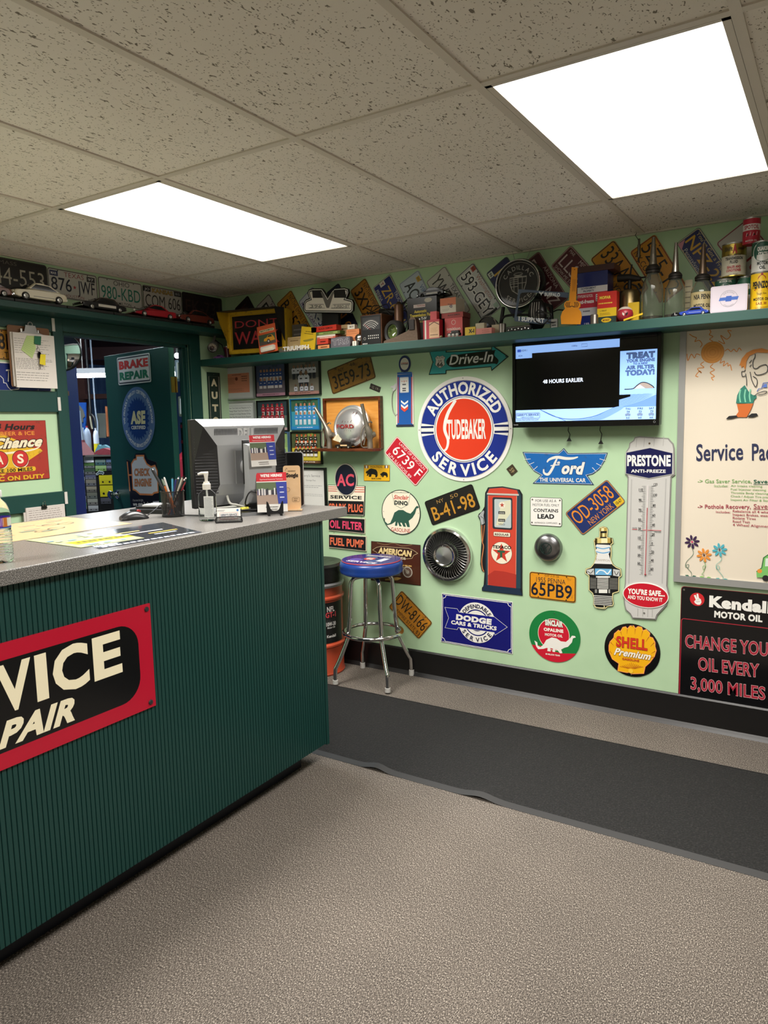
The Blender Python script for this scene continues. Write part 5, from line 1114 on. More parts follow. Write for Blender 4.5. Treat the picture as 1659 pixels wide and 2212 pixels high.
plate('licence_plate','white licence plate with purple lettering behind the chrome V emblem sign',(-0.1478,2.373),(-0.2651,2.289),'#C5CBD4','#6A7A92',[('First in Flight',.2,.9,.76,.92,'#8A4A4A',.0),('JDX-32',.10,.92,.26,.70,'#2A3866',.01),('NORTH CAROLINA',.08,.9,.06,.20,'#4A2A6A',.03)],group=GP)
plate('licence_plate','navy licence plate with orange letters, mostly hidden by the chrome V emblem sign',(0.05093,2.37),(-0.04536,2.321),'#141A3A','#0C0F22',[('WN 0',.10,.92,.16,.66,'#C07A2A',.03)],group=GP)
plate('licence_plate','orange licence plate 3XY right of the chrome V emblem sign',(0.243,2.376),(0.1319,2.313),'#B07A26','#5A4012',[('NY-THE EMPIRE STATE',.08,.95,.72,.92,K1,.01),('3XY-84',.10,.92,.14,.64,K1,.03)],worn=.35,group=GP)
def tst(s,w,h):sticker(s,w*.02,h*.35,w*.11,h*.62,'#D8D4CE','T','#8A2A3A')
plate('licence_plate','blue licence plate ZR-6 marked TRUCK with yellow characters',(0.4153,2.377),(0.2944,2.312),'#14206A','#B9B49A',[('TRUCK',.35,.62,.78,.92,'#C9C7BC',.0),('ZR-6721',.16,.95,.30,.72,'#C9A23E',.02),('PENNA',.10,.34,.06,.2,'#C9C7BC',.0)],extra=tst,group=GP)
plate('licence_plate','pale blue and white licence plate ACE',(0.6033,2.377),(0.4728,2.311),'#B9C6D2','#8A97A6',[('VIRGINIA',.28,.72,.74,.92,'#3A5A94',.01),('ACE 407',.10,.92,.18,.66,'#1E2428',.03)],extra=lambda s,w,h:sticker(s,w*.10,h*.76,w*.2,h*.93,'#C9A23A','NOV'),group=GP)
plate('licence_plate','white licence plate YWZ marked TEXAS',(0.772,2.378),(0.6506,2.304),WH,'#77756E',[('TEXAS',.36,.66,.76,.93,'#2A2A2C',.02),('YWZ-819',.06,.94,.18,.68,'#2E2B26',.03)],group=GP)
plate('licence_plate','white licence plate 593-GEY left of the round chrome service sign',(0.9439,2.373),(0.8345,2.301),'#C9CCCB','#4A4E50',[('Washington',.24,.76,.76,.94,'#A0564C',-.005),('593-GEY',.06,.94,.20,.68,'#1E1F22',.03,'#F0F0EE')],extra=lambda s,w,h:(sticker(s,w*.05,h*.76,w*.14,h*.95,'#B0483A','AUG'),sticker(s,w*.86,h*.74,w*.95,h*.94,'#9FB8A8')),group=GP)
plate('licence_plate','navy licence plate with a yellow letter, behind the round chrome service sign',(1.136,2.379),(1.017,2.303),'#121B4E','#2A3040',[('F-1804',.12,.92,.22,.70,'#C9A23A',.03)],extra=lambda s,w,h:sticker(s,w*.03,h*.04,w*.13,h*.24,'#C9D0C4','96'),group=GP)
plate('licence_plate','maroon licence plate marked ARIZONA behind the blue plate frame',(1.312,2.38),(1.213,2.318),'#4E1822','#8A6A66',[('ARIZONA',.28,.72,.76,.92,'#C9B8B4',.0),('EK-01NZ',.06,.94,.20,.66,'#C4B2AC',.02)],group=GP)
plate('licence_plate','maroon licence plate LLS marked SHOW-ME STATE',(1.479,2.385),(1.375,2.297),'#511A24','#A98A86',[('MAR',.06,.18,.80,.92,'#C9B8B4',.0),('MISSOURI',.32,.70,.76,.92,'#C9B8B4',.0),('LLS-204',.06,.94,.26,.70,'#C9BAB6',.0),('SHOW-ME STATE',.06,.6,.07,.19,'#C9B8B4',.0)],group=GP)
plate('licence_plate','orange licence plate 33A with black numerals beside the hanging gauge',(1.691,2.38),(1.577,2.303),'#C88A22','#3A2A12',[('33AA-67',.06,.94,.34,.86,K1,.01),('NEW YORK',.3,.92,.08,.26,K1,.01)],worn=.3,group=GP)
plate('licence_plate','orange licence plate 5Z5-12 behind the oil bottles',(1.882,2.378),(1.767,2.311),'#C88A22','#7A3A1E',[('5Z5-12',.06,.94,.36,.86,K1,.0),('NY COM',.06,.5,.08,.27,K1,.0)],worn=.3,group=GP)
def fr_(s,w,h):s.part('sticker');s.poly([(w*.03,h*.02),(w*.14,h*.02),(w*.03,h*.34)],'#C98A9A');s.main()
plate('licence_plate',"blue and gold licence plate reading You've Got a Friend",(2.075,2.38),(1.979,2.321),'#17235E','#BDB694',[("You've Got a Friend in",.06,.95,.78,.92,'#D2C27A',.0),('NPZ-22',.06,.94,.28,.72,'#CFA22C',.03),('Pennsylvania',.16,.62,.06,.22,'#C9C7BC',.0)],extra=fr_,group=GP)
plate('licence_plate','white licence plate with red A and red border behind the stacked cans',(2.274,2.385),(2.154,2.301),'#BDB9B0','#7A2A2E',[('A 1044',.2,.94,.28,.70,'#9A2A30',.04)],group=GP,h=.155)
# ---------------------------------------------------------------- things standing on the long shelf
def carton(name,label,cat,x0,x1,z0,z1,y,dep,c,rz=0,draw=None,group=None,side=None,tilt=0.0,lean=0.0):
 fm=Matrix.Translation((x0,y,z0))@Matrix.Rotation(rz,4,'Z')@Matrix.Rotation(tilt,4,'Y')@Matrix.Rotation(lean,4,'X')@Matrix(((1,0,0,0),(0,0,-1,0),(0,1,0,0),(0,0,0,1)))
 s=Sg(name,label,cat,(0,0),fm,group=group,w0=0);w,h=x1-x0,z1-z0
 s.cur.prism(rect(0,0,w,h),-dep,0,c,side);s.z=.0002
 if draw:s.part('printed_label');draw(s,w,h)
 return s.done(bevel=.0008)
CAMX,CAMY=2.676,-1.845
def can(name,label,x,y,z,r,h,c,bands=(),texts=(),cat='can',group='oil cans on the long shelf',lid=None):
 o=root(name,label,cat,(x,y,z),0,group)
 cm=mat(c,rough=.3)if isinstance(c,str)else c
 b=MB();b.lathe([(1e-5,.002),(r*.97,.002),(r*1.015,.0),(r*1.015,.004),(r,.006),(r,h-.006)],cm,36);b.build('body',o)
 b=MB();b.lathe([(r,h-.006),(r*1.015,h-.004),(r*1.015,h),(r*.96,h),(r*.95,h-.004),(1e-5,h-.004)],lid or STEEL,36);b.build('lid',o)
 ac=math.atan2(CAMY-y,CAMX-x)
 for z0,z1,cc in bands:
  b=MB();n=36;rr=r+.0003;b.add([(rr*math.cos(2*math.pi*i/n),rr*math.sin(2*math.pi*i/n),q)for q in(z0*h,z1*h)for i in range(n)],[(i,(i+1)%n,n+(i+1)%n,n+i)for i in range(n)],cc,True);b.build('label_band',o)
 for t in texts:
  tt,z0,z1,wd,cc=t[:5];off=t[5]if len(t)>5 else .03;da=t[6]if len(t)>6 else 0
  curved(o,tt,ac+da,r+.0006,z0*h,(z1-z0)*h,wd*r,cc,off).build('label_print',o)
 return o
def disc_patch(o,ac,r,z,rad,c,ry=None,dr=.0004,n=20,nm='label_emblem',pts=None):
 b=MB();pts=pts or circ((0,0),rad,n,ry)
 b.add([((r+dr)*math.cos(ac+p[0]/r),(r+dr)*math.sin(ac+p[0]/r),z+p[1])for p in pts],[tuple(range(len(pts)))],c);return b.build(nm,o)
q=(-0.7964,2.028)
o=root('security_camera','grey bullet security camera in the corner under the model car shelf','camera',(q[0],1.62,q[1]))
dv=(Vector((CAMX,CAMY,1.4))-Vector((q[0],1.62,q[1]))).normalized();dr_=Vector((dv.x*.9-.15,dv.y,dv.z-.12)).normalized()
mm=dr_.to_track_quat('Z','Y').to_matrix().to_4x4()
b=MB();b.T=mm;b.lathe([(1e-5,-.095),(.028,-.095),(.031,-.09),(.031,.0),(.028,.004)],mat('#8A857E',rough=.4),28);b.build('housing',o)
b=MB();b.T=mm;b.lathe([(.0285,-.002),(1e-5,-.0015)],mat('#0A0A0B',rough=.1),28);fc=b.build('lens_face',o)
b=MB();b.T=mm
for k in range(14):b.ball((.021*math.cos(k*.449),.021*math.sin(k*.449),0),.0026,mat('#D9DCE0',rough=.15),6)
b.build('infrared_light',fc)
b=MB();b.T=mm;b.lathe([(.012,-.001),(.012,.002),(.009,.003),(1e-5,.0025)],mat('#3A1E22',rough=.08),18);b.build('lens',fc)
b=MB();b.tube([(-.02,.03,.02),(-.03,.05,.06),(-.03,.06,2.111-q[1])],.008,mat('#6A6660',rough=.5),10);b.build('bracket',o)
b=MB();b.tube([(-.03,.055,.06),(.03,.06,.02),(.06,.06,-.06),(.085,.07,-.085)],.003,BLACK,6);b.build('cable',o)
toy_car('toy_car','small purple toy car at the corner end of the long shelf',.075,.030,.024,'#7A4A86',at((-0.7568,1.98)[0],1.64,SZ,math.pi+.2),style='sedan',group='little toy cars on the long shelf')
can('soda_can','small dark red can beside the walk signal',(-0.7597,2.009)[0],1.72,SZ,.022,.085,'#5A1226',group=None)
x0,x1=(-0.6879,2.135)[0],(-0.2734,2.1)[0];zt=(-0.4723,2.244)[1];
o=root('walk_signal','old yellow pedestrian signal with red DONT WALK lettering in a black hood','signal',((x0+x1)/2,1.70,SZ),.18)
w=(x1-x0)/2;h0,h1=.022,zt-SZ;YEL=mat('#C9A21E',rough=.4,worn=.3)
b=MB();b.box(-w,w,0,.10,h0,h1,YEL);b.build('case',o,bevel=.012)
b=MB();b.box(-w+.03,w-.03,-.004,.002,h0+.03,h1-.03,mat('#161314',rough=.25));b.build('lens_panel',o)
b=MB()
for p in((-w,-w+.022,h0,h1),(w-.022,w,h0,h1),(-w,w,h0,h0+.024),(-w,w,h1-.02,h1)):b.box(p[0],p[1],-.012,.0,p[2],p[3],YEL)
b.build('door_frame',o,bevel=.004)
b=MB();hd=mat('#17150F',rough=.5);t=.002
b.add([(-w,-.012,h1),(w,-.012,h1),(w,-.13,h1-.01),(-w,-.13,h1-.01),(-w,-.012,h1-.004),(w,-.012,h1-.004),(w,-.13,h1-.014),(-w,-.13,h1-.014)],[(0,1,2,3),(7,6,5,4),(3,2,6,7)],hd)
for sg in(-1,1):
 xx=sg*w;pts=[(xx,-.012,h1),(xx,-.13,h1-.01),(xx,-.10,h0+.18),(xx,-.012,h0+.06)];b.add(pts+[(xx-sg*.003,p[1],p[2])for p in pts],[(0,1,2,3)],hd if sg>0 else YEL);b.add([(xx-sg*.003,p[1],p[2])for p in pts],[(3,2,1,0)],hd if sg>0 else YEL)
b.build('hood',o)
s=Sg('lettering','x','x',(0,0));s.z=0
fm=Matrix(((1,0,0,0),(0,0,-1,-.0045),(0,1,0,0),(0,0,0,1)));RDL=mat('#B23038',rough=.4)
hm=(h0+h1)/2
s.tx('DONT',-w+.05,hm+.03,w-.05,h1-.06,RDL,.0)
l1=s.b.build('lettering',o);l1.matrix_local=fm
s=Sg('lettering','x','x',(0,0));s.tx('WALK',-w+.045,h0+.06,w-.045,hm+.005,RDL,.01);l2=s.b.build('lettering',o);l2.matrix_local=fm
for zz in(h0+.06,h1-.05):
 b=MB();b.tube([(-w-.006,-.006,zz-.02),(-w-.006,-.006,zz+.02)],.007,YEL,8);b.build('hinge',o)
for xx in(-.08,.10):
 b=MB();b.box(xx-.012,xx+.012,.02,.08,0,h0+.002,'#6A5A3A');b.build('foot',o)
def blis(s,w,h):
 s.poly(rrect(0,0,w,h,.006),mat('#D8623A',rough=.3));s.poly(rect(w*.04,h*.30,w*.96,h*.68),'#4A5A44');s.poly([(w*.04,h*.45),(w*.5,h*.38),(w*.96,h*.44),(w*.96,h*.30),(w*.04,h*.30)],'#5A5048')
 s.poly(rrect(w*.12,h*.76,w*.92,h*.85,.005),'#E9D9B0');s.tx('MATCHBOX',w*.17,h*.78,w*.88,h*.835,'#2F5A3A',.05)
 s.poly([(w*.30,h*.44),(w*.34,h*.52),(w*.48,h*.55),(w*.56,h*.62),(w*.78,h*.62),(w*.88,h*.52),(w*.92,h*.42),(w*.6,h*.40)],'#D99A2E');s.poly([(w*.52,h*.56),(w*.58,h*.61),(w*.74,h*.61),(w*.78,h*.55)],'#2A2A2A');s.circ((w*.56,h*.41),w*.09,'#1A1A1A',n=16);s.circ((w*.56,h*.41),w*.05,'#B9B9B9',n=12)
 s.part('blister');s.base(rrect(w*.14,h*.05,w*.9,h*.24,.008),mat('#DDD6C6',rough=.1),.012,z0=.001);s.z=.014;s.poly(rect(w*.24,h*.09,w*.82,h*.18),'#EDE6CE')
cx0,cx1=(-0.3898,2.03)[0],(-0.2505,2.019)[0]
s_=carton('blister_card','orange blister card holding a toy car, leaning on the walk signal','toy pack',cx0+.004,cx1+.01,SZ,(-0.3354,2.119)[1]+.004,1.612,.002,mat('#C9623E',rough=.4),draw=blis,tilt=-.10)
can('wheel_cover','brown round cover leaning behind the letter badge',(-0.2662,1.997)[0],1.70,SZ,.045,.02,'#3A2A20',cat='cover',group=None)
def vcov(s,w,h):
 for k in range(5):s.base(rect(w*.15,h*(.2+k*.15),w*.95,h*(.25+k*.15)),mat('#9A9A98',rough=.4,metal=.6),.003)
carton('finned_cover','grey finned metal cover standing behind the old certificate','engine part',(-0.308,2.102)[0]+.03,(-0.1831,2.091)[0],SZ,(-0.2411,2.144)[1],1.80,.03,mat('#6E6C68',rough=.45,metal=.5),draw=vcov)
def stock(s,w,h):s.line(rect(w*.08,h*.08,w*.92,h*.88),.002,'#8A7048',closed=True);s.pr(w*.18,h*.72,w*.82,h*.82,'#6A5230');s.circ((w*.5,h*.35),w*.25,'#CDB583',n=20,ry=h*.2)
carton('old_certificate','stack of yellowed engraved certificates beside the yellow booklet','paper',(-0.2416,2.024)[0],(-0.1299,2.015)[0],SZ,(-0.187,2.057)[1],1.70,.008,'#C4A877',draw=stock,lean=-.1)
def ybook(s,w,h):s.pr(w*.3,h*.80,w*.8,h*.84,'#3A3012');s.pr(w*.22,h*.72,w*.85,h*.76,'#3A3012');s.poly(spline([(w*.18,h*.46),(w*.35,h*.50),(w*.8,h*.58),(w*.86,h*.53),(w*.6,h*.46),(w*.3,h*.42)],4,True),'#8A8030');s.pr(w*.2,h*.24,w*.7,h*.28,'#3A3012');s.pr(w*.25,h*.1,w*.65,h*.14,'#7A6A20')
carton('booklet','yellow booklet leaning in front of the certificate stack','booklet',(-0.1148,2.038)[0],(-0.002472,2.029)[0],SZ,(-0.02318,2.108)[1],1.66,.006,mat('#D2AE22',rough=.45),draw=ybook,tilt=.16)
s=Sg('letter_badge','chrome letter badge spelling TRIUMPH lying at the shelf edge','badge',(-0.1107,1.966),d=1.612)
A_=lambda x,y:(-0.1107+0.000445*(x-370)+-1.625e-05*(y-600),1.9655+-3.125e-05*(x-370)+-0.0003413*(y-600))
xa,xb=(-0.228,1.974)[0],(0.009893,1.957)[0]
s.base(rect(xa,SZ+.001,xb,SZ+.012),DULL,.004);s.z=.0045;s.tx('TRIUMPH',xa+.03,SZ+.006,xb-.01,SZ+.032,'#C9C6BE',.05);s.circ((xa+.016,SZ+.016),.013,DULL,n=14);s.done()
def pb(c1,t,tc='#2A1412',lab=None):
 def f(s,w,h):
  if lab:s.poly(rect(w*.12,h*.15,w*.9,h*.85),lab)
  (s.tx(t,w*.3,h*.35,w*.85,h*.68,tc,.03)if t else s.pr(w*.3,h*.3,w*.85,h*.7,tc))
 return f
XS=lambda a:a
g='small part boxes stacked on the long shelf'
zs=[SZ,(0.0673,1.99)[1],(0.06849,2.02)[1],(0.06934,2.042)[1],(0.07006,2.061)[1]]
carton('part_box','black part box with orange label at the bottom of the stack beside the TR6 block','box',(0.01294,1.981)[0],(0.1199,1.973)[0],SZ,zs[1]-.001,1.66,.06,'#1E1614',draw=pb(0,'','#5A2A12','#D98E5A'),group=g)
carton('part_box','short red part box second from the bottom of the stack','box',(0.01981,2.011)[0],(0.102,2.004)[0],zs[1],zs[2]-.001,1.66,.06,'#C2402E',draw=pb(0,''),group=g)
carton('part_box','red and white part box in the middle of the stack','box',(0.02177,2.038)[0],(0.1544,2.027)[0],zs[2],zs[3]-.001,1.66,.055,'#C8604E',draw=lambda s,w,h:(s.poly(rect(0,h*.5,w,h),'#D8CDBE'),s.pr(w*.15,h*.12,w*.9,h*.42,'#E8D8C8')),group=g)
carton('part_box','green part box second from the top of the stack','box',(0.01468,2.055)[0],(0.1874,2.041)[0],zs[3],zs[4]-.001,1.66,.05,'#5A6A34',draw=pb(0,'','#2E3A1A','#8FA05A'),group=g)
carton('part_box','long red part box on top of the stack reading BLACK DEMON','box',(-0.01921,2.078)[0],(0.1636,2.073)[0],zs[4],(0.07104,2.086)[1]+.006,1.66,.05,'#B9301F',draw=pb(0,'BLACK DEMON','#3A100C'),group=g,tilt=-.02)
s=Sg('name_block','grey block with outlined letters TR6 at the shelf edge','badge',(0.2111,1.987),d=1.63)
A_=lambda x,y:(0.2111+0.0004113*(x-1150)+-1.125e-05*(y-470),1.9868+-3.125e-05*(x-1150)+-0.0003287*(y-470))
pp=[(0.1427,1.958),(0.1448,2.014),(0.2122,2.019),(0.2755,2.016),(0.2811,1.978),(0.2755,1.956)]
zmin=min(p[1]for p in pp);pp=[(p[0],max(p[1],SZ+.001)if p[1]>SZ+.02 else SZ+.001)for p in pp]
s.base(pp,mat('#5A5756',rough=.4,metal=.2),.0,z0=-.03);s.cur.prism(s.Q(pp),-.03,0,mat('#57545A',rough=.4));s.z=.0004
s.text('TR6',(0.1516,1.973),(0.2681,1.976),(0.1528,2.005),'#57545A',.02,'#A7A4A6',.03);s.done()
carton('part_box','tan part box standing behind the two orange boxes','box',(0.1245,2.06)[0],(0.194,2.054)[0],SZ,(0.1577,2.101)[1],1.74,.05,'#C2A476',draw=lambda s,w,h:(s.tx('BOSCH',w*.35,h*.80,w*.95,h*.86,'#2A2016',.04),s.scrib(w*.35,h*.66,w*.95,h*.78,2,'#4A3A26',.4,3)),group=g)
for k,(lb,a,b_,za,zb_)in enumerate((('lower orange part box left of the wooden cased meter',(0.2164,2.03)[0],(0.3062,2.023)[0],SZ,(0.2598,2.035)[1]),('upper orange part box left of the wooden cased meter',(0.2193,2.053)[0],(0.3081,2.046)[0],(0.2598,2.036)[1],(0.2606,2.061)[1]))):
 carton('part_box',lb,'box',a,b_,za,zb_,1.68,.045,'#D98A58',draw=lambda s,w,h:s.scrib(w*.1,h*.3,w*.9,h*.8,2,'#8A4A2A',.3,2),group=g)
carton('part_box','small white box with black letters on top of the orange boxes','box',(0.2283,2.076)[0],(0.2773,2.071)[0],(0.2525,2.062)[1],(0.2533,2.088)[1],1.68,.03,'#D8D0BE',draw=pb(0,'BCT','#1E1A16'),group=g)
carton('part_box','tiny white upright box at the foot of the wooden cased meter','box',(0.2977,1.972)[0],(0.323,1.97)[0],SZ,(0.3103,1.986)[1],1.625,.02,'#D8D2C4',draw=lambda s,w,h:s.scrib(w*.35,h*.1,w*.65,h*.9,3,'#2A2A2A',.5,4),group=g)
q=(0.3159,2.005);o=root('lamp_bulb','small chrome sealed lamp beside the wooden cased meter','lamp',(q[0],1.66,q[1]))
b=MB();b.T=Matrix.Rotation(math.pi/2,4,'X');b.lathe([(1e-5,-.03),(.012,-.03),(.022,-.004),(.022,.002)],'#1A1A1B',20);b.build('shell',o)
b=MB();b.T=Matrix.Rotation(math.pi/2,4,'X');b.lathe([(.021,.001),(.012,.008),(1e-5,.01)],CHROME,20);b.build('lens',o)
b=MB();b.tube([(0,.005,-.01),(0,.005,SZ-q[1]+.001)],.006,BLACK,8);b.build('stem',o)
x0,x1=(0.3447,2.044)[0],(0.4865,2.032)[0];zt=(0.4147,2.125)[1]
o=root('meter','black faced electrical meter in a brown wooden case on the long shelf','meter',(x0,1.64,SZ))
w,h=x1-x0,zt-SZ;BW=mat('#5A3418',rough=.4)
b=MB();b.box(0,w,.0,.13,0,h,BW);b.build('case',o,bevel=.004)
s=Sg('face','x','x',(0,0));s.base(rrect(.006,.006,w-.006,h-.006,.004),mat('#141415',rough=.35),.003);f_=s.b.build('face',o);fm=Matrix(((1,0,0,0),(0,0,-1,-.0002),(0,1,0,0),(0,0,0,1)));f_.matrix_local=fm
s=Sg('dial','x','x',(0,0));s.z=.0034
s.poly(rect(w*.12,h*.50,w*.92,h*.90),'#2A2A2B')
for k,rr in enumerate((.40,.33,.26,.19)):s.ring((w*.5,h*.42),w*rr*1.05,w*(rr*1.05+.016),'#D9D6CE',30,math.radians(38),math.radians(142))
for k in range(21):a=math.radians(40+5*k);s.line([(w*.5+w*.44*math.cos(a),h*.42+w*.44*math.sin(a)),(w*.5+w*.48*math.cos(a),h*.42+w*.48*math.sin(a))],.001,'#D9D6CE')
s.line([(w*.5,h*.5),(w*.2,h*.70)],.0012,'#B9352A')
for k in range(6):s.circ((w*(.40+.09*k),h*.22),.0035,'#C9C6BE',n=10);s.poly(rect(w*(.38+.09*k),h*.28,w*(.42+.09*k),h*.32),'#C9C6BE')
s.ring((w*.22,h*.22),.006,.008,'#9A9890',16);s.tx('BOSCH',w*.12,h*.035,w*.34,h*.07,'#D9D6CE',.03)
d_=s.b.build('dial',f_)
q=(0.542,2.035);rr=((0.5431,2.084)[1]-SZ)/2
o=root('tyre_ashtray','black rubber tyre ashtray with a greenish glass insert on the long shelf','ashtray',(q[0]+.006,1.677,SZ+rr),-.25)
RT=Matrix.Rotation(math.pi/2,4,'X')
b=MB();b.T=RT;b.lathe([(rr*.62,-.02),(rr*.9,-.028),(rr,-.018),(rr,.018),(rr*.9,.028),(rr*.66,.024),(rr*.62,.01)],mat('#2E2E2C',rough=.6),40);b.build('tyre',o)
b=MB();b.T=RT;b.lathe([(rr*.64,.015),(rr*.56,.018),(rr*.4,.0),(1e-5,-.008)],mat('#5A6A3A',rough=.08,coat=1.0),28);b.build('glass_insert',o)
o=root('ignition_coil','brown cylindrical ignition coil standing behind the tyre ashtray','engine part',((0.5418,2.118)[0],1.735,SZ))
hh=(0.5224,2.192)[1]-SZ;b=MB();b.lathe([(1e-5,.0),(.026,.0),(.026,hh*.12),(.026,hh*.9),(.024,hh*.93),(1e-5,hh*.93)],mat('#6A4A34',rough=.35,metal=.3),24);b.build('case',o)
b=MB();b.lathe([(.025,hh*.10),(.0268,hh*.11),(.0268,hh*.14),(.025,hh*.15)],DULL,24);b.build('clamp',o)
b=MB();b.lathe([(.02,hh*.93),(.014,hh*.97),(.008,hh*1.0),(1e-5,hh*1.0)],mat('#3A2A1E',rough=.4),16);b.build('tower',o)
o=root('timing_light','dark timing light gun with tangled black leads behind the meter','tool',((0.4001,2.165)[0],1.81,SZ))
zz=(0.4001,2.165)[1]-SZ
b=MB();b.tube([(-.03,0,zz),(.05,0,zz-.01),(.10,0,zz-.02)],[.016,.018,.013],mat('#2A2622',rough=.5),12);b.tube([(-.01,0,zz),(-.02,0,zz-.08),(-.02,.0,.0)],.014,mat('#221E1A',rough=.5),10);b.build('gun_body',o)
b=MB();b.tube([(-.045,0,zz+.002),(-.012,0,zz)],.012,mat('#B9702A',rough=.4),12);b.build('amber_barrel',o)
for k in range(5):
 b=MB();r_=random.Random(k);pts=[(-.12+.06*i+r_.uniform(-.02,.02),-.02+r_.uniform(-.02,.02),zz+r_.uniform(-.05,.06))for i in range(6)]
 b.tube(spline(pts,5),.0024,BLACK,6);b.build('lead',o)
b=MB();b.tube(spline([(.10,-.03,zz-.02),(.16,-.03,zz-.02),(.175,-.04,zz-.08),(.165,-.06,zz-.15),(.16,-.07,.002)],6),.0026,mat('#1E2226',rough=.5),6);b.build('lead',o)
o=root('shoe_last','rusty iron cobbler last with a long flat toe at the shelf edge','tool',((0.6452,1.976)[0],1.64,SZ))
IR=mat('#5A4A3C',rough=.6,metal=.5,bump=.3,bscale=90)
xa=(0.5199,1.975)[0]-(0.6452,1.976)[0];xb=(0.7328,1.979)[0]-(0.6452,1.976)[0];zh=(0.7036,2.079)[1]-SZ
b=MB();pr=spline([(xa,.0),(xa+.003,.012),(xa+.06,.024),(xa+.11,.040),(xb-.055,.06),(xb-.05,zh-.01),(xb-.03,zh),(xb-.012,zh-.012),(xb-.004,.05),(xb,.0)],3)
b.T=Matrix.Translation((0,-.012,0))@RT;b.prism(pr,-.02,.022,IR);b.build('last',o,bevel=.004)
b=MB();b.box(xb-.052,xb-.018,-.039,-.0345,.055,zh-.012,mat('#2E2A28',rough=.35,metal=.6));b.build('plate',o,bevel=.002)
def atf(s,w,h):
 s.poly(rect(w*.22,h*.78,w*.62,h*.85),'#D8C8C4');s.tx('TOYOTA',w*.34,h*.80,w*.60,h*.835,'#A03A3A',.02)
 for t,v,k,u0,u1,c in(('Automatic',.665,.065,.24,.66,'#D9C22A'),('Transmission Fluid',.58,.07,.09,.86,'#D9C22A'),('Type T-IV',.505,.06,.24,.66,'#E4E2DC')):s.tx(t,w*u0,h*v,w*u1,h*(v+k),c,.04)
 s.scrib(w*.36,h*.44,w*.64,h*.49,2,'#C9B42A',.3,4);s.poly(rect(0,h*.02,w*.3,h*.2),'#8A1E22');s.circ((w*.72,h*.925),w*.13,'#C9C4B8',n=18,ry=h*.05)
carton('oil_carton','black fluid carton with yellow lettering Automatic Transmission Fluid','carton',(0.5933,2.141)[0],(0.7779,2.123)[0],SZ,(0.687,2.202)[1],1.74,.09,mat('#121213',rough=.2),draw=atf)
toy_car('race_car','black toy race car numbered 6 on top of the black fluid carton',(0.8209,2.23)[0]-(0.6514,2.249)[0],.07,.05,'#131315',at(((0.8209,2.23)[0]+(0.6514,2.249)[0])/2,1.785,(0.687,2.202)[1]+.0005,math.pi),style='coupe',stripe=('#D9D6D0',.26,.40),wheelc='#3A3A3A',group=None)
def cap_(s,w,h):s.poly(rect(w*.10,0,w*.2,h),'#E4DDD0');s.poly(rect(w*.38,h*.08,w*.98,h*.88),'#DDB48C');s.line([(w*.36,h*.72),(w*.68,h*.88),(w,h*.72)],.004,'#5A2A1E');s.pr(w*.45,h*.2,w*.92,h*.26,'#3A1E14');s.scrib(w*.45,h*.35,w*.9,h*.6,4,'#B88A62',.3,3)
xa,xb=(0.7469,2.015)[0],(0.8456,2.006)[0];zt=(0.7952,2.06)[1]
carton('cardboard_box','red and white striped box with a tan label in front of the black carton','box',xa,xb,SZ,zt,1.64,.04,'#B92B3A',draw=cap_)
carton('cap_box','small red square box standing on the red and white striped box','box',(0.786,2.086)[0],(0.8246,2.082)[0],zt+.0005,(0.8056,2.104)[1],1.65,.03,'#CF4A4E')
o=root('pebble','small beige pebble on the shelf edge beside the pink box','stone',((0.8683,1.965)[0],1.615,SZ));b=MB();b.ball((0,0,.007),.0085,mat('#A08A62',rough=.6),10,.8);b.build('stone',o)
za,zb_,zc=(0.9059,2.066)[1],(0.9062,2.093)[1],(0.9071,2.17)[1]
def ign(s,w,h):s.tx('ignition',w*.12,h*.40,w*.88,h*.55,'#EAD8CC',.02);s.tx('parts',w*.32,h*.24,w*.85,h*.36,'#EAD8CC',.02);s.ring((w*.5,h*.78),w*.1,w*.12,'#EAD8CC',18)
g2='part boxes stacked beside the black carton'
carton('part_box','pink box reading ignition parts at the bottom of the pile','box',(0.8566,2.02)[0],(0.9611,2.011)[0],SZ,za-.001,1.68,.09,'#D0504E',draw=ign,group=g2,side='#7A2A2C')
carton('part_box','flat red box between the pink and the white boxes','box',(0.8376,2.084)[0],(0.9646,2.072)[0],za,zb_-.001,1.68,.09,'#A8322A',draw=pb(0,'BLACK DEMON','#3A100C'),group=g2,side='#7A221C')
carton('part_box','white and orange box with a letter Q on top of the pile','box',(0.8306,2.142)[0],(0.9243,2.132)[0],zb_,zc,1.68,.10,'#D9D0BE',draw=lambda s,w,h:(s.poly(rect(0,h*.5,w,h),'#D4774A'),s.tx('Parts',w*.5,h*.52,w*.8,h*.6,'#2A2A3A',.03),s.tx('Q',w*.6,h*.34,w*.78,h*.5,'#1E2850',.06),s.scrib(w*.15,h*.1,w*.6,h*.28,2,'#9A9284',.3,3)),group=g2,rz=-.02)
o=root('toy_engine','small dark metal toy in front of the pink box','toy',((0.938,1.974)[0],1.63,SZ));b=MB();b.box(-.035,.035,-.012,.012,.008,.022,'#1E1C1A');b.box(-.015,.03,-.01,.01,.022,.034,'#2A2826');b.build('hull',o,bevel=.002)
for x in(-.022,.0,.022):
 b=MB();b.T=Matrix.Translation((x,-.012,.009))@RT;b.lathe([(1e-5,-.002),(.009,-.002),(.009,.003),(1e-5,.004)],DULL,14);b.build('wheel',o)
A_=lambda x,y:(0.0534+0.0007362*(x-320)+-2.125e-05*(y-520),2.2412+-7.625e-05*(x-320)+-0.0005788*(y-520))
SV=1.74
ov=[(160,400),(175,395),(265,395),(285,420),(325,490),(370,420),(395,395),(490,390),(520,400),(525,430),(515,460),(500,490),(560,505),(572,530),(568,600),(550,622),(100,622),(85,600),(90,530),(110,505),(150,490),(140,460),(130,430),(140,405)]
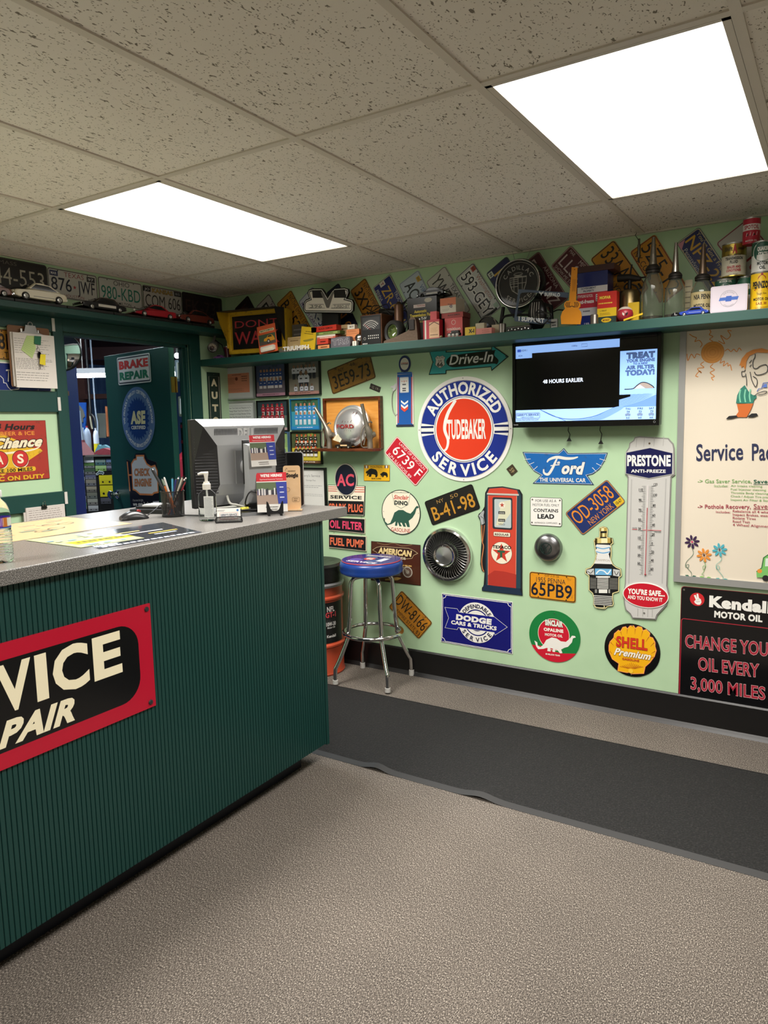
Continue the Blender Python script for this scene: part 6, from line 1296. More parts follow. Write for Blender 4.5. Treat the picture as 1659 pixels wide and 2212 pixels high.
s=Sg('emblem_sign','V shaped chrome and black emblem sign with 396 above the part boxes','sign',A_(320,520)if False else(0.05337,2.241),d=SV)
A_=lambda x,y:(0.0534+0.0007362*(x-320)+-2.125e-05*(y-520),2.2412+-7.625e-05*(x-320)+-0.0005788*(y-520))
ov=[A_(*p)for p in ov]
s.base(grow(ov,.006),mat('#0E0E0F',rough=.2),.012);s.poly(ov,mat('#E4E2DC',rough=.2));s.poly(grow(ov,-.004),mat('#101011',rough=.12));s.poly(grow(ov,-.009),mat('#E2DDD0',rough=.15))
for p in((170,410,280,480),(385,405,510,480)):s.poly([A_(p[0],p[1]),A_(p[2]-15,p[1]),A_(p[2],p[3]),A_(p[0]+5,p[3])],mat('#1A1B1C',rough=.15))
s.poly([A_(*p)for p in((255,420),(275,420),(325,505),(372,420),(392,420),(340,580),(315,580))],mat('#8A8884',rough=.2,metal=.6))
s.part('lettering');s.line([A_(*p)for p in((135,545),(285,545),(300,582),(135,582))],.0022,'#6A6862',closed=True);s.text('396',A_(150,578),A_(270,578),A_(150,550),'#77746C',.02);s.line([A_(*p)for p in((378,545),(545,540),(548,582),(362,582))],.0022,'#6A6862',closed=True);s.text('TURBO-JET',A_(385,578),A_(538,578),A_(385,550),'#77746C',.02)
s.part('stand');q0=s.q(A_(330,620));s.cur.box(q0[0]-.06,q0[0]+.06,SZ-s.o[1],q0[1]+.02,-.03,-.005,BLACK)
s.done()
c=((1.244,2.208)[0],(1.244,2.208)[1]);r=((1.117,2.223)[0]-(1.366,2.194)[0])/-2
o=root('round_neon_sign','round chrome and black sign reading CADILLAC SERVICE with a crest','sign',mw=Matrix(((1,0,0,c[0]),(0,0,-1,1.76),(0,1,0,c[1]),(0,0,0,1))))
b=MB();b.lathe([(r,-.05),(r,.012),(r*.96,.022),(r*.91,.016)],mat('#17171A',rough=.25),56);b.build('housing',o)
b=MB();b.lathe([(r*.965,.020),(r*.95,.028),(r*.925,.028),(r*.91,.018)],CHROME,56);b.build('chrome_ring',o)
b=MB();b.lathe([(r*.92,.015),(1e-5,.0151)],mat('#2A2B2D',rough=.05,metal=.35),48);b.build('face',o)
s=Sg('lettering','x','x',(0,0));s.z=.0155;LG=mat('#9C9A94',rough=.3,metal=.3)
s.ring((0,0),r*.84,r*.855,LG,56);s.arc('CADILLAC',(0,0),r*.56,158,22,r*.17,LG,.0)
l1=s.b.build('lettering',o)
s=Sg('lettering','x','x',(0,0));s.z=.0155;s.arc('SERVICE',(0,0),r*.76,222,318,r*.17,LG,.0,inside=True);s.b.build('lettering',o)
s=Sg('crest','x','x',(0,0));s.z=.0158;LG2=mat('#8A8882',rough=.3,metal=.3)
for k in range(9):s.poly(circ((-.16*r+.04*r*k,.42*r+.02*r*(4-abs(k-4))/4),.016*r,8),LG2)
s.line([(-.2*r,.38*r),(0,.33*r),(.2*r,.38*r)],.004,LG2,sm=4);s.line([(-.17*r,.30*r),(.17*r,.30*r)],.004,LG2)
sh=[(-.36*r,.26*r),(.36*r,.26*r),(.34*r,.0),(.25*r,-.25*r),(0,-.42*r),(-.25*r,-.25*r),(-.34*r,.0)]
s.line(sh,.004,LG2,closed=True);s.line([(0,.26*r),(0,-.42*r)],.003,LG2);s.line([(-.35*r,.02*r),(.35*r,.02*r)],.003,LG2);s.line([(-.18*r,.26*r),(-.18*r,-.3*r)],.003,LG2);s.line([(.18*r,.26*r),(.18*r,-.3*r)],.003,LG2)
for v in(.10,.18,-.10):s.line([(-.33*r,v*r),(-.02*r,v*r)],.003,LG2)
s.b.build('crest',o)
b=MB();b.tube([(.10,-r*.8,-.03),(.16,-r*.98,-.02),(.17,SZ-c[1]+.001,-.02)],.01,BLACK,8);b.tube([(-.10,-r*.8,-.03),(-.12,SZ-c[1]+.001,-.02)],.01,BLACK,8);b.build('stand',o)
for sx in(-1,1):
 b=MB();b.tube([(sx*.03,r*.95,-.02),(sx*.05,H-c[1]-.002,-.03)],.0015,STEEL,5);b.build('hanging_wire',o)
A_=lambda x,y:(1.3681+0.0005138*(x-900)+2.5e-06*(y-700),2.0946+-5.375e-05*(x-900)+-0.0004788*(y-700))
s=Sg('plate_surround','blue grey licence plate frame reading BUFFALO and I SUPPORT','plate frame',(1.368,2.095),d=1.65)
A_=lambda x,y:(1.3681+0.0005138*(x-900)+2.5e-06*(y-700),2.0946+-5.375e-05*(x-900)+-0.0004788*(y-700))
BG=mat('#46566C',rough=.35)
op=[A_(*p)for p in((740,575),(1230,612),(1225,665),(920,612),(840,605),(770,610),(755,625),(718,850),(1000,870),(1120,880),(1125,912),(960,925),(700,898),(692,880))]
s.base(op,BG,.003)
s.part('lettering');s.text('BUFFALO',A_(998,645),A_(1148,652),A_(1000,608),'#D6D9DC',.05);s.text('I SUPPORT',A_(738,893),A_(995,912),A_(740,848),'#E0E2E4',.05)
s.part('emblem');s.poly([A_(*p)for p in((945,595),(958,608),(975,608),(990,595),(988,615),(975,622),(966,642),(957,622),(946,615))],'#D6D9DC');s.main();s.screw(A_(865,620),.003);s.done()
for k,(lb,pts)in enumerate((('black cable arching behind the blue plate frame',[(1.15,2.026),(1.156,2.04),(1.181,2.056),(1.268,2.052),(1.342,2.043),(1.4,2.022),(1.41,2.002)]),('black cable coiled right of the blue plate frame',[(1.38,2.032),(1.395,2.05),(1.436,2.027),(1.446,2.002),(1.416,1.981),(1.38,2.003),(1.395,2.036),(1.459,2.025),(1.441,1.993),(1.467,1.984)]),('thin black cable running to the orange scraper',[(1.408,2.06),(1.434,2.067),(1.47,2.061)]))):
 y=(1.745,1.628,1.80)[k];b=MB();b.tube([(p[0],y,max(p[1],SZ+.006))for p in spline(pts,6)],(.006,.003,.003)[k],BLACK,8);tag(b.build('cable'),lb,'cable')
o=root('black_mouse','black ribbed device with a cord behind the blue plate frame','device',((1.363,2.072)[0],1.70,SZ))
zz=(1.333,2.12)[1]-SZ;b=MB();b.T=Matrix.Diagonal((1,.6,1.6,1));b.ball((0,0,zz/3.2),zz/3.3,mat('#151516',rough=.3),20);b.build('shell',o)
for k in range(4):
 b=MB();b.tube([(-.018+.012*k,-.028,zz*.35),(-.018+.012*k,-.034,zz*.55),(-.018+.012*k,-.026,zz*.85)],.0025,DULL,6);b.build('rib',o)
q=(1.089,1.999);rr=((1.142,2.024)[0]-(1.035,2.034)[0])/2
o=root('speedometer','round black gauge with a chrome rim below the 593 plate','gauge',(q[0],1.71,SZ+rr*.92),0)
b=MB();b.T=RT;b.lathe([(rr*.9,-.04),(rr,-.01),(rr,.004),(rr*.93,.008),(rr*.9,.002)],CHROME,36);b.build('rim',o)
b=MB();b.T=RT;b.lathe([(rr*.92,.001),(1e-5,.0015)],mat('#26272B',rough=.08),32);b.build('dial',o)
b=MB();b.T=RT;b.lathe([(rr*.3,.002),(rr*.28,.004),(1e-5,.005)],mat('#3A3B40',rough=.2,metal=.4),20);b.build('dial_center',o)
b=MB();b.tube([(-.03,.01,rr*.9),(.02,.0,rr*1.25),(.055,-.01,rr*1.6)],.006,BLACK,8);b.build('stalk',o)
carton('part_box','small yellow and black box at the shelf edge','box',(1.004,1.983)[0],(1.062,1.978)[0],SZ,(1.033,2)[1],1.62,.03,'#D2B22A',draw=lambda s,w,h:s.tx('X-I',w*.35,h*.3,w*.9,h*.75,'#1A1A1A',.07),group='small boxes at the shelf edge')
zt=(1.108,1.988)[1]
carton('part_box','small pink box at the shelf edge under the gauge','box',(1.065,1.978)[0],(1.152,1.971)[0],SZ,zt,1.62,.04,'#D0847A',draw=lambda s,w,h:s.scrib(w*.4,h*.2,w*.95,h*.8,2,'#A05A52',.3,2),group='small boxes at the shelf edge')
carton('part_box','tiny beige box on top of the pink box','box',(1.061,2.004)[0],(1.109,2)[0],zt+.0005,(1.084,2.016)[1],1.625,.03,'#B9AE94',group='small boxes at the shelf edge')
carton('part_box','small cream box right of the gauge','box',(1.135,1.996)[0],(1.176,1.992)[0],SZ,(1.154,2.005)[1],1.66,.03,'#B5A98C',group='small boxes at the shelf edge')
def socket(lb,x,y,r,h):
 o=root('socket',lb,'tool',(x,y,SZ),group='steel sockets on the shelf');b=MB();b.lathe([(1e-5,0),(r*1.05,0),(r*1.05,h*.15),(r,h*.2),(r,h*.9),(r*.9,h),(r*.6,h),(r*.55,h*.8),(1e-5,h*.8)],mat('#77736C',rough=.4,metal=.9),24);b.build('shell',o)
socket('grey steel socket standing right of the gauge',(1.199,1.987)[0],1.65,((1.217,1.988)[0]-(1.182,1.991)[0])/2,(1.199,2.005)[1]-SZ)
socket('grey steel socket beside the yellow and red tin',(1.669,1.982)[0],1.62,((1.688,1.985)[0]-(1.652,1.988)[0])/2,(1.669,2.001)[1]-SZ)
s=Sg('car_badge','flat black car badge lying at the shelf edge below the round chrome sign','badge',(1.294,1.978),d=1.62)
A_=lambda x,y:(1.2942+0.000525*(x-735)+1.25e-06*(y-950),1.9779+-4.625e-05*(x-735)+-0.000485*(y-950))
xa,xb=(1.233,1.978)[0],(1.357,1.972)[0];s.base(rect(xa,SZ+.001,xb,SZ+.026),mat('#161618',rough=.3),.02,z0=-.02)
for k in range(7):s.circ((xa+.01+k*(xb-xa-.02)/6,SZ+.009+.004*(k%2)),.003,CHROME,n=8)
s.line([(xa+.004,SZ+.02),(xb-.004,SZ+.022)],.0015,DULL);s.done()
carton('car_badge','small chrome badge with lettering right of the blue plate frame','badge',(1.454,1.99)[0],(1.486,1.987)[0],SZ,(1.468,2.002)[1],1.64,.01,mat('#8A8A88',rough=.25,metal=.7),draw=lambda s,w,h:s.scrib(w*.1,h*.2,w*.9,h*.8,2,'#2A2A2A',.5,5),group=None)
A_=lambda x,y:(1.561+0.000485*(x-1265)+3.75e-06*(y-800),2.0244+-4.75e-05*(x-1265)+-0.0004638*(y-800))
s=Sg('ice_scraper','tall orange flat scraper with a long handle in front of the antifreeze can','scraper',(1.561,2.024),d=1.62)
A_=lambda x,y:(1.561+0.000485*(x-1265)+3.75e-06*(y-800),2.0244+-4.75e-05*(x-1265)+-0.0004638*(y-800))
OS=mat('#DE8E1C',rough=.4)
op=[(1270,360),(1326,366),(1312,688),(1340,698),(1356,722),(1354,752),(1338,770),(1362,805),(1368,850),(1356,925),(1166,925),(1160,850),(1176,800),(1205,770),(1194,745),(1198,715),(1216,696),(1245,690)]
op=[A_(*p)for p in op];op=[(p[0],max(p[1],SZ+.001))for p in op]
s.base(op,OS,.005)
s.part('print');s.circ(A_(1299,385),.0025,'#3A2A10',n=10)
for k in range(3):s.line([A_(1285+k*12,480),A_(1278+k*12,600)],.0014,'#6A4010')
for sg in(-1,1):
 for k in range(3):s.line([A_(1275+sg*(22+14*k),705),A_(1275+sg*(30+16*k),730),A_(1275+sg*(18+14*k),758)],.003,'#3A2410',sm=4)
s.line([A_(1250,755),A_(1275,745),A_(1300,755)],.003,'#3A2410',sm=4)
s.done()
x0,x1=(1.557,2.131)[0],(1.701,2.115)[0];zt=(1.627,2.216)[1]
def anti(s,w,h):
 s.poly(rect(0,h*.63,w,h*.74),'#D8D8DA');s.poly(rect(0,h*.36,w,h*.63),'#B9243C');s.poly(rect(0,h*.22,w,h*.36),'#C9CACC')
 s.tx('GOVERNMENT',w*.12,h*.695,w*.62,h*.73,'#22285A',.03);s.tx('PROPERTY',w*.2,h*.645,w*.56,h*.68,'#22285A',.03);s.tx('ETHYLENE GLYCOL',w*.02,h*.55,w*.52,h*.60,'#E8E4E2',.02);s.tx('anti-freeze',w*.02,h*.44,w*.56,h*.51,'#EDEAE8',.04)
 s.poly(rect(w*.62,h*.46,w*.88,h*.59),'#E2E0DE');s.scrib(w*.64,h*.47,w*.86,h*.58,3,'#3A2A3A',.5,3);s.scrib(w*.2,h*.28,w*.5,h*.32,1,'#6A6A72',.6,2);s.tx('1 U.S. GAL.',w*.25,h*.06,w*.6,h*.09,'#D8D8DA',.02)
o2=carton('antifreeze_can','large navy, red and white antifreeze can behind the orange scraper','can',x0,x1,SZ,zt,1.72,.10,mat('#1C2A6A',rough=.25),draw=anti)
carton('old_book','dark maroon slab shaped box lying on the antifreeze can','box',(1.56,2.24)[0],(1.732,2.224)[0],zt+.0005,zt+.028,1.715,.11,'#3A1C1C',side='#5A2A26')
xa,xb=(1.671,2.043)[0],(1.76,2.034)[0];zt2=(1.713,2.106)[1]
def mop(s,w,h):
 s.poly(rect(0,h*.5,w,h),'#C8281E');s.poly(rect(0,h*.24,w,h*.5),'#E4BE1E');s.poly(rect(0,0,w,h*.24),'#233A36');s.tx('MOPAR',w*.12,h*.78,w*.7,h*.87,'#EBD24A',.05);s.pr(w*.06,h*.62,w*.9,h*.68,'#E9C84A');s.tx('1 PINT',w*.15,h*.40,w*.5,h*.44,'#5A3A12',.02);s.scrib(w*.15,h*.28,w*.8,h*.36,2,'#7A4A1A',.3,2);s.circ((w*.48,h*.13),w*.26,'#E4BE1E',n=24,ry=h*.07);s.tx('MOREX',w*.30,h*.10,w*.66,h*.155,'#7A1E12',.04)
o2=carton('gear_oil_tin','red and yellow rectangular tin with a dark green foot','tin',xa,xb,SZ,zt2,1.66,.05,mat('#C8281E',rough=.25),draw=mop)
q=(1.792,2.088);rr=((1.841,2.061)[0]-(1.742,2.071)[0])/2
o=root('blow_torch','old brass blow torch with a black burner behind the striped ball','tool',(q[0],1.765,SZ))
hh=(1.791,2.114)[1]-SZ;BR=mat('#7A6A48',rough=.3,metal=.9);BK=mat('#211E1C',rough=.5,metal=.4)
b=MB();b.lathe([(1e-5,0),(rr,0),(rr*1.03,.01),(rr,.02),(rr,hh*.9),(rr*.85,hh),(rr*.3,hh*1.05),(1e-5,hh*1.05)],BR,32);b.build('tank',o)
b=MB();b.tube([(0,0,hh),(0,0,hh+.06)],.009,BK,10);b.tube([(-.055,0,hh+.065),(.0,0,hh+.062),(.05,0,hh+.05)],[.018,.016,.010],BK,14);b.build('burner',o)
b=MB();b.tube([(.0,0,hh+.04),(.05,.0,hh+.055),(.085,0,hh+.055)],.004,BK,8);b.tube([(.085,0,hh+.04),(.085,0,hh+.07)],.009,BK,10);b.build('valve',o)
b=MB();b.tube([(.01,0,hh+.03),(.03,0,hh+.02),(.05,.0,hh-.01),(.04,.0,hh*.6)],.004,BK,8);b.tube([(0,0,hh+.06),(.008,0,hh+.12)],.004,BK,8);b.build('handle',o)
q=(1.799,2.007);rr=((1.836,2.004)[0]-(1.763,2.011)[0])/2
o=root('ball','red and white ball with crossed flags at the shelf edge','ball',(q[0],1.66,SZ+rr))
b=MB();b.ball((0,0,0),rr,mat('#A82A38',rough=.35),28);b.build('sphere',o)
dvec=(Vector((CAMX,CAMY,1.5))-Vector((q[0],1.66,SZ+rr))).normalized();mq=dvec.to_track_quat('Z','Y').to_matrix().to_4x4()
b=MB();b.T=mq@Matrix.Rotation(1.2,4,'X');pr=[((rr+.0004)*math.sin(a),(rr+.0004)*math.cos(a))for a in(math.pi,2.5,2.2,1.95)];b.lathe(pr,'#D2C8B8',28);b.build('white_panel',o)
b=MB();b.T=mq
for sg in(-1,1):b.add([(sg*.002,.004,rr+.001),(sg*.012,.012,rr-.001),(sg*.012,.002,rr-.001),(sg*.004,-.006,rr+.001)],[(0,1,2,3)]if sg<0 else[(3,2,1,0)],'#E4DDD2' if sg<0 else '#161616')
b.build('crossed_flags',o)
carton('yellow_box','flat yellow box lying tilted behind the striped ball','box',(1.805,2.024)[0],(1.854,2.019)[0],SZ,(1.826,2.049)[1],1.69,.02,'#D9B41E',tilt=0)
s=Sg('yellow_ruler','yellow pencil like strip lying at the shelf edge in front of the ball','ruler',(1.842,1.983),d=1.615)
A_=lambda x,y:(1.8423+0.00054*(x-550)+1e-05*(y-870),1.9828+-5.125e-05*(x-550)+-0.0005412*(y-870))
pa,pb_=(1.806,1.97),(1.89,1.989);s.base([(pa[0],SZ+.001),(pb_[0],SZ+.022),(pb_[0],SZ+.030),(pa[0],SZ+.009)],mat('#D9B41E',rough=.4),.006);s.done()
for k,(px,lb)in enumerate(((608,'small black knob at the shelf edge left of the first oil bottle'),)):
 pass
def oil_bottle(lb,px,yb,rb,hb,hs,spout,lab=None):
 o=root('oil_bottle',lb,'bottle',(px,yb,SZ),group='glass oil bottles with metal spouts')
 gl=mat('#E4E8DC',rough=.06,trans=.95,ior=1.3)
 op_=[(1e-5,.002),(rb*.9,.002),(rb,.010),(rb,hb*.25),(rb,hb*.55),(rb*.97,hb*.64),(rb*.86,hb*.73),(rb*.68,hb*.82),(rb*.56,hb*.89),(rb*.52,hb*.95),(rb*.52,hb)]
 b=MB();b.lathe(op_+[(max(1e-5,r_-.003),z+(.004 if z<.02 else 0))for r_,z in reversed(op_)],gl,36);g_=b.build('glass',o)
 b=MB();k=MB();b.lathe([(rb*.54,hb*.90),(rb*.66,hb*.91),(rb*.66,hb*.95),(rb*.60,hb*.955),(rb*.68,hb*.965),(rb*.66,hb*1.0),(rb*.52,hb*1.04),(rb*.42,hb*1.06)],mat('#3A3632',rough=.5,metal=.6),28);b.build('screw_cap',o)
 b=MB();b.lathe([(rb*.38,hb*1.05),(rb*.33,hb*1.15),(rb*.16,hs*.97),(rb*.15,hs),(rb*.11,hs),(rb*.11,hs*.97)],spout,20);b.build('spout',o)
 b=MB();b.lathe([(1e-5,.004),(rb*.88,.004),(rb*.95,.012),(rb*.95,.02),(1e-5,.021)],mat('#3A2E1A',rough=.1),24);b.build('oil_residue',o)
 ac=math.atan2(CAMY-yb,CAMX-px)
 if lab:
  b=MB();n=20;rr=rb+.0006;a0,a1=ac-1.25,ac+1.25
  b.add([(rr*math.cos(a0+(a1-a0)*i/n),rr*math.sin(a0+(a1-a0)*i/n),z)for z in(hb*.12,hb*.60)for i in range(n+1)],[(i,i+1,n+2+i,n+1+i)for i in range(n)],'#B9A878',True);lp=b.build('paper_label',o)
  for t,z0,z1,wd,c in(('NIA PENN',.42,.53,1.5,'#1E1C1A'),('MOTOR OIL',.22,.30,1.5,'#2A2620')):curved(o,t,ac,rr+.0004,z0*hb,(z1-z0)*hb,wd*rb,c,.04).build('label_print',lp)
 return o
R1=((1.957,2.019)[0]-(1.862,2.029)[0])/2
oil_bottle('glass oil bottle with a dented tall spout, leftmost of the three',(1.91,2.024)[0],1.70,R1,(1.906,2.193)[1]-SZ,(1.907,2.328)[1]-SZ,mat('#8A8478',rough=.35,metal=.9,bump=.5,bscale=70))
oil_bottle('glass oil bottle with a shiny spout, middle of the three',(2.007,2.014)[0],1.70,((2.05,2.01)[0]-(1.963,2.019)[0])/2,(2.003,2.151)[1]-SZ,(1.997,2.291)[1]-SZ,mat('#B4B0A8',rough=.22,metal=1.0))
oil_bottle('glass oil bottle with a paper label and a brown spout, rightmost of the three',(2.118,2.005)[0],1.72,((2.167,2)[0]-(2.07,2.01)[0])/2,(2.113,2.133)[1]-SZ,(2.094,2.272)[1]-SZ,mat('#7A6858',rough=.35,metal=.8),lab=True)
carton('price_card','cream card with small print between the middle and right oil bottles','card',(2.036,2.074)[0],(2.068,2.071)[0],SZ,(2.048,2.135)[1],1.77,.002,'#B5A987',draw=lambda s,w,h:s.scrib(w*.1,h*.1,w*.9,h*.9,6,'#5A5040',.2,5))
q=(1.823,2.309);o=root('hanging_gauge','thin metal tyre gauge hanging from the ceiling edge on a wire hook','gauge',(q[0],1.80,q[1]))
zt=H-q[1];b=MB();b.tube([(-.012,0,zt-.001),(-.018,0,zt-.012),(-.006,0,zt-.03),(0,0,zt-.045),(0,0,.045)],.0015,BLACK,6);b.build('hook',o)
b=MB();b.tube([(0,0,.045),(0,0,.02),(0,0,.018),(0,0,-.04)],[.005,.005,.0075,.0065],mat('#6A6458',rough=.3,metal=.9),12);b.tube([(0,0,-.04),(0,0,-.05),(.002,0,-.065)],.003,BLACK,8);b.build('barrel',o)
toy_car('toy_car','shiny blue toy sedan in front of the oil bottle with the paper label',(2.161,1.981)[0]-(2.04,1.988)[0],.040,.036,'#1E3FA8',at(((2.161,1.981)[0]+(2.04,1.988)[0])/2,1.64,SZ,math.pi),style='sedan',stripe=('#C9CFDD',.36,.39),group='little toy cars on the long shelf')
o=root('small_ornament','small black object with a tiny emblem left of the blue toy sedan','ornament',((2.027,1.977)[0],1.63,SZ));b=MB();b.ball((0,0,.004),.022,mat('#101012',rough=.3),16,.75);b.build('knob',o);b=MB();b.tube([(0,-.022,.006),(.0,-.021,.016)],.002,CHROME,6);b.build('emblem',o)
x0,x1=(2.167,2.023)[0],(2.31,2.013)[0];zt=(2.237,2.068)[1]
fm=Matrix.Translation((x0,1.622,SZ+.0005))@Matrix(((1,0,0,0),(0,0,-1,0),(0,1,0,0),(0,0,0,1)))
s=Sg('white_tin','flat white tin with a blue bow tie emblem at the shelf edge','tin',(0,0),fm,w0=0);w,h=x1-x0,zt-SZ
WT=mat('#D6CCD6',rough=.2)
s.cur.prism(rrect(0,0,w,h,.008),-.03,0,WT,smooth=False);s.z=.0002;s.line(rrect(.004,.004,w-.004,h-.004,.006),.001,'#B0A4B4',closed=True)
s.part('emblem');q=(w*.5,h*.5);s.ring(q,h*.30,h*.312,'#8A8A92',40);s.poly([(q[0]-w*.27,q[1]-h*.06),(q[0]-w*.24,q[1]+h*.06),(q[0]+w*.27,q[1]+h*.06),(q[0]+w*.24,q[1]-h*.06)],'#2F5FB4');s.poly([(q[0]-w*.09,q[1]-h*.10),(q[0]-w*.07,q[1]+h*.10),(q[0]+w*.08,q[1]+h*.10),(q[0]+w*.07,q[1]-h*.10)],'#1F55B0')
s.part('lettering');s.arc('GENUINE',q,h*.22,140,40,h*.055,'#8A8A92',0);s.arc('Chevrolet',q,h*.285,230,310,h*.05,'#8A8A92',0,inside=True);s.done()
def axy(p,y):return p[0],y
def cr(a,b_):return(b_[0]-a[0])/2
x0,x1=(2.314,2.057),(2.399,2.047);r=cr(x0,x1);zt=(2.348,2.112)[1]
zt0=(2.348,2.112)[1]-SZ
PZ=can('oil_can','yellow oil can with SAE 30 print, at the right end below the striped white can',x0[0]+r,1.68,SZ,r,zt0,'#E2B81A',texts=(('PENNZOIL',.58,.74,1.75,'#1E1A16',.06),('Tough Film',.40,.46,.9,'#4A2E1A',.0),('MOTOR OIL',.25,.32,1.5,'#2A2018',.03),('S.A.E. 30',.14,.20,.95,'#8A2A1E',.03),('1 U.S. QUART',.04,.08,1.3,'#8A5A1E',.0)))
disc_patch(PZ,math.atan2(CAMY-1.68,CAMX-x0[0]-r),r,zt0*.88,.014,'#A02A26',pts=[(-.004,.016),(.004,.016),(.004,.006),(.014,-.002),(.016,-.012),(-.016,-.012),(-.014,-.002),(-.004,.006)]);disc_patch(PZ,math.atan2(CAMY-1.68,CAMX-x0[0]-r),r,zt0*.53,.03,'#A02A26',ry=.006)
h2=(2.343,2.236)[1]-(SZ+zt0)
QS=can('oil_can','green and white oil can stacked on the yellow can',x0[0]+r,1.68,SZ+zt0+.001,r,h2,'#C9C8C0',bands=((.55,.97,'#1F5240'),),texts=(('MOTOR',.22,.32,1.0,'#1E2A26',.05),('OIL',.08,.18,.55,'#1E2A26',.05)))
ac=math.atan2(CAMY-1.68,CAMX-x0[0]-r)
disc_patch(QS,ac,r,h2*.64,h2*.34,'#DAD9D2',dr=.0008,n=30);disc_patch(QS,ac,r,h2*.64,h2*.31,'#1F5240',dr=.0011,n=30)
for t,z0,z1,w_ in(('QUAKER',.68,.80,1.05),('STATE',.50,.62,.85)):curved(QS,t,ac,r+.0015,z0*h2,(z1-z0)*h2,w_*r,'#E4E3DC',.05).build('label_print',QS)
a,b_=(2.274,2.287),(2.342,2.277);r3=cr(a,b_);zb4=SZ+zt0+h2+.002;zt4=(2.305,2.345)[1]
r2=cr((2.167,2.104),(2.253,2.094));hg=(2.209,2.108)[1]-SZ
G1=can('oil_can','dark green oil can behind the left part of the white tin',(2.21,2.099)[0],1.73,SZ,r2,hg,'#1F4A3A',texts=(('MOTOR OIL',.90,.95,1.2,'#C9C8BC',.02),('STATE',.5,.6,.9,'#C9C8BC',.04)))
disc_patch(G1,math.atan2(CAMY-1.73,CAMX-(2.21,2.099)[0]),r2,hg*.66,hg*.2,'#D2D2C8',n=24)
xg=(2.287,2.091)[0];rg2=cr((2.253,2.095),(2.309,2.088))*1.25;hg2=(2.28,2.114)[1]-SZ
G2=can('oil_can','green and white oil can behind the right part of the white tin',xg,1.75,SZ,rg2,hg2,'#C4C6BC',bands=((.5,.96,'#22583F'),))
ag=math.atan2(CAMY-1.75,CAMX-xg);disc_patch(G2,ag,rg2,hg2*.6,hg2*.36,'#DAD9D2',n=26,dr=.0008);disc_patch(G2,ag,rg2,hg2*.6,hg2*.33,'#22583F',n=26,dr=.0011)
curved(G2,'QUAKER',ag,rg2+.0015,hg2*.66,hg2*.13,rg2*1.1,'#E4E3DC',.05).build('label_print',G2)
ra=cr((2.203,2.198),(2.301,2.185));ha=(2.25,2.249)[1]-(SZ+hg)
A1=can('fluid_can','gold transmission fluid can stacked on the dark green can',(2.252,2.192)[0]-.012,1.735,SZ+max(hg,hg2)+.001,ra,ha,mat('#A08A3A',rough=.25,metal=.7),bands=((.30,.62,'#CFC9B4'),(.02,.30,'#C9C2AC')),texts=(('Shift',.76,.88,.75,'#2A2618',.03,-.5),('A',.70,.92,.38,'#B52A30',.08,.05),('matic',.77,.86,.6,'#2A2618',.03,.6),('AUTOMATIC',.60,.66,1.1,'#2A2620',.02),('TRANSMISSION',.49,.57,1.5,'#22201C',.05),('FLUID',.38,.46,.65,'#22201C',.05),('SEALER AND',.24,.31,1.15,'#A82A34',.05),('CONDITIONER',.14,.21,1.25,'#A82A34',.05),('1 U.S. QUART',.04,.08,.8,'#5A5448',.0)))
RC=can('oil_can','red and white oil can, topmost of the stacked cans at the right end',(a[0]+b_[0])/2,1.70,zb4,r3,zt4-zb4 if zt4>zb4+.05 else .11,'#B01E34',bands=((.50,.74,'#DAD2CE'),),texts=(('SPOTOIL',.55,.69,1.8,'#A01E30',.03),('MOTOR OIL',.07,.13,1.4,'#D9D0CC',.02)))
ar_=math.atan2(CAMY-1.70,CAMX-(a[0]+b_[0])/2);hz=(zt4-zb4 if zt4>zb4+.05 else .11)
for da in(-.35,.4):disc_patch(RC,ar_+da,r3,hz*.34,.011,'#E4DDD8',nm='flag_print',pts=[(-.010,-.008),(.008,-.004),(.010,.010),(-.006,.007)]);disc_patch(RC,ar_+da,r3,hz*.34,.006,'#141414',dr=.0008,nm='flag_print',pts=[(-.006,-.006),(.0,-.004),(.001,.002),(-.005,.001)])
# ================================================================ things on the counter
o=root('water_bottle','clear plastic water bottle with a purple label at the near end of the countertop','bottle',(.665,-.705,CZ))
PET=mat('#F4F8F8',rough=.05,trans=1.0,ior=1.12)
pr=[(1e-5,.006),(.018,.002),(.028,.0),(.0325,.006),(.0335,.014)]
for k in range(9):z=.016+k*.0085;pr+=[(.0335,z),(.0335,z+.0045),(.0318,z+.006),(.0318,z+.007)]
pr+=[(.0328,.094),(.0322,.098),(.0322,.130),(.0328,.134),(.031,.150),(.025,.166),(.0145,.178),(.0125,.182),(.0125,.188)]
b=MB();b.lathe(pr,PET,40);b.build('bottle_body',o)
b=MB();b.lathe([(1e-5,.185),(.0155,.186),(.0158,.188),(.0158,.202),(.0145,.2045),(1e-5,.2045)],mat('#EDEDEC',rough=.4),28);b.build('cap',o)
b=MB();b.lathe([(.0333,.0985),(.0333,.1295)],mat('#3D2A8C',rough=.3),40);lb=b.build('label',o)
ac=math.atan2(CAMY+.705,CAMX-.665)
def patch(o,nm,r,a0,a1,z0,z1,c,n=10):
 b=MB();b.add([(r*math.cos(a0+(a1-a0)*i/n),r*math.sin(a0+(a1-a0)*i/n),z)for z in(z0,z1)for i in range(n+1)],[(i,i+1,n+2+i,n+1+i)for i in range(n)],c,True);return b.build(nm,o)
patch(lb,'label_print',.0335,ac-.05,ac+.5,.1025,.1285,'#7A3AA0');patch(lb,'label_print',.0336,ac+.35,ac+.95,.1025,.1285,'#C9772A');patch(lb,'label_print',.0336,ac-.9,ac+1.4,.0985,.1015,'#2A5AB0');patch(lb,'label_print',.0337,ac+.75,ac+1.35,.104,.127,'#D6DCCB')
for k in range(3):patch(lb,'label_print',.0338,ac+.15+k*.12,ac+.18+k*.12,.106,.127,'#E4DDF0',2)
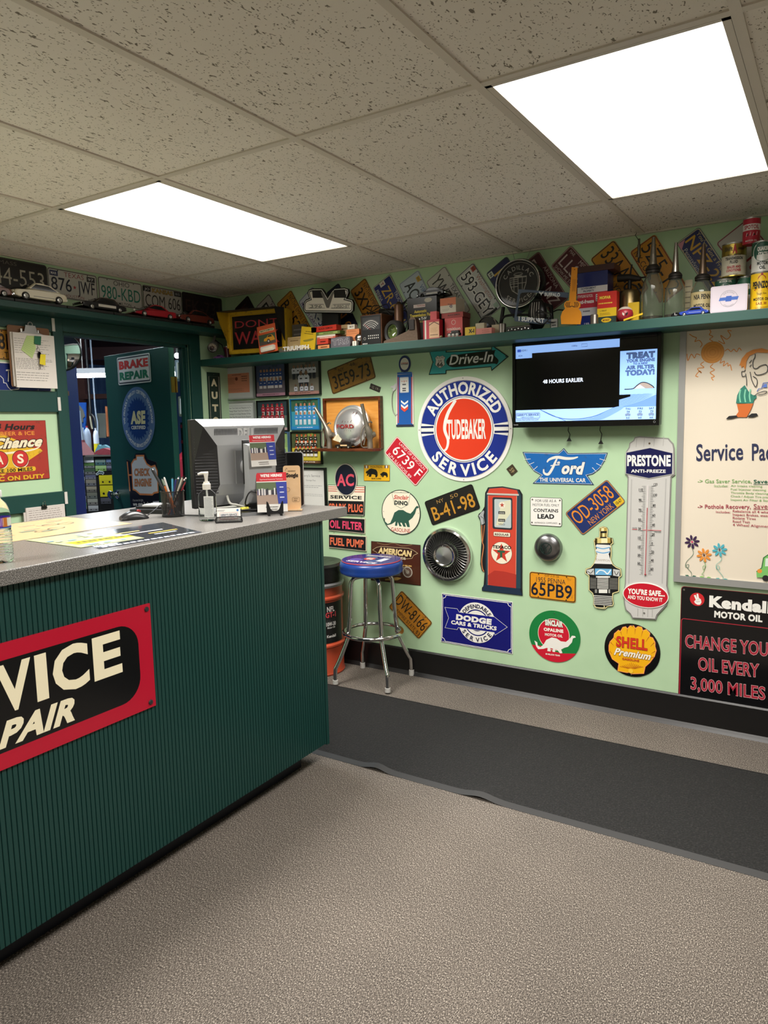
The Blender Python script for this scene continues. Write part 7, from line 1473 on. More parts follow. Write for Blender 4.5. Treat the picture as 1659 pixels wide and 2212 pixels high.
def sheet(name,label,pts,c,th=.0008,draw=None,z=CZ+.0004):
 fm=Matrix.Translation((0,0,z));s=Sg(name,label,'paper',(0,0),fm,w0=0);s.base(pts,c,th)
 if draw:draw(s)
 return s.done()
def quadmap(p):
 return lambda u,v:((p[0][0]*(1-u)+p[1][0]*u)*(1-v)+(p[3][0]*(1-u)+p[2][0]*u)*v,(p[0][1]*(1-u)+p[1][1]*u)*(1-v)+(p[3][1]*(1-u)+p[2][1]*u)*v)
P1=[(0.3319,-0.6356),(0.3337,0.01563),(-0.1246,0.03826),0]
P1[3]=(P1[0][0]+P1[2][0]-P1[1][0],P1[0][1]+P1[2][1]-P1[1][1])
def d1(s):
 m=quadmap(P1);rr=random.Random(2)
 for k in range(10):
  u,v=rr.uniform(.1,.85),rr.uniform(.15,.85);s.poly([m(u,v),m(u+.09,v),m(u+.09,v+.05),m(u,v+.05)],rr.choice(['#A89070','#8A7A66','#B4A488','#7A8A7A']))
 for u,v in((.55,.3),(.65,.35),(.72,.6),(.8,.55)):s.line([m(u+.05*math.cos(a),v+.05*math.sin(a))for a in[i*.5 for i in range(13)]],.004,'#6A6458',closed=True)
sheet('poster','large cream printed poster lying flat on the countertop behind the water bottle',P1,mat('#CDB48C',rough=.25),draw=d1)
P2=[(0.6683,-0.4501),(0.6943,-0.2256),(0.3841,-0.1774),(0.3491,-0.437)]
def d2_(s):
 m=quadmap(P2)
 s.poly([m(.12,.2),m(1,.2),m(1,.42),m(.12,.42)],'#E3C81E');[s.poly([m(.2+.08*k,.27),m(.25+.08*k+.01*(k%3),.27),m(.25+.08*k+.01*(k%3),.35),m(.2+.08*k,.35)],'#5A5A1E')for k in range(9)]
 rr=random.Random(4)
 for k in range(16):
  u,v=rr.uniform(.02,.85),rr.choice([.05,.5,.6,.7,.8]);s.poly([m(u,v),m(u+rr.uniform(.04,.12),v),m(u+.1,v+.06),m(u,v+.06)],rr.choice(['#9FB4A0','#B9CBB8','#86A6B8','#C8CDA8']))
sheet('leaflet','pale green and yellow folded map leaflet near the front edge of the countertop',P2,mat('#C3C99A',rough=.3),draw=d2_,z=CZ+.0014)
P3=[(0.7381,-0.4361),(0.774,-0.04113),(0.4285,0.08522),(0.3724,-0.1825)]
P3[3]=(P3[0][0]+P3[2][0]-P3[1][0],P3[0][1]+P3[2][1]-P3[1][1])
def d3(s):
 m=quadmap(P3);s.poly([m(0,.0),m(1,0),m(1,.09),m(0,.09)],'#1C2436');[s.poly([m(.04+.065*k,.02),m(.085+.065*k+.008*(k%2),.02),m(.085+.065*k,.075),m(.04+.065*k,.075)],'#D8DCE6')for k in range(14)]
 for v,u0,u1,c in((.62,.35,.6,'#C9B87A'),(.5,.32,.8,'#C8CBCF'),(.36,.6,.9,'#C9A84A'),(.26,.62,.85,'#A8B4C8')):s.poly([m(u0,v),m(u1,v),m(u1,v+.05),m(u0,v+.05)],c)
sheet('advert_sheet','dark grey glossy advertising sheet along the front edge of the countertop',P3,mat('#3C3E42',rough=.12),draw=d3,z=CZ+.0004)
o=root('computer_mouse','black computer mouse with red side strip at the back of the countertop','computer mouse',(0.2318,0.1071)+(CZ,),1.2)
b=MB();n=16;vs=[]
for i in range(9):
 t=i/8;x=-.055+.11*t;hw=.030*(1-.25*abs(t-.4)**1.5)*(.75 if i in(0,8)else 1);hz=.036*math.sin(math.pi*min(1,.12+t*.83))**.7
 for j in range(n+1):a=math.pi*j/n;vs.append((x,-hw*math.cos(a),max(.002,hz*math.sin(a)**.8)))
b.add(vs,[(i*(n+1)+j,i*(n+1)+j+1,(i+1)*(n+1)+j+1,(i+1)*(n+1)+j)for i in range(8)for j in range(n)],mat('#1B1B1D',rough=.3),True)
b.add(vs,[tuple(range(n+1))[::-1],tuple(range(8*(n+1),9*(n+1)))],mat('#1B1B1D',rough=.3));b.build('shell',o)
b=MB();b.T=Matrix.Translation((.02,0,.031))@Matrix.Rotation(math.pi/2,4,'X');b.lathe([(1e-5,-.004),(.008,-.004),(.008,.004),(1e-5,.004)],'#A82A2A',14);b.build('scroll_wheel',o)
b=MB();b.tube(spline([(.056,0,.012),(.09,.01,.03),(.13,.05,.045),(.15,.09,.02),(.16,.12,.004)],6),.0022,BLACK,6);b.build('cord',o)
q=(0.1055,0.3247);o=root('desk_phone','black flat desk device with papers on it behind the pen cup','device',(q[0],q[1],CZ),.3)
b=MB();b.prism(rrect(-.09,-.07,.09,.07,.015),0,.018,mat('#141416',rough=.35));b.prism(rrect(-.085,-.03,.085,.065,.012),.018,.026,mat('#1C1C1E',rough=.3));b.build('base',o,bevel=.003)
carton('note_pad','white note pad lying on the black desk device','paper',q[0]-.05,q[0]+.03,CZ+.0265,CZ+.033,q[1]-.03,.09,'#D8DAD8',rz=.3)
q=(0.3046,0.2501);o=root('pen_cup','black wire mesh cup full of pens on the countertop','pen cup',(q[0],q[1],CZ))
MESH=bpy.data.materials.new('wire_mesh');MESH.use_nodes=True
nt=MESH.node_tree;pb_=nt.nodes['Principled BSDF'];pb_.inputs['Base Color'].default_value=(.012,.012,.013,1);pb_.inputs['Roughness'].default_value=.4
tc=nt.nodes.new('ShaderNodeTexCoord');vo=nt.nodes.new('ShaderNodeTexVoronoi');vo.inputs['Scale'].default_value=330;vo.inputs['Randomness'].default_value=0;mr=nt.nodes.new('ShaderNodeMath');mr.operation='GREATER_THAN';mr.inputs[1].default_value=.40
nt.links.new(tc.outputs['Object'],vo.inputs['Vector']);nt.links.new(vo.outputs['Distance'],mr.inputs[0]);nt.links.new(mr.outputs[0],pb_.inputs['Alpha'])
CR_=.048;CH=.108
b=MB();b.lathe([(CR_*.96,.004),(CR_,CH)],MESH,40);b.build('mesh_wall',o)
b=MB();b.lathe([(CR_+.002,CH-.004),(CR_+.0025,CH),(CR_-.002,CH),(CR_-.002,CH-.004)],BLACK,40);b.lathe([(1e-5,0),(CR_*.97,0),(CR_*.98,.006),(CR_*.94,.006),(1e-5,.003)],BLACK,40);b.build('rim',o)
pens=[('#B9303A',.021,-.34,.18),('#1A1A1C',.019,-.30,.205),('#D8742A',.06,-.14,.135),('#D9D9D6',.01,-.1,.17),('#4A9AB8',.0,.0,.165),('#2A2A6A',.02,.06,.16),('#3A3A3C',.03,.12,.165),('#BFB9A8',-.02,.2,.17),('#B02A36',-.03,.3,.15),('#1E1E20',.0,.26,.165),('#5A6A5A',-.03,-.2,.16),('#2A4A8A',-.02,.1,.17),('#111111',.035,.32,.16)]
wx,wy=.846,.534
for k,(c,dy,lean,ln)in enumerate(pens):
 rr=random.Random(k+3);g_=max(-.036,min(.036,lean*.13));e_=rr.uniform(-.018,.018)
 rim=Vector((wx*g_+wy*e_,wy*g_-wx*e_,CH));p0=Vector((-rim.x*.55,-rim.y*.55,.007));d=(rim-p0)*(ln/CH)
 o2=root('pen',('red pen leaning far left in the mesh cup','thick black marker leaning left in the mesh cup','orange highlighter at the front of the mesh cup','white pen near the back of the mesh cup','light blue pen standing upright in the mesh cup','navy pen right of the light blue pen in the mesh cup','dark grey pen near the middle of the mesh cup','cream pen leaning right in the mesh cup','red pen leaning right in the mesh cup','black pen leaning right behind others in the mesh cup','grey green pen at the back left of the mesh cup','blue pen in the middle of the mesh cup','black pen at the far right of the mesh cup')[k],'pen',(q[0],q[1],CZ),group='pens in the mesh cup')
 r_=.0085 if k==2 else(.0065 if k==1 else .0042)
 b=MB();b.tube([p0,p0+d*.72,p0+d*.97],[r_,r_,r_*.95],mat(c,rough=.3),10);b.build('barrel',o2)
 b=MB();b.tube([p0+d*.97,p0+d],[r_*.95,r_*.55],mat('#C9C9C4' if k%3==0 else '#26262A',rough=.3),10);b.build('cap',o2)
q=(0.5594,0.1999);o=root('sanitizer_bottle','clear hand sanitizer bottle with a white pump beside the monitor','bottle',(q[0],q[1],CZ),.56)
def oval(rx,ry,z,n=28):return[(rx*math.cos(2*math.pi*i/n),ry*math.sin(2*math.pi*i/n),z)for i in range(n)]
secs=[(.030,.018,.0),(.035,.022,.004),(.036,.023,.02),(.036,.023,.095),(.034,.022,.108),(.022,.017,.12),(.013,.013,.126),(.013,.013,.134)]
b=MB();n=28;vs=[p for sx in secs for p in oval(*sx)]
b.add(vs,[(i*n+j,i*n+(j+1)%n,(i+1)*n+(j+1)%n,(i+1)*n+j)for i in range(len(secs)-1)for j in range(n)],PET,True);b.add(vs,[tuple(range(n))[::-1]],PET);b.build('bottle_body',o)
WP=mat('#E6E2DA',rough=.4)
b=MB();b.lathe([(1e-5,.125),(.0155,.125),(.016,.128),(.016,.146),(.012,.15),(.0115,.155),(.006,.156),(.006,.166)],WP,24);b.build('collar',o)
b=MB();b.lathe([(.0055,.160),(.0075,.176),(.0095,.186),(.0095,.191),(1e-5,.192)],WP,20);b.tube([(.009,0,.190),(-.018,0,.1895),(-.032,0,.185)],[.0055,.0055,.004],WP,10);b.build('pump_head',o)
b=MB();b.tube([(0,0,.126),(0.002,0,.01)],.0035,mat('#DCDCD8',rough=.3),8);b.build('dip_tube',o)
fm=Matrix(((1,0,0,0),(0,0,-1,-.0236),(0,1,0,0),(0,0,0,1)))
s=Sg('label','x','x',(0,0));s.base(rect(-.008,.018,.030,.100),mat('#D9DBD8',rough=.4),.0006);s.scrib(-.005,.022,.028,.096,14,'#7A8088',.3,6);l_=s.b.build('label',o);l_.matrix_local=fm
q=(0.6694,0.2027);o=root('card_holder','black mesh holder with a stack of white business cards at the counter edge','card holder',(q[0],q[1],CZ),.75)
b=MB();b.prism([(-.05,-.02),(.05,-.02),(.05,.03),(-.05,.03)],0,.003,BLACK)
b.tube(spline([(-.05,-.02,.003),(-.048,-.022,.018),(-.035,-.022,.024),(.035,-.022,.024),(.048,-.022,.018),(.05,-.02,.003)],4),.0025,BLACK,8)
b.add([(-.05,.028,.003),(.05,.028,.003),(.05,.04,.05),(-.05,.04,.05)],[(0,1,2,3)],MESH);b.add([(-.046,-.022,.003),(.046,-.022,.003),(.044,-.022,.022),(-.044,-.022,.022)],[(0,1,2,3)],MESH);b.build('holder',o)
fm=Matrix(((1,0,0,0),(0,.35,-.94,-.012),(0,.94,.35,.004),(0,0,0,1)))
for k in range(4):
 o2=root('business_card','white business card, %s in the mesh holder'%('front card','second card','third card','rear card')[k],'card',group='business cards in the holder',mw=Matrix.Translation((q[0],q[1],CZ))@Matrix.Rotation(.75,4,'Z')@Matrix.Translation((0,.004*k,0))@fm)
 s=Sg('card','x','x',(0,0));s.base(rect(-.0445,.001,.0445,.052),mat('#E2E0DA',rough=.5),.0006)
 if k==0:
  s.line(rrect(-.034,.010,.034,.036,.004),.0009,'#B04A4A',closed=True);s.tx("GERRY'S SERVICE",-.031,.022,.031,.031,'#3A3F5A',.03);s.tx('COMPLETE AUTO REPAIR',-.02,.014,.02,.0175,'#B04A4A',.0);s.circ((.034,.044),.0045,'#3A6AA8',n=16);s.scrib(-.041,.040,-.012,.048,2,'#7A7A80',.4,3)
 s.b.build('card',o2)
o=root('computer_monitor','silver backed computer monitor on a tall stand, seen from behind on the counter','monitor',(.455,.51,0),-.315)
W2,ZB,ZT=.226,1.178,1.552
SIL=mat('#A6A8AA',rough=.35,metal=.25);DK=mat('#141417',rough=.45)
b=MB();b.box(-.03,.0,-W2,W2,ZB,ZT,DK);b.build('bezel',o,bevel=.004)
b=MB();s_=[(-.0295,-W2+.018,ZB+.02),(-.0295,W2-.018,ZB+.02),(-.0295,W2-.018,ZT-.018),(-.0295,-W2+.018,ZT-.018)];b.add([(x-.0008,y,z)for x,y,z in s_],[(3,2,1,0)],mat('#20242A',rough=.2));b.build('screen',o)
pl=[(-W2,ZT),(W2,ZT),(W2-.004,ZT-.10),(W2-.02,ZT-.25),(W2-.05,ZB+.03),(W2-.06,ZB),(-W2+.06,ZB),(-W2+.05,ZB+.03),(-W2+.02,ZT-.25),(-W2+.004,ZT-.10)]
b=MB()
f0=[(.0,-W2,ZT),(.0,W2,ZT),(.0,W2,ZB),(.0,-W2,ZB)];f1=[(.05,-W2+.02,ZT-.006),(.05,W2-.02,ZT-.006),(.05,W2-.10,ZB+.05),(.05,-W2+.10,ZB+.05)]
inn=[(.05,-W2+.075,ZT-.09),(.05,W2-.075,ZT-.09)]
fr0=[(.0,-W2+.004,ZT),(.02,-W2+.012,ZT),(.055,-W2+.03,ZT-.03),(.062,-W2+.085,ZT-.11),(.062,-W2+.09,ZB+.10),(.05,-W2+.07,ZB+.055),(.03,-W2+.06,ZB+.01)]
n=len(fr0);vs=fr0+[(x,-y,z)for x,y,z in fr0]
b.add(vs,[(i,n+i,n+i+1,i+1)for i in range(n-1)],SIL,False);b.build('back_shell',o,bevel=.003)
for sg in(-1,1):
 b=MB();e=[(.0,sg*(W2-.0),ZT),(.0,sg*(W2-.0),ZB)]
 q4=[(x,sg*-y if False else sg*abs(y),z)for x,y,z in fr0]
 vs=[(.001,sg*W2,ZT-.004)]+q4[1:]+[(.001,sg*(W2-.02),ZB+.004),(.001,sg*W2,ZB+.02)]
 c0=len(vs);cen=(.004,sg*(W2-.004),(ZT+ZB)/2);vs.append(cen)
 b.add(vs,[((c0,i,(i+1)%c0)if sg<0 else(c0,(i+1)%c0,i))for i in range(c0)],mat('#1C1C1F',rough=.5));tp=b.build('side_vent',o)
 b=MB()
 for k in range(20):
  z=ZT-.07-k*.0125;t=1.0-max(0,(ZT-.115-z)*.0);x1=.060 if z<ZT-.11 else .055+.005*(ZT-.06-z)/.05
  b.tube([(.010,sg*(W2-.008),z),(x1*.96,sg*(W2-(.084 if z<ZT-.11 else .03+.07*(ZT-.03-z)/.08)),z)],.0022,mat('#2E2E32',rough=.5),5)
 b.build('vent_slats',tp)
s=Sg('top_grille','x','x',(0,0));GD='#55575A'
fm=Matrix(((0,.65,.76,.0595),(1,0,0,0),(0,.76,-.65,ZT-.052),(0,0,0,1)))
fm=Matrix(((0,-.0,1,.058),(1,0,0,0),(0,1,0,ZT-.065),(0,0,0,1)))
tilt=Matrix.Rotation(math.atan2(.007,.08),4,'Y')
for k in range(44):
 y=-.15+k*.007
 if abs(y)<.038:continue
 s.cur.flat([(y,-.012),(y+.004,-.012),(y+.006,.022),(y+.002,.022)],.0,'#4A4C4F')
g_=s.b.build('top_grille',o);g_.matrix_local=Matrix.Translation((.0588,0,ZT-.062))@tilt@Matrix(((0,0,1,0),(1,0,0,0),(0,1,0,0),(0,0,0,1)))
s=Sg('maker_emblem','x','x',(0,0));s.tx('DELL',-.042,-.02,.042,.024,'#C9CACB',.06,'#6A6C6E',.02)
g_=s.b.build('maker_emblem',o);g_.matrix_local=Matrix.Translation((.0592,0,ZT-.062))@tilt@Matrix(((0,0,1,0),(1,0,0,0),(0,1,0,0),(0,0,0,1)))
b=MB();b.box(.062,.066,-.06,.06,ZB+.10,ZB+.24,mat('#96989A',rough=.4,metal=.2));b.T=Matrix.Translation((.066,0,ZB+.17))@Matrix.Rotation(math.pi/2,4,'Y');b.lathe([(.04,0),(.04,.012),(.034,.02),(1e-5,.02)],SIL,28);b.build('hinge_plate',o)
b=MB();b.tube([(.08,0,ZB+.17),(.125,0,ZB+.17)],.02,DK,14);b.build('hinge_arm',o)
b=MB();pr=[(.125,ZB+.27),(.165,ZB+.265),(.17,ZB+.08),(.15,ZB+.02),(.10,CZ+.03),(.085,CZ+.012),(.03,CZ+.012),(.05,CZ+.03),(.11,ZB+.04),(.125,ZB+.09)]
b.T=Matrix.Translation((0,.055,0))@RT;b.prism(pr,.0,.11,SIL);b.build('stand_column',o,bevel=.006)
b=MB();b.box(.118,.127,-.058,.058,ZB+.10,ZB+.285,DK);b.build('column_cover',o,bevel=.003)
b=MB();b.prism(rrect(-.05,-.13,.19,.12,.05),CZ,CZ+.014,mat('#8A8C8E',rough=.35,metal=.3));b.build('stand_base',o,bevel=.003)
b=MB();b.prism(rrect(-.045,-.125,.185,.115,.05),CZ+.0141,CZ+.016,mat('#222225',rough=.35));b.build('base_inlay',o)
for k,pts in enumerate(([(.05,-.10,ZB+.05),(.075,-.10,ZB-.01+.03),(.10,-.08,CZ+.04),(.12,-.03,CZ+.022)],[(.10,-.02,CZ+.025),(.15,-.07,CZ+.05),(.17,-.05,CZ+.10),(.175,.02,CZ+.06),(.16,.04,CZ+.022)],[(.17,.05,CZ+.024),(.19,-.02,CZ+.024),(.14,-.12,CZ+.022),(.06,-.20,CZ+.006),(.0,-.26,CZ+.006),(-.06,-.3,CZ+.006)])):
 b=MB();b.tube(spline(pts,6),(.005,.003,.003)[k],(mat('#B9B8B0',rough=.5),BLACK,BLACK)[k],8);b.build('cable',o)
b=MB();b.tube([(.13,-.09,CZ+.024),(.14,-.05,CZ+.026)],.008,mat('#D2C83A',rough=.5),8);b.build('cable_tag',o)
def hire(s,w,h):
 s.poly(rect(0,0,w,h),mat('#DDDBD6',rough=.3));s.poly(rect(0,h*.78,w,h),'#C9202E');s.tx("WE'RE HIRING!",w*.14,h*.89,w*.86,h*.965,'#F2EEEC',.05);s.tx('Experienced Automotive Technicians',w*.12,h*.815,w*.88,h*.85,'#EBD2D2',.0)
 s.poly(rect(0,h*.20,w*.70,h*.755),'#A08A7C');s.poly(rect(0,h*.55,w*.70,h*.755),'#5A6A4A');rr=random.Random(5)
 for k in range(14):s.poly(rect(*[(w*.02+k*w*.046),h*(.42+.02*rr.random()),w*.06+k*w*.046,h*(.55+.06*rr.random())]),rr.choice(['#D8D4D2','#2A2A3A','#7A2A36','#8A8A92','#E4E2E0','#4A4A6A']))
 s.poly([(w*.70,h*.20),(w*1.0,h*.20),(w*1.0,h*.755),(w*.64,h*.755)],'#2A3A94')
 for k in range(3):s.pr(w*.76,h*(.60-k*.13),w*.93,h*(.645-k*.13),'#D8DCEC')
 s.pr(w*.28,h*.11,w*.72,h*.145,'#5A5450');s.pr(w*.3,h*.05,w*.7,h*.085,'#7A7470')
hc=(.455+.182*.951-.05*.31,.51-.182*.31-.05*.951)
a,b_=(0.4367,1.476),(0.5944,1.352)
carton('hiring_card',"WE'RE HIRING card clipped high on the monitor stand column",'card',hc[0],hc[0]+.12,1.352,1.482,hc[1],.0012,'#DDDBD6',rz=1.256,draw=hire,tilt=.0,lean=-.10,group='hiring cards on the counter')
q=(0.6826,0.3751)
fa,fb=(0.6906,0.3943),(0.7091,0.535)
rz_=math.atan2(fb[1]-fa[1],fb[0]-fa[0])
qc=((fa[0]+fb[0])/2-.012,(fa[1]+fb[1])/2-.012)
carton('hiring_card',"WE'RE HIRING card standing on the small black easel",'card',qc[0]-.062*math.cos(.75)-.012,qc[0]-.062*math.cos(.75)+.113,CZ+.012,CZ+.178,qc[1]-.062*math.sin(.75),.0012,'#DDDBD6',rz=.75,draw=hire,lean=-.22,group='hiring cards on the counter')
o=root('card_easel','small black plastic easel holding the hiring card','easel',(qc[0]+.0,qc[1],CZ),.75)
b=MB()
for sg in(-1,1):b.prism([(sg*.02,-.035),(sg*.03,-.035),(sg*.03,.045),(sg*.02,.045)],0,.01,BLACK)
b.build('foot',o,bevel=.001)
b=MB();b.T=Matrix.Translation((0,-.028,.008))@RT;b.prism(spline([(-.034,0),(-.034,.05),(-.026,.045),(-.016,.018),(0,.012),(.016,.018),(.026,.045),(.034,.05),(.034,.0)],3),-.003,.0,BLACK);b.build('front_lip',o)
b=MB();b.add([(-.03,.03,.01),(.03,.03,.01),(.03,.056,.09),(-.03,.056,.09)],[(0,1,2,3)],BLACK);b.build('back_rest',o)
q=(0.6508,0.5998)
def rev(s,w,h):
 s.pr(w*.28,h*.86,w*.80,h*.89,'#4A3420');s.line([(w*.12,h*.88),(w*.2,h*.94),(w*.26,h*.92)],.0015,'#4A3420',sm=4);s.tx('Google',w*.14,h*.73,w*.88,h*.83,'#241812',.07);s.line(rrect(w*.5,h*.17,w*.92,h*.27,.004),.0012,'#6A4A2A',closed=True);s.pr(w*.58,h*.225,w*.84,h*.25,'#6A4A2A');s.pr(w*.58,h*.185,w*.84,h*.21,'#6A4A2A');s.line(circ((w*.25,h*.45),w*.12,16),.0012,'#6A4A2A',closed=True)
fm=Matrix.Translation((q[0],q[1],CZ))@Matrix.Rotation(.62,4,'Z')@Matrix.Rotation(-.08,4,'X')@Matrix(((1,0,0,-.028),(0,0,-1,0),(0,1,0,.006),(0,0,0,1)))
LW=noise_mat('light_wood',[(.3,'#D4AE82'),(.7,'#DDBB92')],14,rough=.5,stretch=(1,1,6))
s=Sg('review_sign','pale wooden review sign with rounded top and dark lettering on the counter','sign',(0,0),fm,w0=0);s.base(rrect(0,0,.074,.19,.011),LW,.005,z0=-.005);s.z=.0003;s.part('print');rev(s,.074,.19)
s.part('foot');s.cur.box(-.004,.078,-.006,.0,-.03,.03,LW);s.done()
q=(0.6246,0.6446);o=root('tablet','dark tablet with a silver edge standing behind the wooden review sign','tablet',(q[0]-.06,q[1]+.09,CZ),.6)
b=MB();b.T=Matrix.Rotation(-.1,4,'X')@RT;b.prism(rrect(-.045,.0,.045,.25,.012),-.004,.004,mat('#B9BABC',rough=.3,metal=.6));b.build('case',o)
b=MB();b.T=Matrix.Rotation(-.1,4,'X')@RT;b.prism(rrect(-.041,.004,.041,.246,.010),.0042,.005,mat('#0E1116',rough=.08));b.build('screen',o)
b=MB();b.box(-.03,.03,-.02,.05,0,.006,BLACK);b.build('stand',o)
q=(0.5656,0.7774);o=root('card_reader','small black box on the counter in front of the framed notice','device',(q[0]-.02,q[1]+.0,CZ),.5)
b=MB();b.prism(rrect(-.03,-.025,.03,.025,.006),0,.035,mat('#1A1A1C',rough=.4));b.build('box',o,bevel=.003)
b=MB();b.box(-.02,.02,-.0262,-.0256,.008,.02,mat('#3A3A3E',rough=.3));b.build('slot',o)
# ================================================================ left wall
b=MB();b.box(LX+.001,-.73,-1.2,SF-.001,2.112,2.142,GREEN);b.box(LX+.001,-.73,SF-.001,WY-.001,2.112,2.142,GREEN);tag(b.build('car_shelf',bevel=.002),'narrow dark green shelf of model cars above the open door','shelf')
GL='licence plates above the model cars'
def lplate(label,tl,y1,bg,rim,rows,**k):
 plate('licence_plate',label,tl,(tl[0],tl[1]-.15),bg,rim,rows,w=y1-tl[0],frame=FL,group=GL,**k)
e=(0.5476,2.377)
plate('licence_plate','black licence plate 44-553 at the left edge above the white model car',(e[0]-.33,e[1]-.002),(e[0]-.33,e[1]-.152),'#1A1716','#3A3634',[('MASS',.22,.5,.80,.92,'#6A645C',.0),('44-553',.12,.94,.16,.70,'#B9B4A4',.0)],w=.33,frame=FL,group=GL)
lplate('white licence plate 876 JWF marked TEXAS',(0.5494,2.37),(0.8505,2.367)[0],'#C4C4BE','#55534E',[('TEXAS',.32,.72,.76,.92,'#8A2A3A',-.01),('876',.06,.46,.26,.70,'#1E2236',.02),('JWF',.58,.94,.26,.70,'#1E2236',.02),('HOUSTON',.3,.7,.06,.16,'#8A4A4A',0)],extra=lambda s,w,h:(sticker(s,w*.04,h*.74,w*.2,h*.92,'#28305A','MAR','#D8D8D8'),sticker(s,w*.78,h*.72,w*.95,h*.9,'#3A3A3C','97','#C9C9C9'),s.poly(star((w*.52,h*.44),.012),'#B02A36')))
lplate('white licence plate 980-KBD marked OHIO with green characters',(0.8571,2.371),(1.159,2.37)[0],'#C4C6C0','#55534E',[('OHIO',.34,.70,.76,.93,'#3A3A3C',.0),('980-KBD',.06,.95,.24,.70,'#1E7A66',.01),('HAMILTON',.32,.72,.05,.16,'#2A3A3A',.02)])
lplate('white licence plate COM 606 marked KANSAS',(1.163,2.37),(1.467,2.369)[0],'#BDBBB4','#4A4844',[('KANSAS',.24,.76,.76,.92,'#C9A85A',.03,'#3A3226'),('COM 606',.06,.95,.2,.66,'#26262A',.0)],extra=lambda s,w,h:(sticker(s,w*.02,h*.76,w*.2,h*.95,'#1A1A1C','JO','#D0D0D0'),sticker(s,w*.8,h*.76,w*.98,h*.95,'#26282E','85','#9A9AA0')))
lplate('dark licence plate EK-731 nearest the corner',(1.47,2.371),(1.819,2.361)[0],'#221618','#141012',[('EK-731',.08,.94,.2,.72,'#42302E',.02)],worn=.3)
for k,(y0,y1)in enumerate(((-.06,.262),(.266,.545),(.549,.83),(.834,1.115),(1.119,1.40),(1.404,1.59))):
 b=MB();b.box(-.86,-.735,y0,y1,2.1425,2.157,mat('#141414',rough=.5));tag(b.build('black_plinth',bevel=.002),'low black display base '+('at the left end of the model car shelf','under the white model car','under the black convertible','under the red sports car','under the brown model car','nearest the corner')[k],'plinth','black display bases on the model car shelf')
ZC=2.1575
def lcar(name,label,pa,pb,c,style,h,**k):
 y0,y1=pa[0],pb[0];toy_car(name,label,y1-y0,(y1-y0)*.38,h*1.2,c,at(-.798,(y0+y1)/2-.02,ZC,-math.pi/2),style=style,group='model cars above the door',**k)
lcar('model_car','cream white model fastback, leftmost whole car on the shelf above the door',(0.2926,2.197),(0.5792,2.208),'#D9D2BC','coupe',.078,stripe=('#8A8A80',.24,.27))
cv=(0.6517,2.211),(0.9334,2.209)
toy_car('model_car','black model convertible with white side coves above the door',cv[1][0]-cv[0][0],.095,.075,'#111114',at(-.798,(cv[0][0]+cv[1][0])/2,ZC,-math.pi/2),style='open' if False else 'sedan',roof=mat('#3A3026',rough=.5),stripe=('#D5D0C6',.28,.46),group='model cars above the door')
lcar('model_car','red wedge shaped model sports car above the door',(1.006,2.233),(1.306,2.222),'#A81E2C','wedge',.066)
lcar('model_car','brown model coupe nearest the corner above the door',(1.343,2.234),(1.625,2.215),'#6A3026','coupe',.072)
y1=(0.2664,2.22)[0];toy_car('model_car','brown model car cut off at the left edge above the door',.26,.10,.075,'#6A4030',at(-.798,y1-.13,ZC,-math.pi/2),group='model cars above the door')
s=Sg('clipboard','brown clipboard with metal clip hanging on the green boards','clipboard',(0.4135,1.91),'L',-.865)
A_=lambda x,y:(0.4135+0.0002462*(x-650)+-2e-05*(y-1100),1.9098+1.75e-05*(x-650)+-0.0002275*(y-1100))
tl,tr,br,bl=(0.2953,2.047),(0.5208,2.046),(0.5138,1.753),(0.2827,1.748)
yl,yr,zt,zb=(tl[0]+bl[0])/2,(tr[0]+br[0])/2,(tl[1]+tr[1])/2,(bl[1]+br[1])/2-.01
s.base(rrect(yl,zb,yr,zt,.012),mat('#7A5230',rough=.45),.004)
s.part('clip');ym=(yl+yr)/2;zc=zt-.045
s.cur.prism(s.Q([(ym-.085,zc-.01),(ym+.085,zc-.01),(ym+.07,zc+.008),(ym+.035,zc+.018),(ym+.026,zc+.05),(ym-.026,zc+.05),(ym-.035,zc+.018),(ym-.07,zc+.008)]),.018,.022,STEEL)
q=s.q((ym,zc+.055));s.cur.tube([(q[0]+.012*math.cos(a),q[1]+.012*math.sin(a),.02)for a in[i*.5236 for i in range(12)]],.0025,STEEL,8,closed=True)
for sg in(-1,1):q=s.q((ym+sg*.045,zc+.022));s.cur.tube([(q[0],q[1]-.008,.012),(q[0],q[1]+.008,.012)],.008,CHROME,12)
s.done()
s=Sg('paper_stack','thick stack of white printed forms held by the clipboard','paper',(ym,zc),'L',-.8605)
s.base(rect(yl+.008,zb+.004,yr-.002,zt-.035),mat('#D6D0C8',rough=.6),.008);s.base(rect(yl+.016,zb-.002,yr+.012,zt-.037),mat('#DDD6CE',rough=.6),.010,z0=.008)
s.part('print');s.z=.0185;s.scrib(yl+.02,zt-.14,yr-.01,zt-.06,7,'#9A9490',.2,3);s.scrib(yl+.02,zb+.09,yr,zt-.16,7,'#7A7672',.25,4);s.scrib(yl+.02,zb+.03,yr,zb+.08,4,'#8A8682',.2,5);s.done()
s=Sg('sticky_note','pale green lined note pinned under the clipboard clip','note',(0.417,1.951),'L',-.841)
A_=lambda x,y:(0.417+0.000245*(x-650)+-2e-05*(y-920),1.9506+1.875e-05*(x-650)+-0.0002263*(y-920))
s.base([(0.3779,1.999),(0.4166,2),(0.4223,1.938),(0.3977,1.886),(0.3413,1.926)],mat('#B9CF86',rough=.6),.0008)
s.z=.001
p0,p1=(0.375,1.992),(0.3432,1.926);d0=(0.42,1.983),(0.3982,1.892)
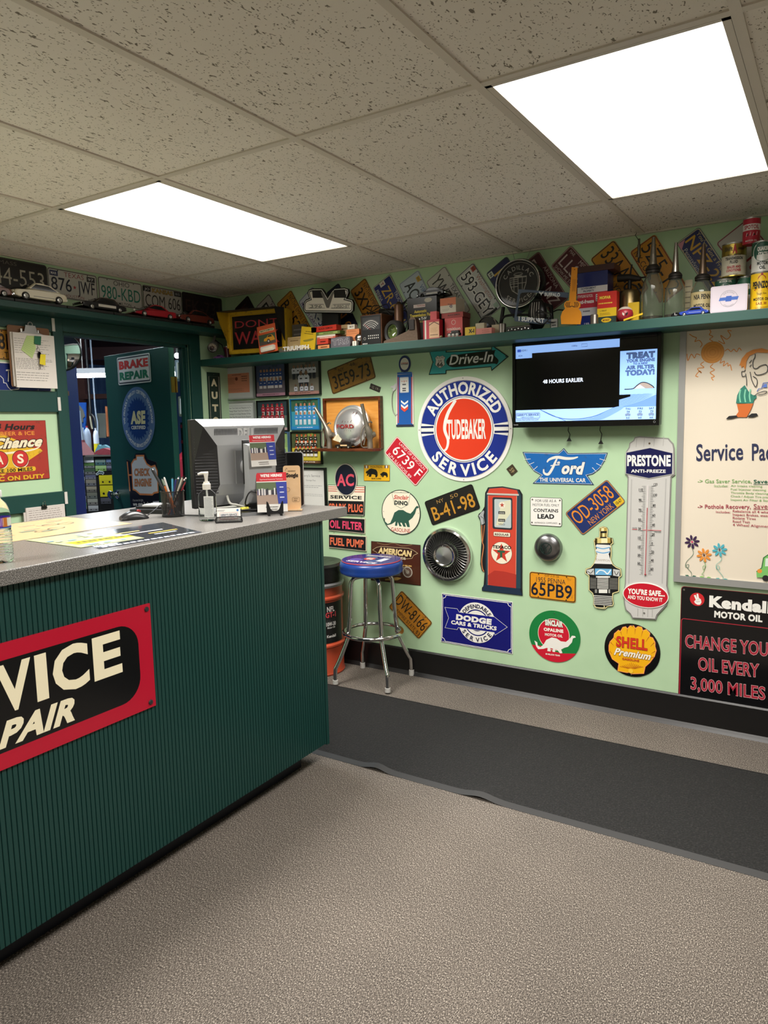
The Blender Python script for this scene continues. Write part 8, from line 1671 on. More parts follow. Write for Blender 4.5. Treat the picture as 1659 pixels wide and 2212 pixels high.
for k in range(8):t=(k+.6)/8.6;s.line([(p0[0]+(p1[0]-p0[0])*t,p0[1]+(p1[1]-p0[1])*t),(d0[0][0]+(d0[1][0]-d0[0][0])*t,d0[0][1]+(d0[1][1]-d0[0][1])*t)],.0008,'#8AA860')
s.done()
q=(0.4344,1.93);o=root('car_key','car key with green tag and yellow paper hanging from the clipboard','key',mw=Matrix(((0,0,1,-.838),(1,0,0,q[0]),(0,1,0,q[1]),(0,0,0,1))))
def kk(p):return(p[0]-q[0],p[1]-q[1])
b=MB();b.prism([kk((0.4171,2)),kk((0.4539,2.001)),kk((0.4477,1.957)),kk((0.4124,1.96))],0,.003,mat('#1F6A4A',rough=.35));b.build('green_tag',o)
b=MB();c_=kk((0.4322,1.933));b.tube([(c_[0]+.009*math.cos(a),c_[1]+.009*math.sin(a),.002)for a in[i*.6283 for i in range(10)]],.001,CHROME,6,closed=True);c2=kk((0.4305,1.957));b.tube([c2+(.002,),(c_[0],c_[1]+.009,.002)],.001,CHROME,6);b.build('ring',o)
b=MB();c_=kk((0.4348,1.905));b.prism(circ(c_,.0085,18,.017),0,.008,GLOSS);b.build('key_head',o)
b=MB();e_=kk((0.4336,1.833));b.prism([(c_[0]-.002,c_[1]-.016),(c_[0]+.003,c_[1]-.016),(e_[0]+.002,e_[1]),(e_[0]-.001,e_[1])],.002,.004,CHROME);b.build('key_blade',o)
b=MB();b.prism([kk((0.4375,1.909)),kk((0.4661,1.91)),kk((0.4602,1.854)),kk((0.429,1.86))],.009,.010,mat('#E3CF1E',rough=.6));b.build('paper_tag',o)
pr=(0.3052,2.025);plate('licence_plate','orange licence plate at the left edge half hidden by the clipboard',(pr[0]-.27,pr[1]),(pr[0]-.27,pr[1]-.15),'#C08A34','#4A3A20',[('NY-7E8E',.06,.97,.34,.86,'#2A221A',.05),('TH',.82,.95,.08,.26,'#2A221A',.03)],w=.30,frame=FL,worn=.3)
s=Sg('map_sign','navy tin sign with a white outline map below the clipboard','sign',(0.4142,1.774),'L',-.887)
A_=lambda x,y:(0.4142+0.0002462*(x-700)+-1.875e-05*(y-1700),1.7739+1e-05*(x-700)+-0.0002275*(y-1700))
tr,br=(0.5202,1.864),(0.507,1.72);s.base(rrect(tr[0]-.5,br[1],tr[0]+.002,tr[1],.01),'#E2E0D8',.002);s.poly(rrect(tr[0]-.496,br[1]+.006,tr[0]-.004,tr[1]-.006,.008),mat('#1C2C70',rough=.3))
s.line([(0.2476,1.796),(0.2623,1.781),(0.2629,1.761),(0.2754,1.76),(0.2841,1.74),(0.297,1.727),(0.3399,1.733),(0.3419,1.742)],.003,'#E2E0D8');s.poly([(0.2801,1.827),(0.2999,1.829),(0.2994,1.822),(0.2795,1.82)],'#E2E0D8');s.poly([(0.2912,1.822),(0.2959,1.822),(0.2899,1.767),(0.2843,1.769)],'#E2E0D8');s.screw((0.4447,1.732),.003);s.done()
s=Sg('tin_sign','rusty red and yellow tin sign reading BEER & ICE and MECHANIC ON DUTY','sign',(0.3628,1.421),'L',-.888)
A_=lambda x,y:(0.3628+0.0002125*(x-700)+-1.75e-05*(y-1100),1.4207+-8.75e-06*(x-700)+-0.0002*(y-1100))
tr,br=(0.4741,1.574),(0.4736,1.268);ye=(tr[0]+br[0])/2;z1,z0=tr[1],br[1];y0=ye-.42
def gp(u,v):return(ye+(u-1200)*.000292,z1+(z0-z1)*(v-330)/1490)
RS=mat('#A3342A',rough=.4,worn=.35);YS=mat('#DDB02A',rough=.4,worn=.2)
s.base(rect(y0,z0,ye,z1),'#5A2A1E',.0015);s.poly(rect(y0+.002,z0+.002,ye-.002,z1-.002),RS)
s.poly([gp(-300,1480),gp(-300,760),gp(120,640),gp(240,590),gp(340,640),gp(650,820),gp(820,1000),gp(1060,1050),gp(1100,1110),gp(820,1330),gp(560,1480)],YS)
CW='#EADFC0'
s.line([gp(-300,1160),gp(200,1140),gp(600,1110),gp(850,1080),gp(1000,1030),gp(1090,940)],.012,CW,sm=5,taper=lambda t:1.1-.7*t)
for x,t in((-80,'G'),(298,'A'),(668,'S')):
 q=gp(x,1275);s.circ((q[0],q[1]-.006),.044,CW,n=30);s.circ(q,.044,'#3A1E1A',n=30);s.circ(q,.041,'#C4302E',n=30)
s.poly(rrect(gp(-300,0)[0],gp(0,1600)[1],gp(940,0)[0],gp(0,1488)[1],.01),YS);s.poly([gp(250,1620),gp(400,1620),gp(325,1670)],YS)
s.part('lettering')
for x,t in((-80,'G'),(298,'A'),(668,'S')):s.text(t,gp(x-60,1390),gp(x+60,1390),gp(x-60,1160),CW,.03)
s.text('Open 24 Hours',gp(-420,560),gp(965,560),gp(-380,410),'#191412',.04);s.text('GAS',gp(-80,700),gp(110,700),gp(-80,610),'#E08A3A',.03);s.text('BEER & ICE',gp(345,695),gp(968,695),gp(345,600),'#E08A3A',.03)
s.text('Last',gp(-330,1020),gp(70,1010),gp(-250,790),CW,.05,'#3A1A16',.05);s.text('Chance',gp(150,1020),gp(1070,985),gp(240,760),CW,.05,'#3A1A16',.05)
s.text('NO SERVICE 100 MILES',gp(-260,1590),gp(880,1590),gp(-260,1505),'#1E1714',.02);s.text('MECHANIC ON DUTY',gp(-420,1800),gp(1100,1800),gp(-420,1690),'#DDB02A',.04);s.done()
for k,(a,b_)in enumerate((((0.541,2.105),(0.5513,2.038)),((0.5417,1.695),(0.5521,1.624)),((0.541,1.189),(0.5552,1.124)))):
 s=Sg('label_strip','small white label strip on the door frame, '+('highest of the three','middle of the three','lowest of the three')[k],'label',a,'L',-.8695,group='white strips on the door frame');s.base(rect(a[0],b_[1],a[0]+.017,a[1]),'#CFCBC4',.001);s.done()
s=Sg('note_stack','stack of white printed sheets hanging under a black binder clip behind the counter','paper',(0.401,1.081),'L',-.8715)
A_=lambda x,y:(0.401+0.000235*(x-1000)+-1.875e-05*(y-800),1.0808+-2.75e-05*(x-1000)+-0.00022*(y-800))
a,c_=(0.312,1.126),(0.5312,1.059);s.base(rect(a[0],a[1]-.17,c_[0],a[1]),'#D5CDC6',.01);s.base(rect(a[0]-.012,a[1]-.18,c_[0]-.03,a[1]-.022),'#CEC6BF',.006)
s.part('print');s.z=.0102;s.line(rect(a[0]+.006,a[1]-.16,c_[0]-.008,a[1]-.008),.0008,'#9A9088',closed=True);s.scrib(a[0]+.012,a[1]-.08,c_[0]-.015,a[1]-.012,6,'#8A8078',.25,8);s.done()
o=root('binder_clip','black binder clip holding the white sheets behind the counter','clip',mw=Matrix(((0,0,1,-.86),(1,0,0,(0.4109,1.104)[0]),(0,1,0,a[1]),(0,0,0,1))))
b=MB();b.prism([(-.016,-.012),(.016,-.012),(.012,.008),(-.012,.008)],-.002,.006,GLOSS);b.build('clip_body',o)
b=MB();b.tube([(-.008,.002,.006),(-.010,.022,.012),(.0,.028,.012),(.004,.02,.010),(.006,.002,.006)],.0014,CHROME,6);b.build('wire_handle',o)
s=Sg('vertical_sign','narrow dark green vertical sign with cream letters beside the door','sign',(1.698,1.712),'L',-.888)
A_=lambda x,y:(1.6979+0.004237*(x-460)+-0.0002075*(y-860),1.7123+7.875e-05*(x-460)+-0.003054*(y-860))
tl,tr=(1.65,1.871),(1.765,1.889);ya,yb_=tl[0],tr[0];zt=(tl[1]+tr[1])/2
s.base(rect(ya,zt-.88,yb_,zt),mat('#173029',rough=.35),.004);s.line(rect(ya+.012,zt-.868,yb_-.012,zt-.026),.002,'#C9C6B0',closed=True);s.part('lettering')
for k,ch in enumerate('AUTOMOTIVE'):z=zt-.09-k*.0835;s.tx(ch,ya+(.03 if ch!='I' else .05),z,yb_-(.03 if ch!='I' else .05),z+.048,'#D5CBA8',.06)
s.main();s.screw(((ya+yb_)/2,zt-.012),.002);s.done()
# ================================================================ open door
FD=Matrix(((.985,0,-.174,-1.035),(-.174,0,-.985,1.465),(0,1,0,0),(0,0,0,1)))
o=bpy.data.objects.new('door_1',None);col.objects.link(o);o.matrix_world=FD;struct(o)
DG=mat('#16463F',rough=.35);DLW=.85
b=MB();b.box(-DLW,0,.008,2.045,-.042,0,DG);b.build('door_leaf',o,bevel=.002)
for z in(.25,1.0,1.80):
 b=MB();b.tube([(.004,z-.05,-.046),(.004,z+.05,-.046)],.007,mat('#8A6A2E',rough=.35,metal=.9),10);b.box(-.001,.0015,z-.05,z+.05,-.041,-.008,mat('#8A6A2E',rough=.35,metal=.9));b.build('hinge',o)
kp=(-0.9085,1.047)
b=MB();b.T=Matrix.Translation((-DLW+.065,kp[1],0));b.lathe([(.032,.0),(.032,.004),(.024,.012),(.012,.016),(.012,.03),(.024,.036),(.030,.048),(.029,.062),(.02,.068),(1e-5,.07)],CHROME,28);b.build('door_knob',o)
s=Sg('tin_sign','small white sign with red BRAKE and green REPAIR lettering on the open door','sign',(-0.4381,1.93),FD)
A_=lambda x,y:(-0.4381+0.00119*(x-880)+-7.25e-05*(y-500),1.9304+-7.875e-05*(x-880)+-0.0005987*(y-500))
a,c_=(-0.6601,1.933),(-0.2243,1.916);z1=((-0.6421,2.021)[1]+(-0.2349,2.021)[1])/2;z0=((-0.6484,1.827)[1]+(-0.2283,1.831)[1])/2
s.base(rrect(a[0],z0,c_[0],z1,.012),'#DADADC',.0015);s.poly(rrect(a[0]+.008,z0+.008,c_[0]-.008,z1-.008,.008),'#2A3040');s.poly(rrect(a[0]+.014,z0+.016,c_[0]-.014,z1-.016,.006),'#E6E4E6')
s.part('lettering');zm=(z0+z1)/2;s.tx('BRAKE',a[0]+.024,zm+.010,c_[0]-.024,z1-.03,'#D23A32',.05,'#8A7A80',.02);s.tx('REPAIR',a[0]+.024,z0+.032,c_[0]-.024,zm-.010,'#1E7A5A',.05,'#7A8A86',.02);s.done()
q=(-0.4255,1.589);rx_=((-0.2164,1.585)[0]-(-0.647,1.594)[0])/2;ry_=((-0.3993,1.807)[1]-(-0.4522,1.368)[1])/2
s=Sg('round_decal','round blue gear decal reading CERTIFIED on the open door','decal',q,FD);r=(rx_+ry_)/2
s.base(circ(q,r,56),mat('#5A78A8',rough=.3),.001)
gr=[(q[0]+r*(.70 if k%2 else .58)*math.cos(math.pi*k/26+(.02 if k%2 else-.02)),q[1]+r*(.70 if k%2 else .58)*math.sin(math.pi*k/26+(.02 if k%2 else-.02)))for k in range(52)]
s.poly(gr,mat('#1F4285',rough=.3));s.part('lettering')
s.arc('WE PROUDLY EMPLOY CERTIFIED TECHNICIANS',q,r*.80,190,-10,r*.10,'#D8DCE2',.02);s.arc('AUTOMOTIVE SERVICE EXCELLENCE',q,r*.90,205,335,r*.10,'#D8DCE2',.02,inside=True)
s.tx('ASE',q[0]-r*.46,q[1]-r*.17,q[0]+r*.44,q[1]+r*.25,'#E4DCAE',.06,sl=.1);s.tx('CERTIFIED',q[0]-r*.44,q[1]-r*.33,q[0]+r*.44,q[1]-r*.22,'#E4E4E0',.04);s.done()
s=Sg('engine_sign','black and orange CHECK ENGINE sign shaped like an engine on the open door','sign',(-0.4104,1.163),FD)
A_=lambda x,y:(-0.4104+0.001203*(x-980)+-7.375e-05*(y-1750),1.1632+4.25e-05*(x-980)+-0.0006263*(y-1750))
op=[(-0.6142,1.306),(-0.5776,1.297),(-0.5558,1.272),(-0.5132,1.317),(-0.4849,1.349),(-0.3643,1.353),(-0.3336,1.314),(-0.2204,1.294),(-0.204,1.237),(-0.215,0.981),(-0.5948,0.9577),(-0.6056,1.073)]
s.base(op,mat('#121214',rough=.4),.002);ORG='#DD8A52'
ep=[(-0.555,1.278),(-0.514,1.311),(-0.4829,1.314),(-0.4799,1.339),(-0.3681,1.341),(-0.3683,1.319),(-0.3372,1.283),(-0.2867,1.266),(-0.2338,1.276),(-0.2063,1.237),(-0.2093,1.085),(-0.2675,1.076),(-0.2922,1.063),(-0.459,1.058),(-0.5171,1.083),(-0.5562,1.088)]
s.poly(ep,ORG);s.poly(grow(ep,-.012),'#D9E0EC');s.line([(-0.6061,1.29),(-0.5947,1.08)],.014,ORG);s.line([(-0.5967,1.195),(-0.5528,1.196)],.012,ORG)
s.part('lettering');s.text('CHECK',(-0.5188,1.191),(-0.3095,1.198),(-0.5126,1.242),'#C98252',.04,'#6A4A3A',.02);s.text('ENGINE',(-0.5255,1.116),(-0.2989,1.127),(-0.519,1.169),'#C98252',.04,'#6A4A3A',.02);s.text('If you see this light,',(-0.561,1.008),(-0.4155,1.017),(-0.5591,1.024),'#C9C9C9',.0);s.text('we can help.',(-0.565,0.9755),(-0.3236,0.9918),(-0.5618,1.001),'#DADADA',.05);s.poly([(-0.2909,1.023),(-0.2097,1.03),(-0.213,0.9995),(-0.2941,0.9947)],'#BFC4D8');s.done()
# ================================================================ workshop beyond the door
CG=-2.990
def FG(d):k=d+CG;return Matrix(((.846,0,.534,-.534*k),(.534,0,-.846,.846*k),(0,1,0,0),(0,0,0,1)))
WSB=noise_mat('workshop_blue_metal',[(.35,'#35527C'),(.65,'#4C6C98')],3,rough=.5,stretch=(6,6,.4))
b=MB();b.box(-9,LX-.12,-4,10,-.1,0,'#4A4846');struct(b.build('floor'))
b=MB();b.box(-9,LX-.1,-4,10,4.0,4.1,'#241012');struct(b.build('ceiling'))
b=MB();b.box(-9,-8.9,-4,10,0,2.7,WSB);b.box(-9,-8.85,-4,10,2.7,4,'#2E1416');struct(b.build('wall_far'))
b=MB();b.box(-9,LX,9.9,10,0,4,WSB);struct(b.build('wall_side'))
b=MB();b.box(LX-.1,LX,WY,10,0,4,'#3A3A40');b.box(LX-.1,LX,-4,Y0,0,4,'#3A3A40');struct(b.build('wall_near'))
b=MB();b.T=FG(11.2)
c0,c1=(-3.368,1.73),(-3.227,1.727);b.box(c0[0],c1[0],0,4,-.2,0,'#5A3A34');struct(b.build('column_steel'))
b=MB();b.T=FG(11.0);b0,b1=(-3.348,2.58),(-2.585,2.665);b.box(b0[0],b1[0]+1,b0[1]-.02,b0[1]+.16,-.1,0,'#301618');struct(b.build('beam_steel'))
b=MB();b.T=FG(10.95);k0,k1=(-3.191,1.983),(-2.607,2.052);b.box(k0[0],k1[0],k0[1],k0[1]+.07,-.3,0,'#4A2E28');tag(b.build('workshop_shelf'),'dark brown shelf far inside the workshop','shelf')
def tube_lamp(label,d,p,ln):
 o=root('tube_lamp',label,'lamp',mw=FG(d)@Matrix.Translation((p[0],p[1],0)),group='workshop tube lamps')
 b=MB();b.box(0,ln,.0,.055,-.06,.06,'#B9BCC0');b.build('fixture',o)
 b=MB()
 for x in(.1,ln-.1):b.tube([(x,.05,0),(x,3.999-p[1],0)],.006,STEEL,6)
 b.build('chain',o)
 b=MB()
 for z in(-.03,.03):b.tube([(.01,-.02,z),(ln-.01,-.02,z)],.019,mat('#E8F4FF',rough=.3,emit=TUBE),10)
 b.build('tube',o)
 if p[1]>3:
  ld=bpy.data.lights.new('added_fill','AREA');ld.shape='RECTANGLE';ld.size=ln;ld.size_y=.1;ld.energy=110;ld.color=(.86,.94,1)  # area light added to the unseen high fixtures to brighten the workshop
  lo=bpy.data.objects.new('added_fill',ld);col.objects.link(lo);lo.parent=o;lo.location=(ln/2,-.045,0);lo.rotation_euler=(-math.pi/2,0,0)
tube_lamp('glowing fluorescent tube lamp seen through the open door',8.0,(-2.053,2.126),1.25)
tube_lamp('unseen tube lamp added high in the workshop to light the black cabinet',5.9,(-2.6,3.2),1.5)  # unseen lamp, added to light the cabinet front
tube_lamp('unseen tube lamp added high behind the open door to brighten the workshop',8.5,(.6,3.5),1.5)  # unseen lamp, added because the workshop was too dark
b=MB();d=5.15;b.T=FG(d);a,c_=(-1.079,1.619),(-0.923,1.615);b.box(a[0],c_[0],0,2.42,-.2,0,mat('#1F3F86',rough=.4));o=tag(b.build('blue_cabinet',bevel=.006),'tall blue cabinet just inside the workshop at the left of the doorway','cabinet')
s=Sg('lettering','x','x',(0,0));s.z=.002
zt=(-0.89,2.193)[1];u0,u1=(-0.912,2.156)[0],(-0.877,2.155)[0]
s.line([(u1,zt),(u0,zt),(u0,zt-.06),(u1,zt-.06)],.016,'#D8DCE4');s.line(circ(((u0+u1)/2,zt-.13),.022,14,.035),.014,'#D8DCE4',closed=True);l_=s.b.build('lettering',o);l_.matrix_world=FG(d)
b=MB();b.T=FG(d);k0,k1=(-0.936,1.792),(-0.906,1.76);b.box(k0[0],k1[0],k1[1],k0[1],0,.02,'#9A7448');b.build('cardboard_patch',o)
d=5.0;q=(-0.917,2.056);o=root('convex_mirror','round convex mirror on the blue cabinet at the edge of the doorway','mirror',mw=FG(d)@Matrix.Translation((q[0],q[1],-.1))@Matrix.Rotation(.25,4,'Y'))
b=MB();b.lathe([(.128,-.01),(.132,.0),(.128,.012),(.122,.012)],BLACK,36);b.build('rim',o)
b=MB();b.lathe([(.124,.01),(.10,.024),(.05,.036),(1e-5,.040)],mat('#C9CCD2',rough=.06,metal=1.0),36);b.build('mirror_glass',o)
d=6.5;F6=FG(d);a=(-1.523,1.274);c_=(-1.057,1.264);zt=(-1.352,1.295)[1]
b=MB();b.T=F6;b.box(a[0],c_[0]+.2,.0,zt,-.6,0,mat('#101012',rough=.4));o=tag(b.build('tool_cabinet',bevel=.004),'black workshop cabinet covered with small car photos behind the door','cabinet')
b=MB();b.T=F6;b.box(a[0],c_[0]+.2,zt-.012,zt+.002,0,.012,mat('#7A7672',rough=.4,metal=.6));b.build('top_edge',o)
def photo(label,x0,y0,x1,y1,sky,ground,car,kind='car'):
 pa,pb=GA(x0,y0),GA(x1,y1);s=Sg('car_photo',label,'photo',pa,F6,group='photos stuck on the black cabinet')
 r0=rect(pa[0],pb[1],pb[0],pa[1]);w,h=pb[0]-pa[0],pa[1]-pb[1]
 s.base(r0,ground,.001);s.poly(rect(pa[0],pb[1]+h*.45,pb[0],pa[1]),sky);P=lambda u,v:(pa[0]+w*u,pb[1]+h*v)
 if kind=='car':
  s.poly([(-0.5379,1.463),(-0.5379,1.463),(-0.5379,1.463),(-0.5379,1.463),((-0.5378,1.463)),(-0.5378,1.463),(-0.5378,1.463),(-0.5378,1.463)],car);s.poly([(-0.5379,1.463),(-0.5379,1.463),(-0.5378,1.463),(-0.5378,1.463)],'#20262C')
  for u in(.27,.77):s.circ(P(u,.28),h*.10,'#101010',n=10)
 else:s.scrib(pa[0]+w*.1,pb[1]+h*.1,pb[0]-w*.1,pa[1]-h*.1,5,car,.4,4)
 s.done()
A_=lambda x,y:(-1.349+0.0002625*(x-700)+-1.25e-05*(y-1000),1.091+0*(x-700)+-0.0002625*(y-1000))
GA=A_
for t in(('photo of a pale blue car, top left on the black cabinet',245,270,495,480,'#9FB4C8','#5A6A6A','#7FA6CF'),('photo of a purple car in the left column',245,495,500,690,'#8A8A92','#5E5A6E','#2F2A66'),('photo of a white car with dark stripes in the left column',265,710,515,905,'#A8B0A0','#4A5054','#C9CED4'),('photo of a dark grey coupe in the left column',265,945,530,1165,'#B4B8B8','#8A8A86','#3A464A'),('photo of a red and white car in the left column',300,1600,570,1810,'#8A8A86','#6A6A64','#B53A3E'),('photo of a cream car in the left column',315,1830,580,2050,'#5A8A6A','#8A8A70','#D2C88A'),('photo of a lime green car in the middle column',520,480,870,650,'#4A6A3A','#6A6C6A','#8AC22A'),('photo of a white classic car in the middle column',530,665,890,870,'#3A4A3A','#5E5E60','#C2C6CA'),('photo of a dark blue car in the middle column',545,890,910,1030,'#55566A','#6A6A72','#2A2C48'),('photo of a grey car in the middle column',560,1045,920,1260,'#7A7468','#5E5E62','#55585E'),('photo of a dark brown car in the middle column',575,1280,930,1470,'#8A8270','#5E5A54','#3A322E'),('photo of a dark green car in the middle column',585,1485,945,1690,'#6A6A5E','#5A5E5A','#1F5A3A'),('photo of a tan truck in the middle column',600,1705,960,1915,'#8A8A80','#6E6A66','#9A8E78'),('photo of a navy car, lowest in the middle column',620,1935,975,2130,'#A4A4A4','#7A7A7C','#23284A'),('photo of a teal van in the right column',890,345,1250,560,'#6A7A74','#3A5A5E','#2F4E50'),('photo of a red car in the right column',895,575,1275,760,'#8AA870','#6A8A4A','#B5242E'),('photo of a blue car at the right edge of the black cabinet',1265,345,1440,560,'#5A6A8A','#4A5058','#9FB0C4'),('photo of a purple red car at the right edge of the black cabinet',1280,580,1450,750,'#6A6A7A','#3A3440','#7A2A44'),('photo of a dark coupe low on the right of the black cabinet',1055,1680,1415,1890,'#4A4A52','#3A3A40','#15161C')):photo(*t)
photo('white card with a round badge on the black cabinet',505,225,850,460,'#D0CED4','#D0CED4','#4A4A52','text');photo('white and blue printed card in the left column',275,1190,540,1555,'#3A4A8A','#CFCFD8','#5A5A72','text')
photo('yellow card with a red figure, upper one on the black cabinet',1010,905,1480,1225,'#BDB31E','#B5AA1A','#7A2A22');photo('yellow card with a red figure, lower one on the black cabinet',1030,1255,1500,1640,'#BDB31E','#B5AA1A','#7A2A22')
s=Sg('motorcycle_sticker','white outlined motorcycle sticker on the black cabinet','sticker',GA(1050,820),F6,w0=.003)
mp_=[GA(*p)for p in((905,850),(930,820),(960,815),(1000,760),(1040,730),(1060,760),(1130,765),(1190,800),(1190,850),(1150,890),(1110,860),(1010,860),(980,895),(930,895))]
s.base(mp_,'#C9CFD0',.0006);s.poly(grow(mp_,-.004),'#4A5A60');s.done()
zt6=zt+.003
A_=lambda x,y:(-1.441+0.000275*(x-700)+-2.5e-05*(y-1200),1.392+-1.25e-05*(x-700)+-0.0002875*(y-1200))
F64=FG(6.7)
def g64(name,label,cat,group=None):return root(name,label,cat,mw=F64,group=group)
x0,x1=A_(95,0)[0],A_(390,0)[0];z1=A_(240,690)[1]
o=g64('fluid_box','white and blue jug box standing left on the black cabinet','box');b=MB();b.box(x0,x1,zt6,z1,-.1,.0,'#C9D4E2');b.build('box',o)
b=MB();h=z1-zt6;b.box(x0,x1,zt6+h*.05,z1-h*.26,0,.001,'#1F3F8A');b.box(x0+.006,x1-.03,zt6+h*.34,z1-h*.28,.001,.002,'#D5CBD6');b.box(x0+.012,x1-.035,zt6+h*.5,zt6+h*.58,.002,.003,'#B9455A');b.box(x0+.01,x1-.028,zt6+h*.08,zt6+h*.2,.001,.002,'#B9C2D8');b.build('label',o)
def jug(label,u0,u1,zt_,c,cap,band=None):
 o=g64('jug',label,'jug','jugs on the black cabinet');r=(u1-u0)/2;b=MB();b.T=Matrix.Translation(((u0+u1)/2,zt6,-.08))@Matrix.Rotation(-math.pi/2,4,'X');h=zt_-zt6
 b.lathe([(1e-5,0),(r,0),(r,h*.72),(r*.7,h*.86),(r*.25,h*.93),(r*.25,h*.96)],mat(c,rough=.3),24);b.build('body',o)
 b2=MB();b2.T=b.T.copy();b2.lathe([(r*.3,h*.95),(r*.3,h),(1e-5,h)],cap,16);b2.build('cap',o)
 if band:b2=MB();b2.T=b.T.copy();b2.lathe([(r*1.01,h*.02),(r*1.01,h*.4)],band,24);b2.build('label',o)
jug('cloudy grey plastic jug with a red cap behind the funnel',A_(420,0)[0],A_(640,0)[0],A_(530,630)[1],'#8E9AAA','#A82A3A')
jug('white bottle with a yellow foot right of the funnel',A_(730,0)[0],A_(905,0)[0],A_(790,690)[1],'#C4CCDC','#D0D4DC','#C9B81E')
o=root('funnel','dark red four sided funnel standing upside down on the black cabinet','funnel',mw=F64@Matrix.Translation((A_(680,0)[0],zt6,.14))@Matrix.Rotation(-.5,4,'Y'))
b=MB();hw=(A_(1000,0)[0]-A_(330,0)[0])/2*.78;hz=A_(680,1060)[1]-zt6
q4=lambda w,z:[(-w,z,-w),(w,z,-w),(w,z,w),(-w,z,w)]
vs=q4(hw,0)+q4(hw*.22,hz*.85)+q4(hw*.18,hz);b.add(vs,[(i+4*k,(i+1)%4+4*k,(i+1)%4+4*k+4,i+4*k+4)for k in range(2)for i in range(4)]+[(8,9,10,11)],mat('#6E2F34',rough=.5));b.build('cone',o)
b=MB();b.tube([(0,hz,0),(-.01,hz+.26,0)],[.012,.008],mat('#8A98A8',rough=.3),10);b.build('spout',o)
def cloth(label,pts,c,d_):
 b=MB();b.T=FG(6.55);b.prism(spline([A_(*p)for p in pts],4,True),-.1,0,mat(c,rough=.9,bump=.8,bscale=25));tag(b.build('shop_rag',bevel=.008),label,'rag','shop rags on the black cabinet')
A_=lambda x,y:(-1.246+0.000275*(x-1200)+-1.25e-05*(y-1400),1.337+-1.25e-05*(x-1200)+-0.000275*(y-1400))
cloth('dark red shop rag crumpled on the black cabinet',((980,1535),(1010,1440),(1100,1390),(1250,1330),(1380,1360),(1480,1400),(1500,1530)),'#7A2A34',0)
A_=lambda x,y:(-1.312+0.000275*(x-1200)+-2.5e-05*(y-1400),1.332+0*(x-1200)+-0.000275*(y-1400))
b=MB();b.T=FG(6.72);b.prism(spline([A_(*p)for p in((990,1400),(1040,1300),(1085,1205),(1150,1260),(1260,1220),(1350,1260),(1430,1340),(1430,1500),(1000,1520))],4,True),-.06,0,mat('#4A7A86',rough=.9,bump=.8,bscale=25));tag(b.build('shop_rag',bevel=.008),'teal shop rag behind the dark red rag','rag','shop rags on the black cabinet')
A_=lambda x,y:(-2.283+0.000375*(x-900)+-2.5e-05*(y-600),1.572+-1.25e-05*(x-900)+-0.0003625*(y-600))
F9=FG(9.0)
def slab(name,label,cat,pts,c,t=.1,d_=9.0):
 b=MB();b.T=FG(d_);b.prism([A_(*p)for p in pts],-t,0,c);return tag(b.build(name),label,cat)
pc=FG(9.0)@Vector((A_(1062,1000)[0]+2.18,0,-.6));toy_car('parked_car','red car parked deep in the workshop behind the shop rags',4.3,1.75,A_(1200,985)[1],'#7A1F2A',at(pc.x,pc.y,0,.563),style='sedan',group=None)['category']='car'
slab('grey_locker','grey green locker deep in the workshop','locker',((1030,180),(1330,170),(1350,1000),(1100,1000)),'#4A4E48',.5);slab('wooden_post','thin orange brown wooden post beside the open door','post',((1310,-60),(1365,-60),(1420,950),(1370,960)),'#9A5A34',.06)
A_=lambda x,y:(-2.508+0.0003875*(x-500)+-3.75e-05*(y-300),1.692+-1.25e-05*(x-500)+-0.0003875*(y-300))
slab('blue_board','bright blue board hanging in the workshop','board',((330,-150),(660,-150),(760,3400),(480,3400)),'#1F5FC0',.03,9.2)
A_=lambda x,y:(-2.496+0.000375*(x-500)+-2.5e-05*(y-300),1.691+0*(x-500)+-0.000375*(y-300))
slab('hanging_tool','grey hanging saw shaped tool on the bright blue board','tool',((380,-80),(480,-60),(590,90),(650,300),(580,360),(590,490),(480,490),(470,400),(350,340)),'#77776E',.02,9.17);slab('hanging_tool','dark handle shaped tool left of the grey saw','tool',((240,350),(330,360),(500,130),(510,180),(400,420),(410,560),(380,640),(310,450),(250,430)),'#2A2A2C',.02,9.17)
A_=lambda x,y:(-2.276+0.000375*(x-900)+-2.5e-05*(y-300),1.685+-1.25e-05*(x-900)+-0.0003625*(y-300))
for k,(pts,c,r)in enumerate((([(800,-250),(810,100),(830,350),(870,600),(900,720)],'#A8A48A',.012),([(860,260),(900,230),(980,350),(1030,600),(1040,760)],'#1A1C20',.016),([(1020,-100),(1050,200),(1100,500),(1110,900)],'#8A98A8',.01))):
 b=MB();b.T=FG(9.0-k*.02);pl_=[A_(*p)+(0,)for p in spline(pts,5)];b.tube([(pl_[0][0],3.99,0)]+pl_,r,c,8);tag(b.build('air_hose'),('pale air hose hanging left in the workshop','black air hose looping in the workshop','grey blue air hose beside the locker')[k],'hose','hoses hanging in the workshop')
d=10.6;q=(-3.237,1.437);hp=FG(d)@Vector((q[0],q[1],0))
sk={'pel':(.28,0,.86),'sp':(.16,0,1.06),'ch':(.05,0,1.20),'nk':(-.0,0,1.29),'hd':(-.05,0,1.40),'top':(-.07,0,1.47),'ls':(.06,.17,1.21),'le':(-.06,.24,.98),'lw':(-.26,.20,.86),'rs':(.06,-.17,1.21),'re':(-.06,-.24,.98),'rw':(-.26,-.20,.86),'lh':(.28,.10,.82),'lk':(.18,.11,.46),'la':(.28,.11,.08),'lt':(.14,.12,.04),'rh':(.28,-.10,.82),'rk':(.18,-.11,.46),'ra':(.28,-.11,.08),'rt':(.14,-.12,.04)}
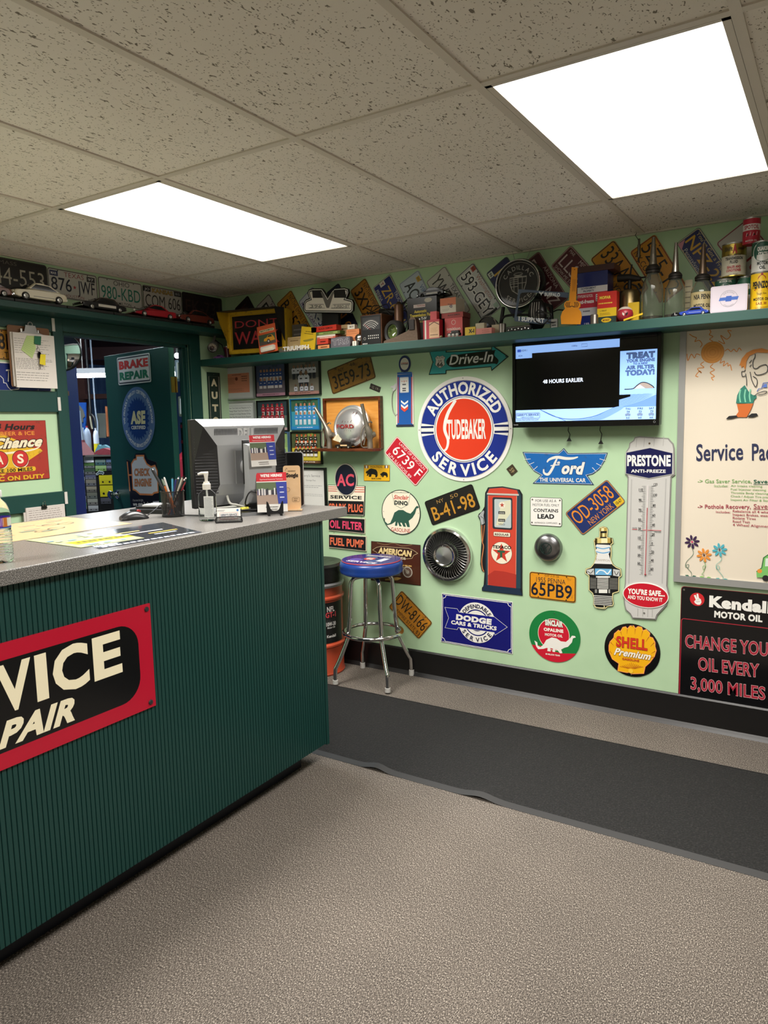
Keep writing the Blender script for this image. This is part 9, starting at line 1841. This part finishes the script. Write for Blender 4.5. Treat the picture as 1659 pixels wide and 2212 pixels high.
rd={'pel':.15,'sp':.145,'ch':.155,'nk':.06,'hd':.095,'top':.08,'ls':.07,'le':.045,'lw':.03,'rs':.07,'re':.045,'rw':.03,'lh':.095,'lk':.06,'la':.045,'lt':.04,'rh':.095,'rk':.06,'ra':.045,'rt':.04}
ed=[('pel','sp'),('sp','ch'),('ch','nk'),('nk','hd'),('hd','top'),('ch','ls'),('ls','le'),('le','lw'),('ch','rs'),('rs','re'),('re','rw'),('pel','lh'),('lh','lk'),('lk','la'),('la','lt'),('pel','rh'),('rh','rk'),('rk','ra'),('ra','rt')]
for sd,sg in(('lw',1),('rw',-1)):
 x,y,z=sk[sd];sk[sd+'p']=(x-.07,y-.01*sg,z-.02);rd[sd+'p']=.026;ed.append((sd,sd+'p'))
 for f in range(5):
  n1=sd+'f%d'%f;n2=n1+'b';oy=(f-1.5)*.018 if f<4 else-.045*sg;l_=(.05,.058,.054,.042,.03)[f];bx=-.07 if f<4 else-.02
  sk[n1]=(x+bx-l_*.6,y+oy,z-.03);sk[n2]=(x+bx-l_,y+oy,z-.06);rd[n1]=.0085;rd[n2]=.007;ed+=[(sd+'p' if f<4 else sd,n1),(n1,n2)]
nm=list(sk);me=bpy.data.meshes.new('person');me.from_pydata([sk[k]for k in nm],[(nm.index(a),nm.index(b_))for a,b_ in ed],[]);pe=bpy.data.objects.new('person',me);col.objects.link(pe)
pe.location=(hp.x,hp.y,0);pe.rotation_euler=(0,0,2.4)
md=pe.modifiers.new('skin','SKIN');lay=me.skin_vertices[0].data if me.skin_vertices else None
if lay is None:
 import bmesh
 bm=bmesh.new();bm.from_mesh(me);sl=bm.verts.layers.skin.verify();bm.to_mesh(me);bm.free();lay=me.skin_vertices[0].data
for k,n_ in enumerate(nm):lay[k].radius=(rd[n_],rd[n_]);lay[k].use_root=(k==0)
ss=pe.modifiers.new('sub','SUBSURF');ss.levels=ss.render_levels=2
me.materials.append(mat('#C69A82',rough=.55));md.use_smooth_shade=True
tag(pe,'person with brown hair in a black shirt bending over far inside the workshop','person')
def pshell(name,prof,M_,c):b=MB();b.T=M_;b.lathe(prof,c,24);return b.build(name,pe)
pshell('hair',[(1e-5,.105),(.06,.095),(.098,.05),(.106,.0),(.10,-.03),(.094,-.03)],Matrix.Translation((-.045,0,1.43))@Matrix.Rotation(-.3,4,'Y'),mat('#4A3626',rough=.8))
pshell('shirt',[(.075,.17),(.16,.12),(.20,.04),(.185,-.15),(.185,-.36)],Matrix.Translation((.07,0,1.17))@Matrix.Rotation(-.45,4,'Y'),mat('#101014',rough=.8))
for sg in(-1,1):pshell('trousers',[(.115,.40),(.105,.2),(.08,-.02)],Matrix.Translation((.23,sg*.105,.46))@Matrix.Rotation(.2,4,'Y'),mat('#20242E',rough=.85));pshell('trousers',[(.085,.40),(.075,.2),(.07,.02)],Matrix.Translation((.25,sg*.11,.06))@Matrix.Rotation(-.2,4,'Y'),mat('#20242E',rough=.85))
for sg in(-1,1):b=MB();b.ball((-.128,sg*.032,1.415),.011,mat('#2A1E18',rough=.2),8);b.build('eye',pe)
b=MB();b.tube([(-.135,0,1.42),(-.158,0,1.395),(-.14,0,1.388)],[.008,.013,.008],mat('#C69A82',rough=.55),8);b.build('nose',pe)
b=MB();b.tube([(-.134,-.02,1.362),(-.142,0,1.36),(-.134,.02,1.362)],.005,mat('#9A5A50',rough=.5),8);b.build('mouth',pe)
for sg in(-1,1):b=MB();b.T=Matrix.Translation((-.045,sg*.092,1.405));b.ball((0,0,0),.022,mat('#C69A82',rough=.55),10,1.4);b.build('ear',pe)
A_=lambda x,y:(-0.281+0.000575*(x-250)+-2.5e-05*(y-1200),1.517+-1.25e-05*(x-250)+-0.0005625*(y-1200))
F5=FG(5.6)
o=root('tool_chest','tall black tool chest with red trim seen in the gap by the door hinges','tool chest',mw=F5)
u0,u1=A_(215,0)[0],A_(420,0)[0];z1=A_(250,1120)[1]
b=MB();b.box(u0,u1,.0,z1,-.4,-.02,mat('#0B0B10',rough=.4));b.build('case',o)
for z in(z1-.03,A_(0,1390)[1],A_(0,1880)[1]):b=MB();b.box(u0,u1,z-.012,z+.012,-.02,-.01,mat('#8A1E34',rough=.4));b.build('red_trim',o)
o=root('work_lamp','small bright work lamp glimpsed above the door hinges','lamp',mw=F5@Matrix.Translation(A_(192,212)+(-.1,)));b=MB();b.ball((0,0,0),.022,mat('#F0F6FF',emit=12.0),12);b.build('bulb',o);b=MB();b.tube([(0,.015,0),(0,.10,0)],.006,STEEL,8);b.build('stem',o)
for k,(y0,y1,xx,c)in enumerate(((270,560,205,'#B4C2D8'),(760,1040,245,'#B9B6AE'))):
 p0,p1=A_(xx-30,y1),A_(xx+30,y0);o=root('hanging_pack',('clear blue pack hanging under the small work lamp','pale pack hanging lower in the gap by the door hinges')[k],'pack',mw=F5,group='packs hanging by the door hinges');b=MB();b.prism(rrect(p0[0],p0[1],p1[0],p1[1],.008),-.12,-.09,mat(c,rough=.2));b.build('pack',o);b=MB();m_=(p0[0]+p1[0])/2;b.tube([(m_,p0[1]+.02,-.085),(m_+.004,p1[1]-.02,-.085)],.008,mat('#D8DAD6',rough=.3),8);b.build('contents',o)
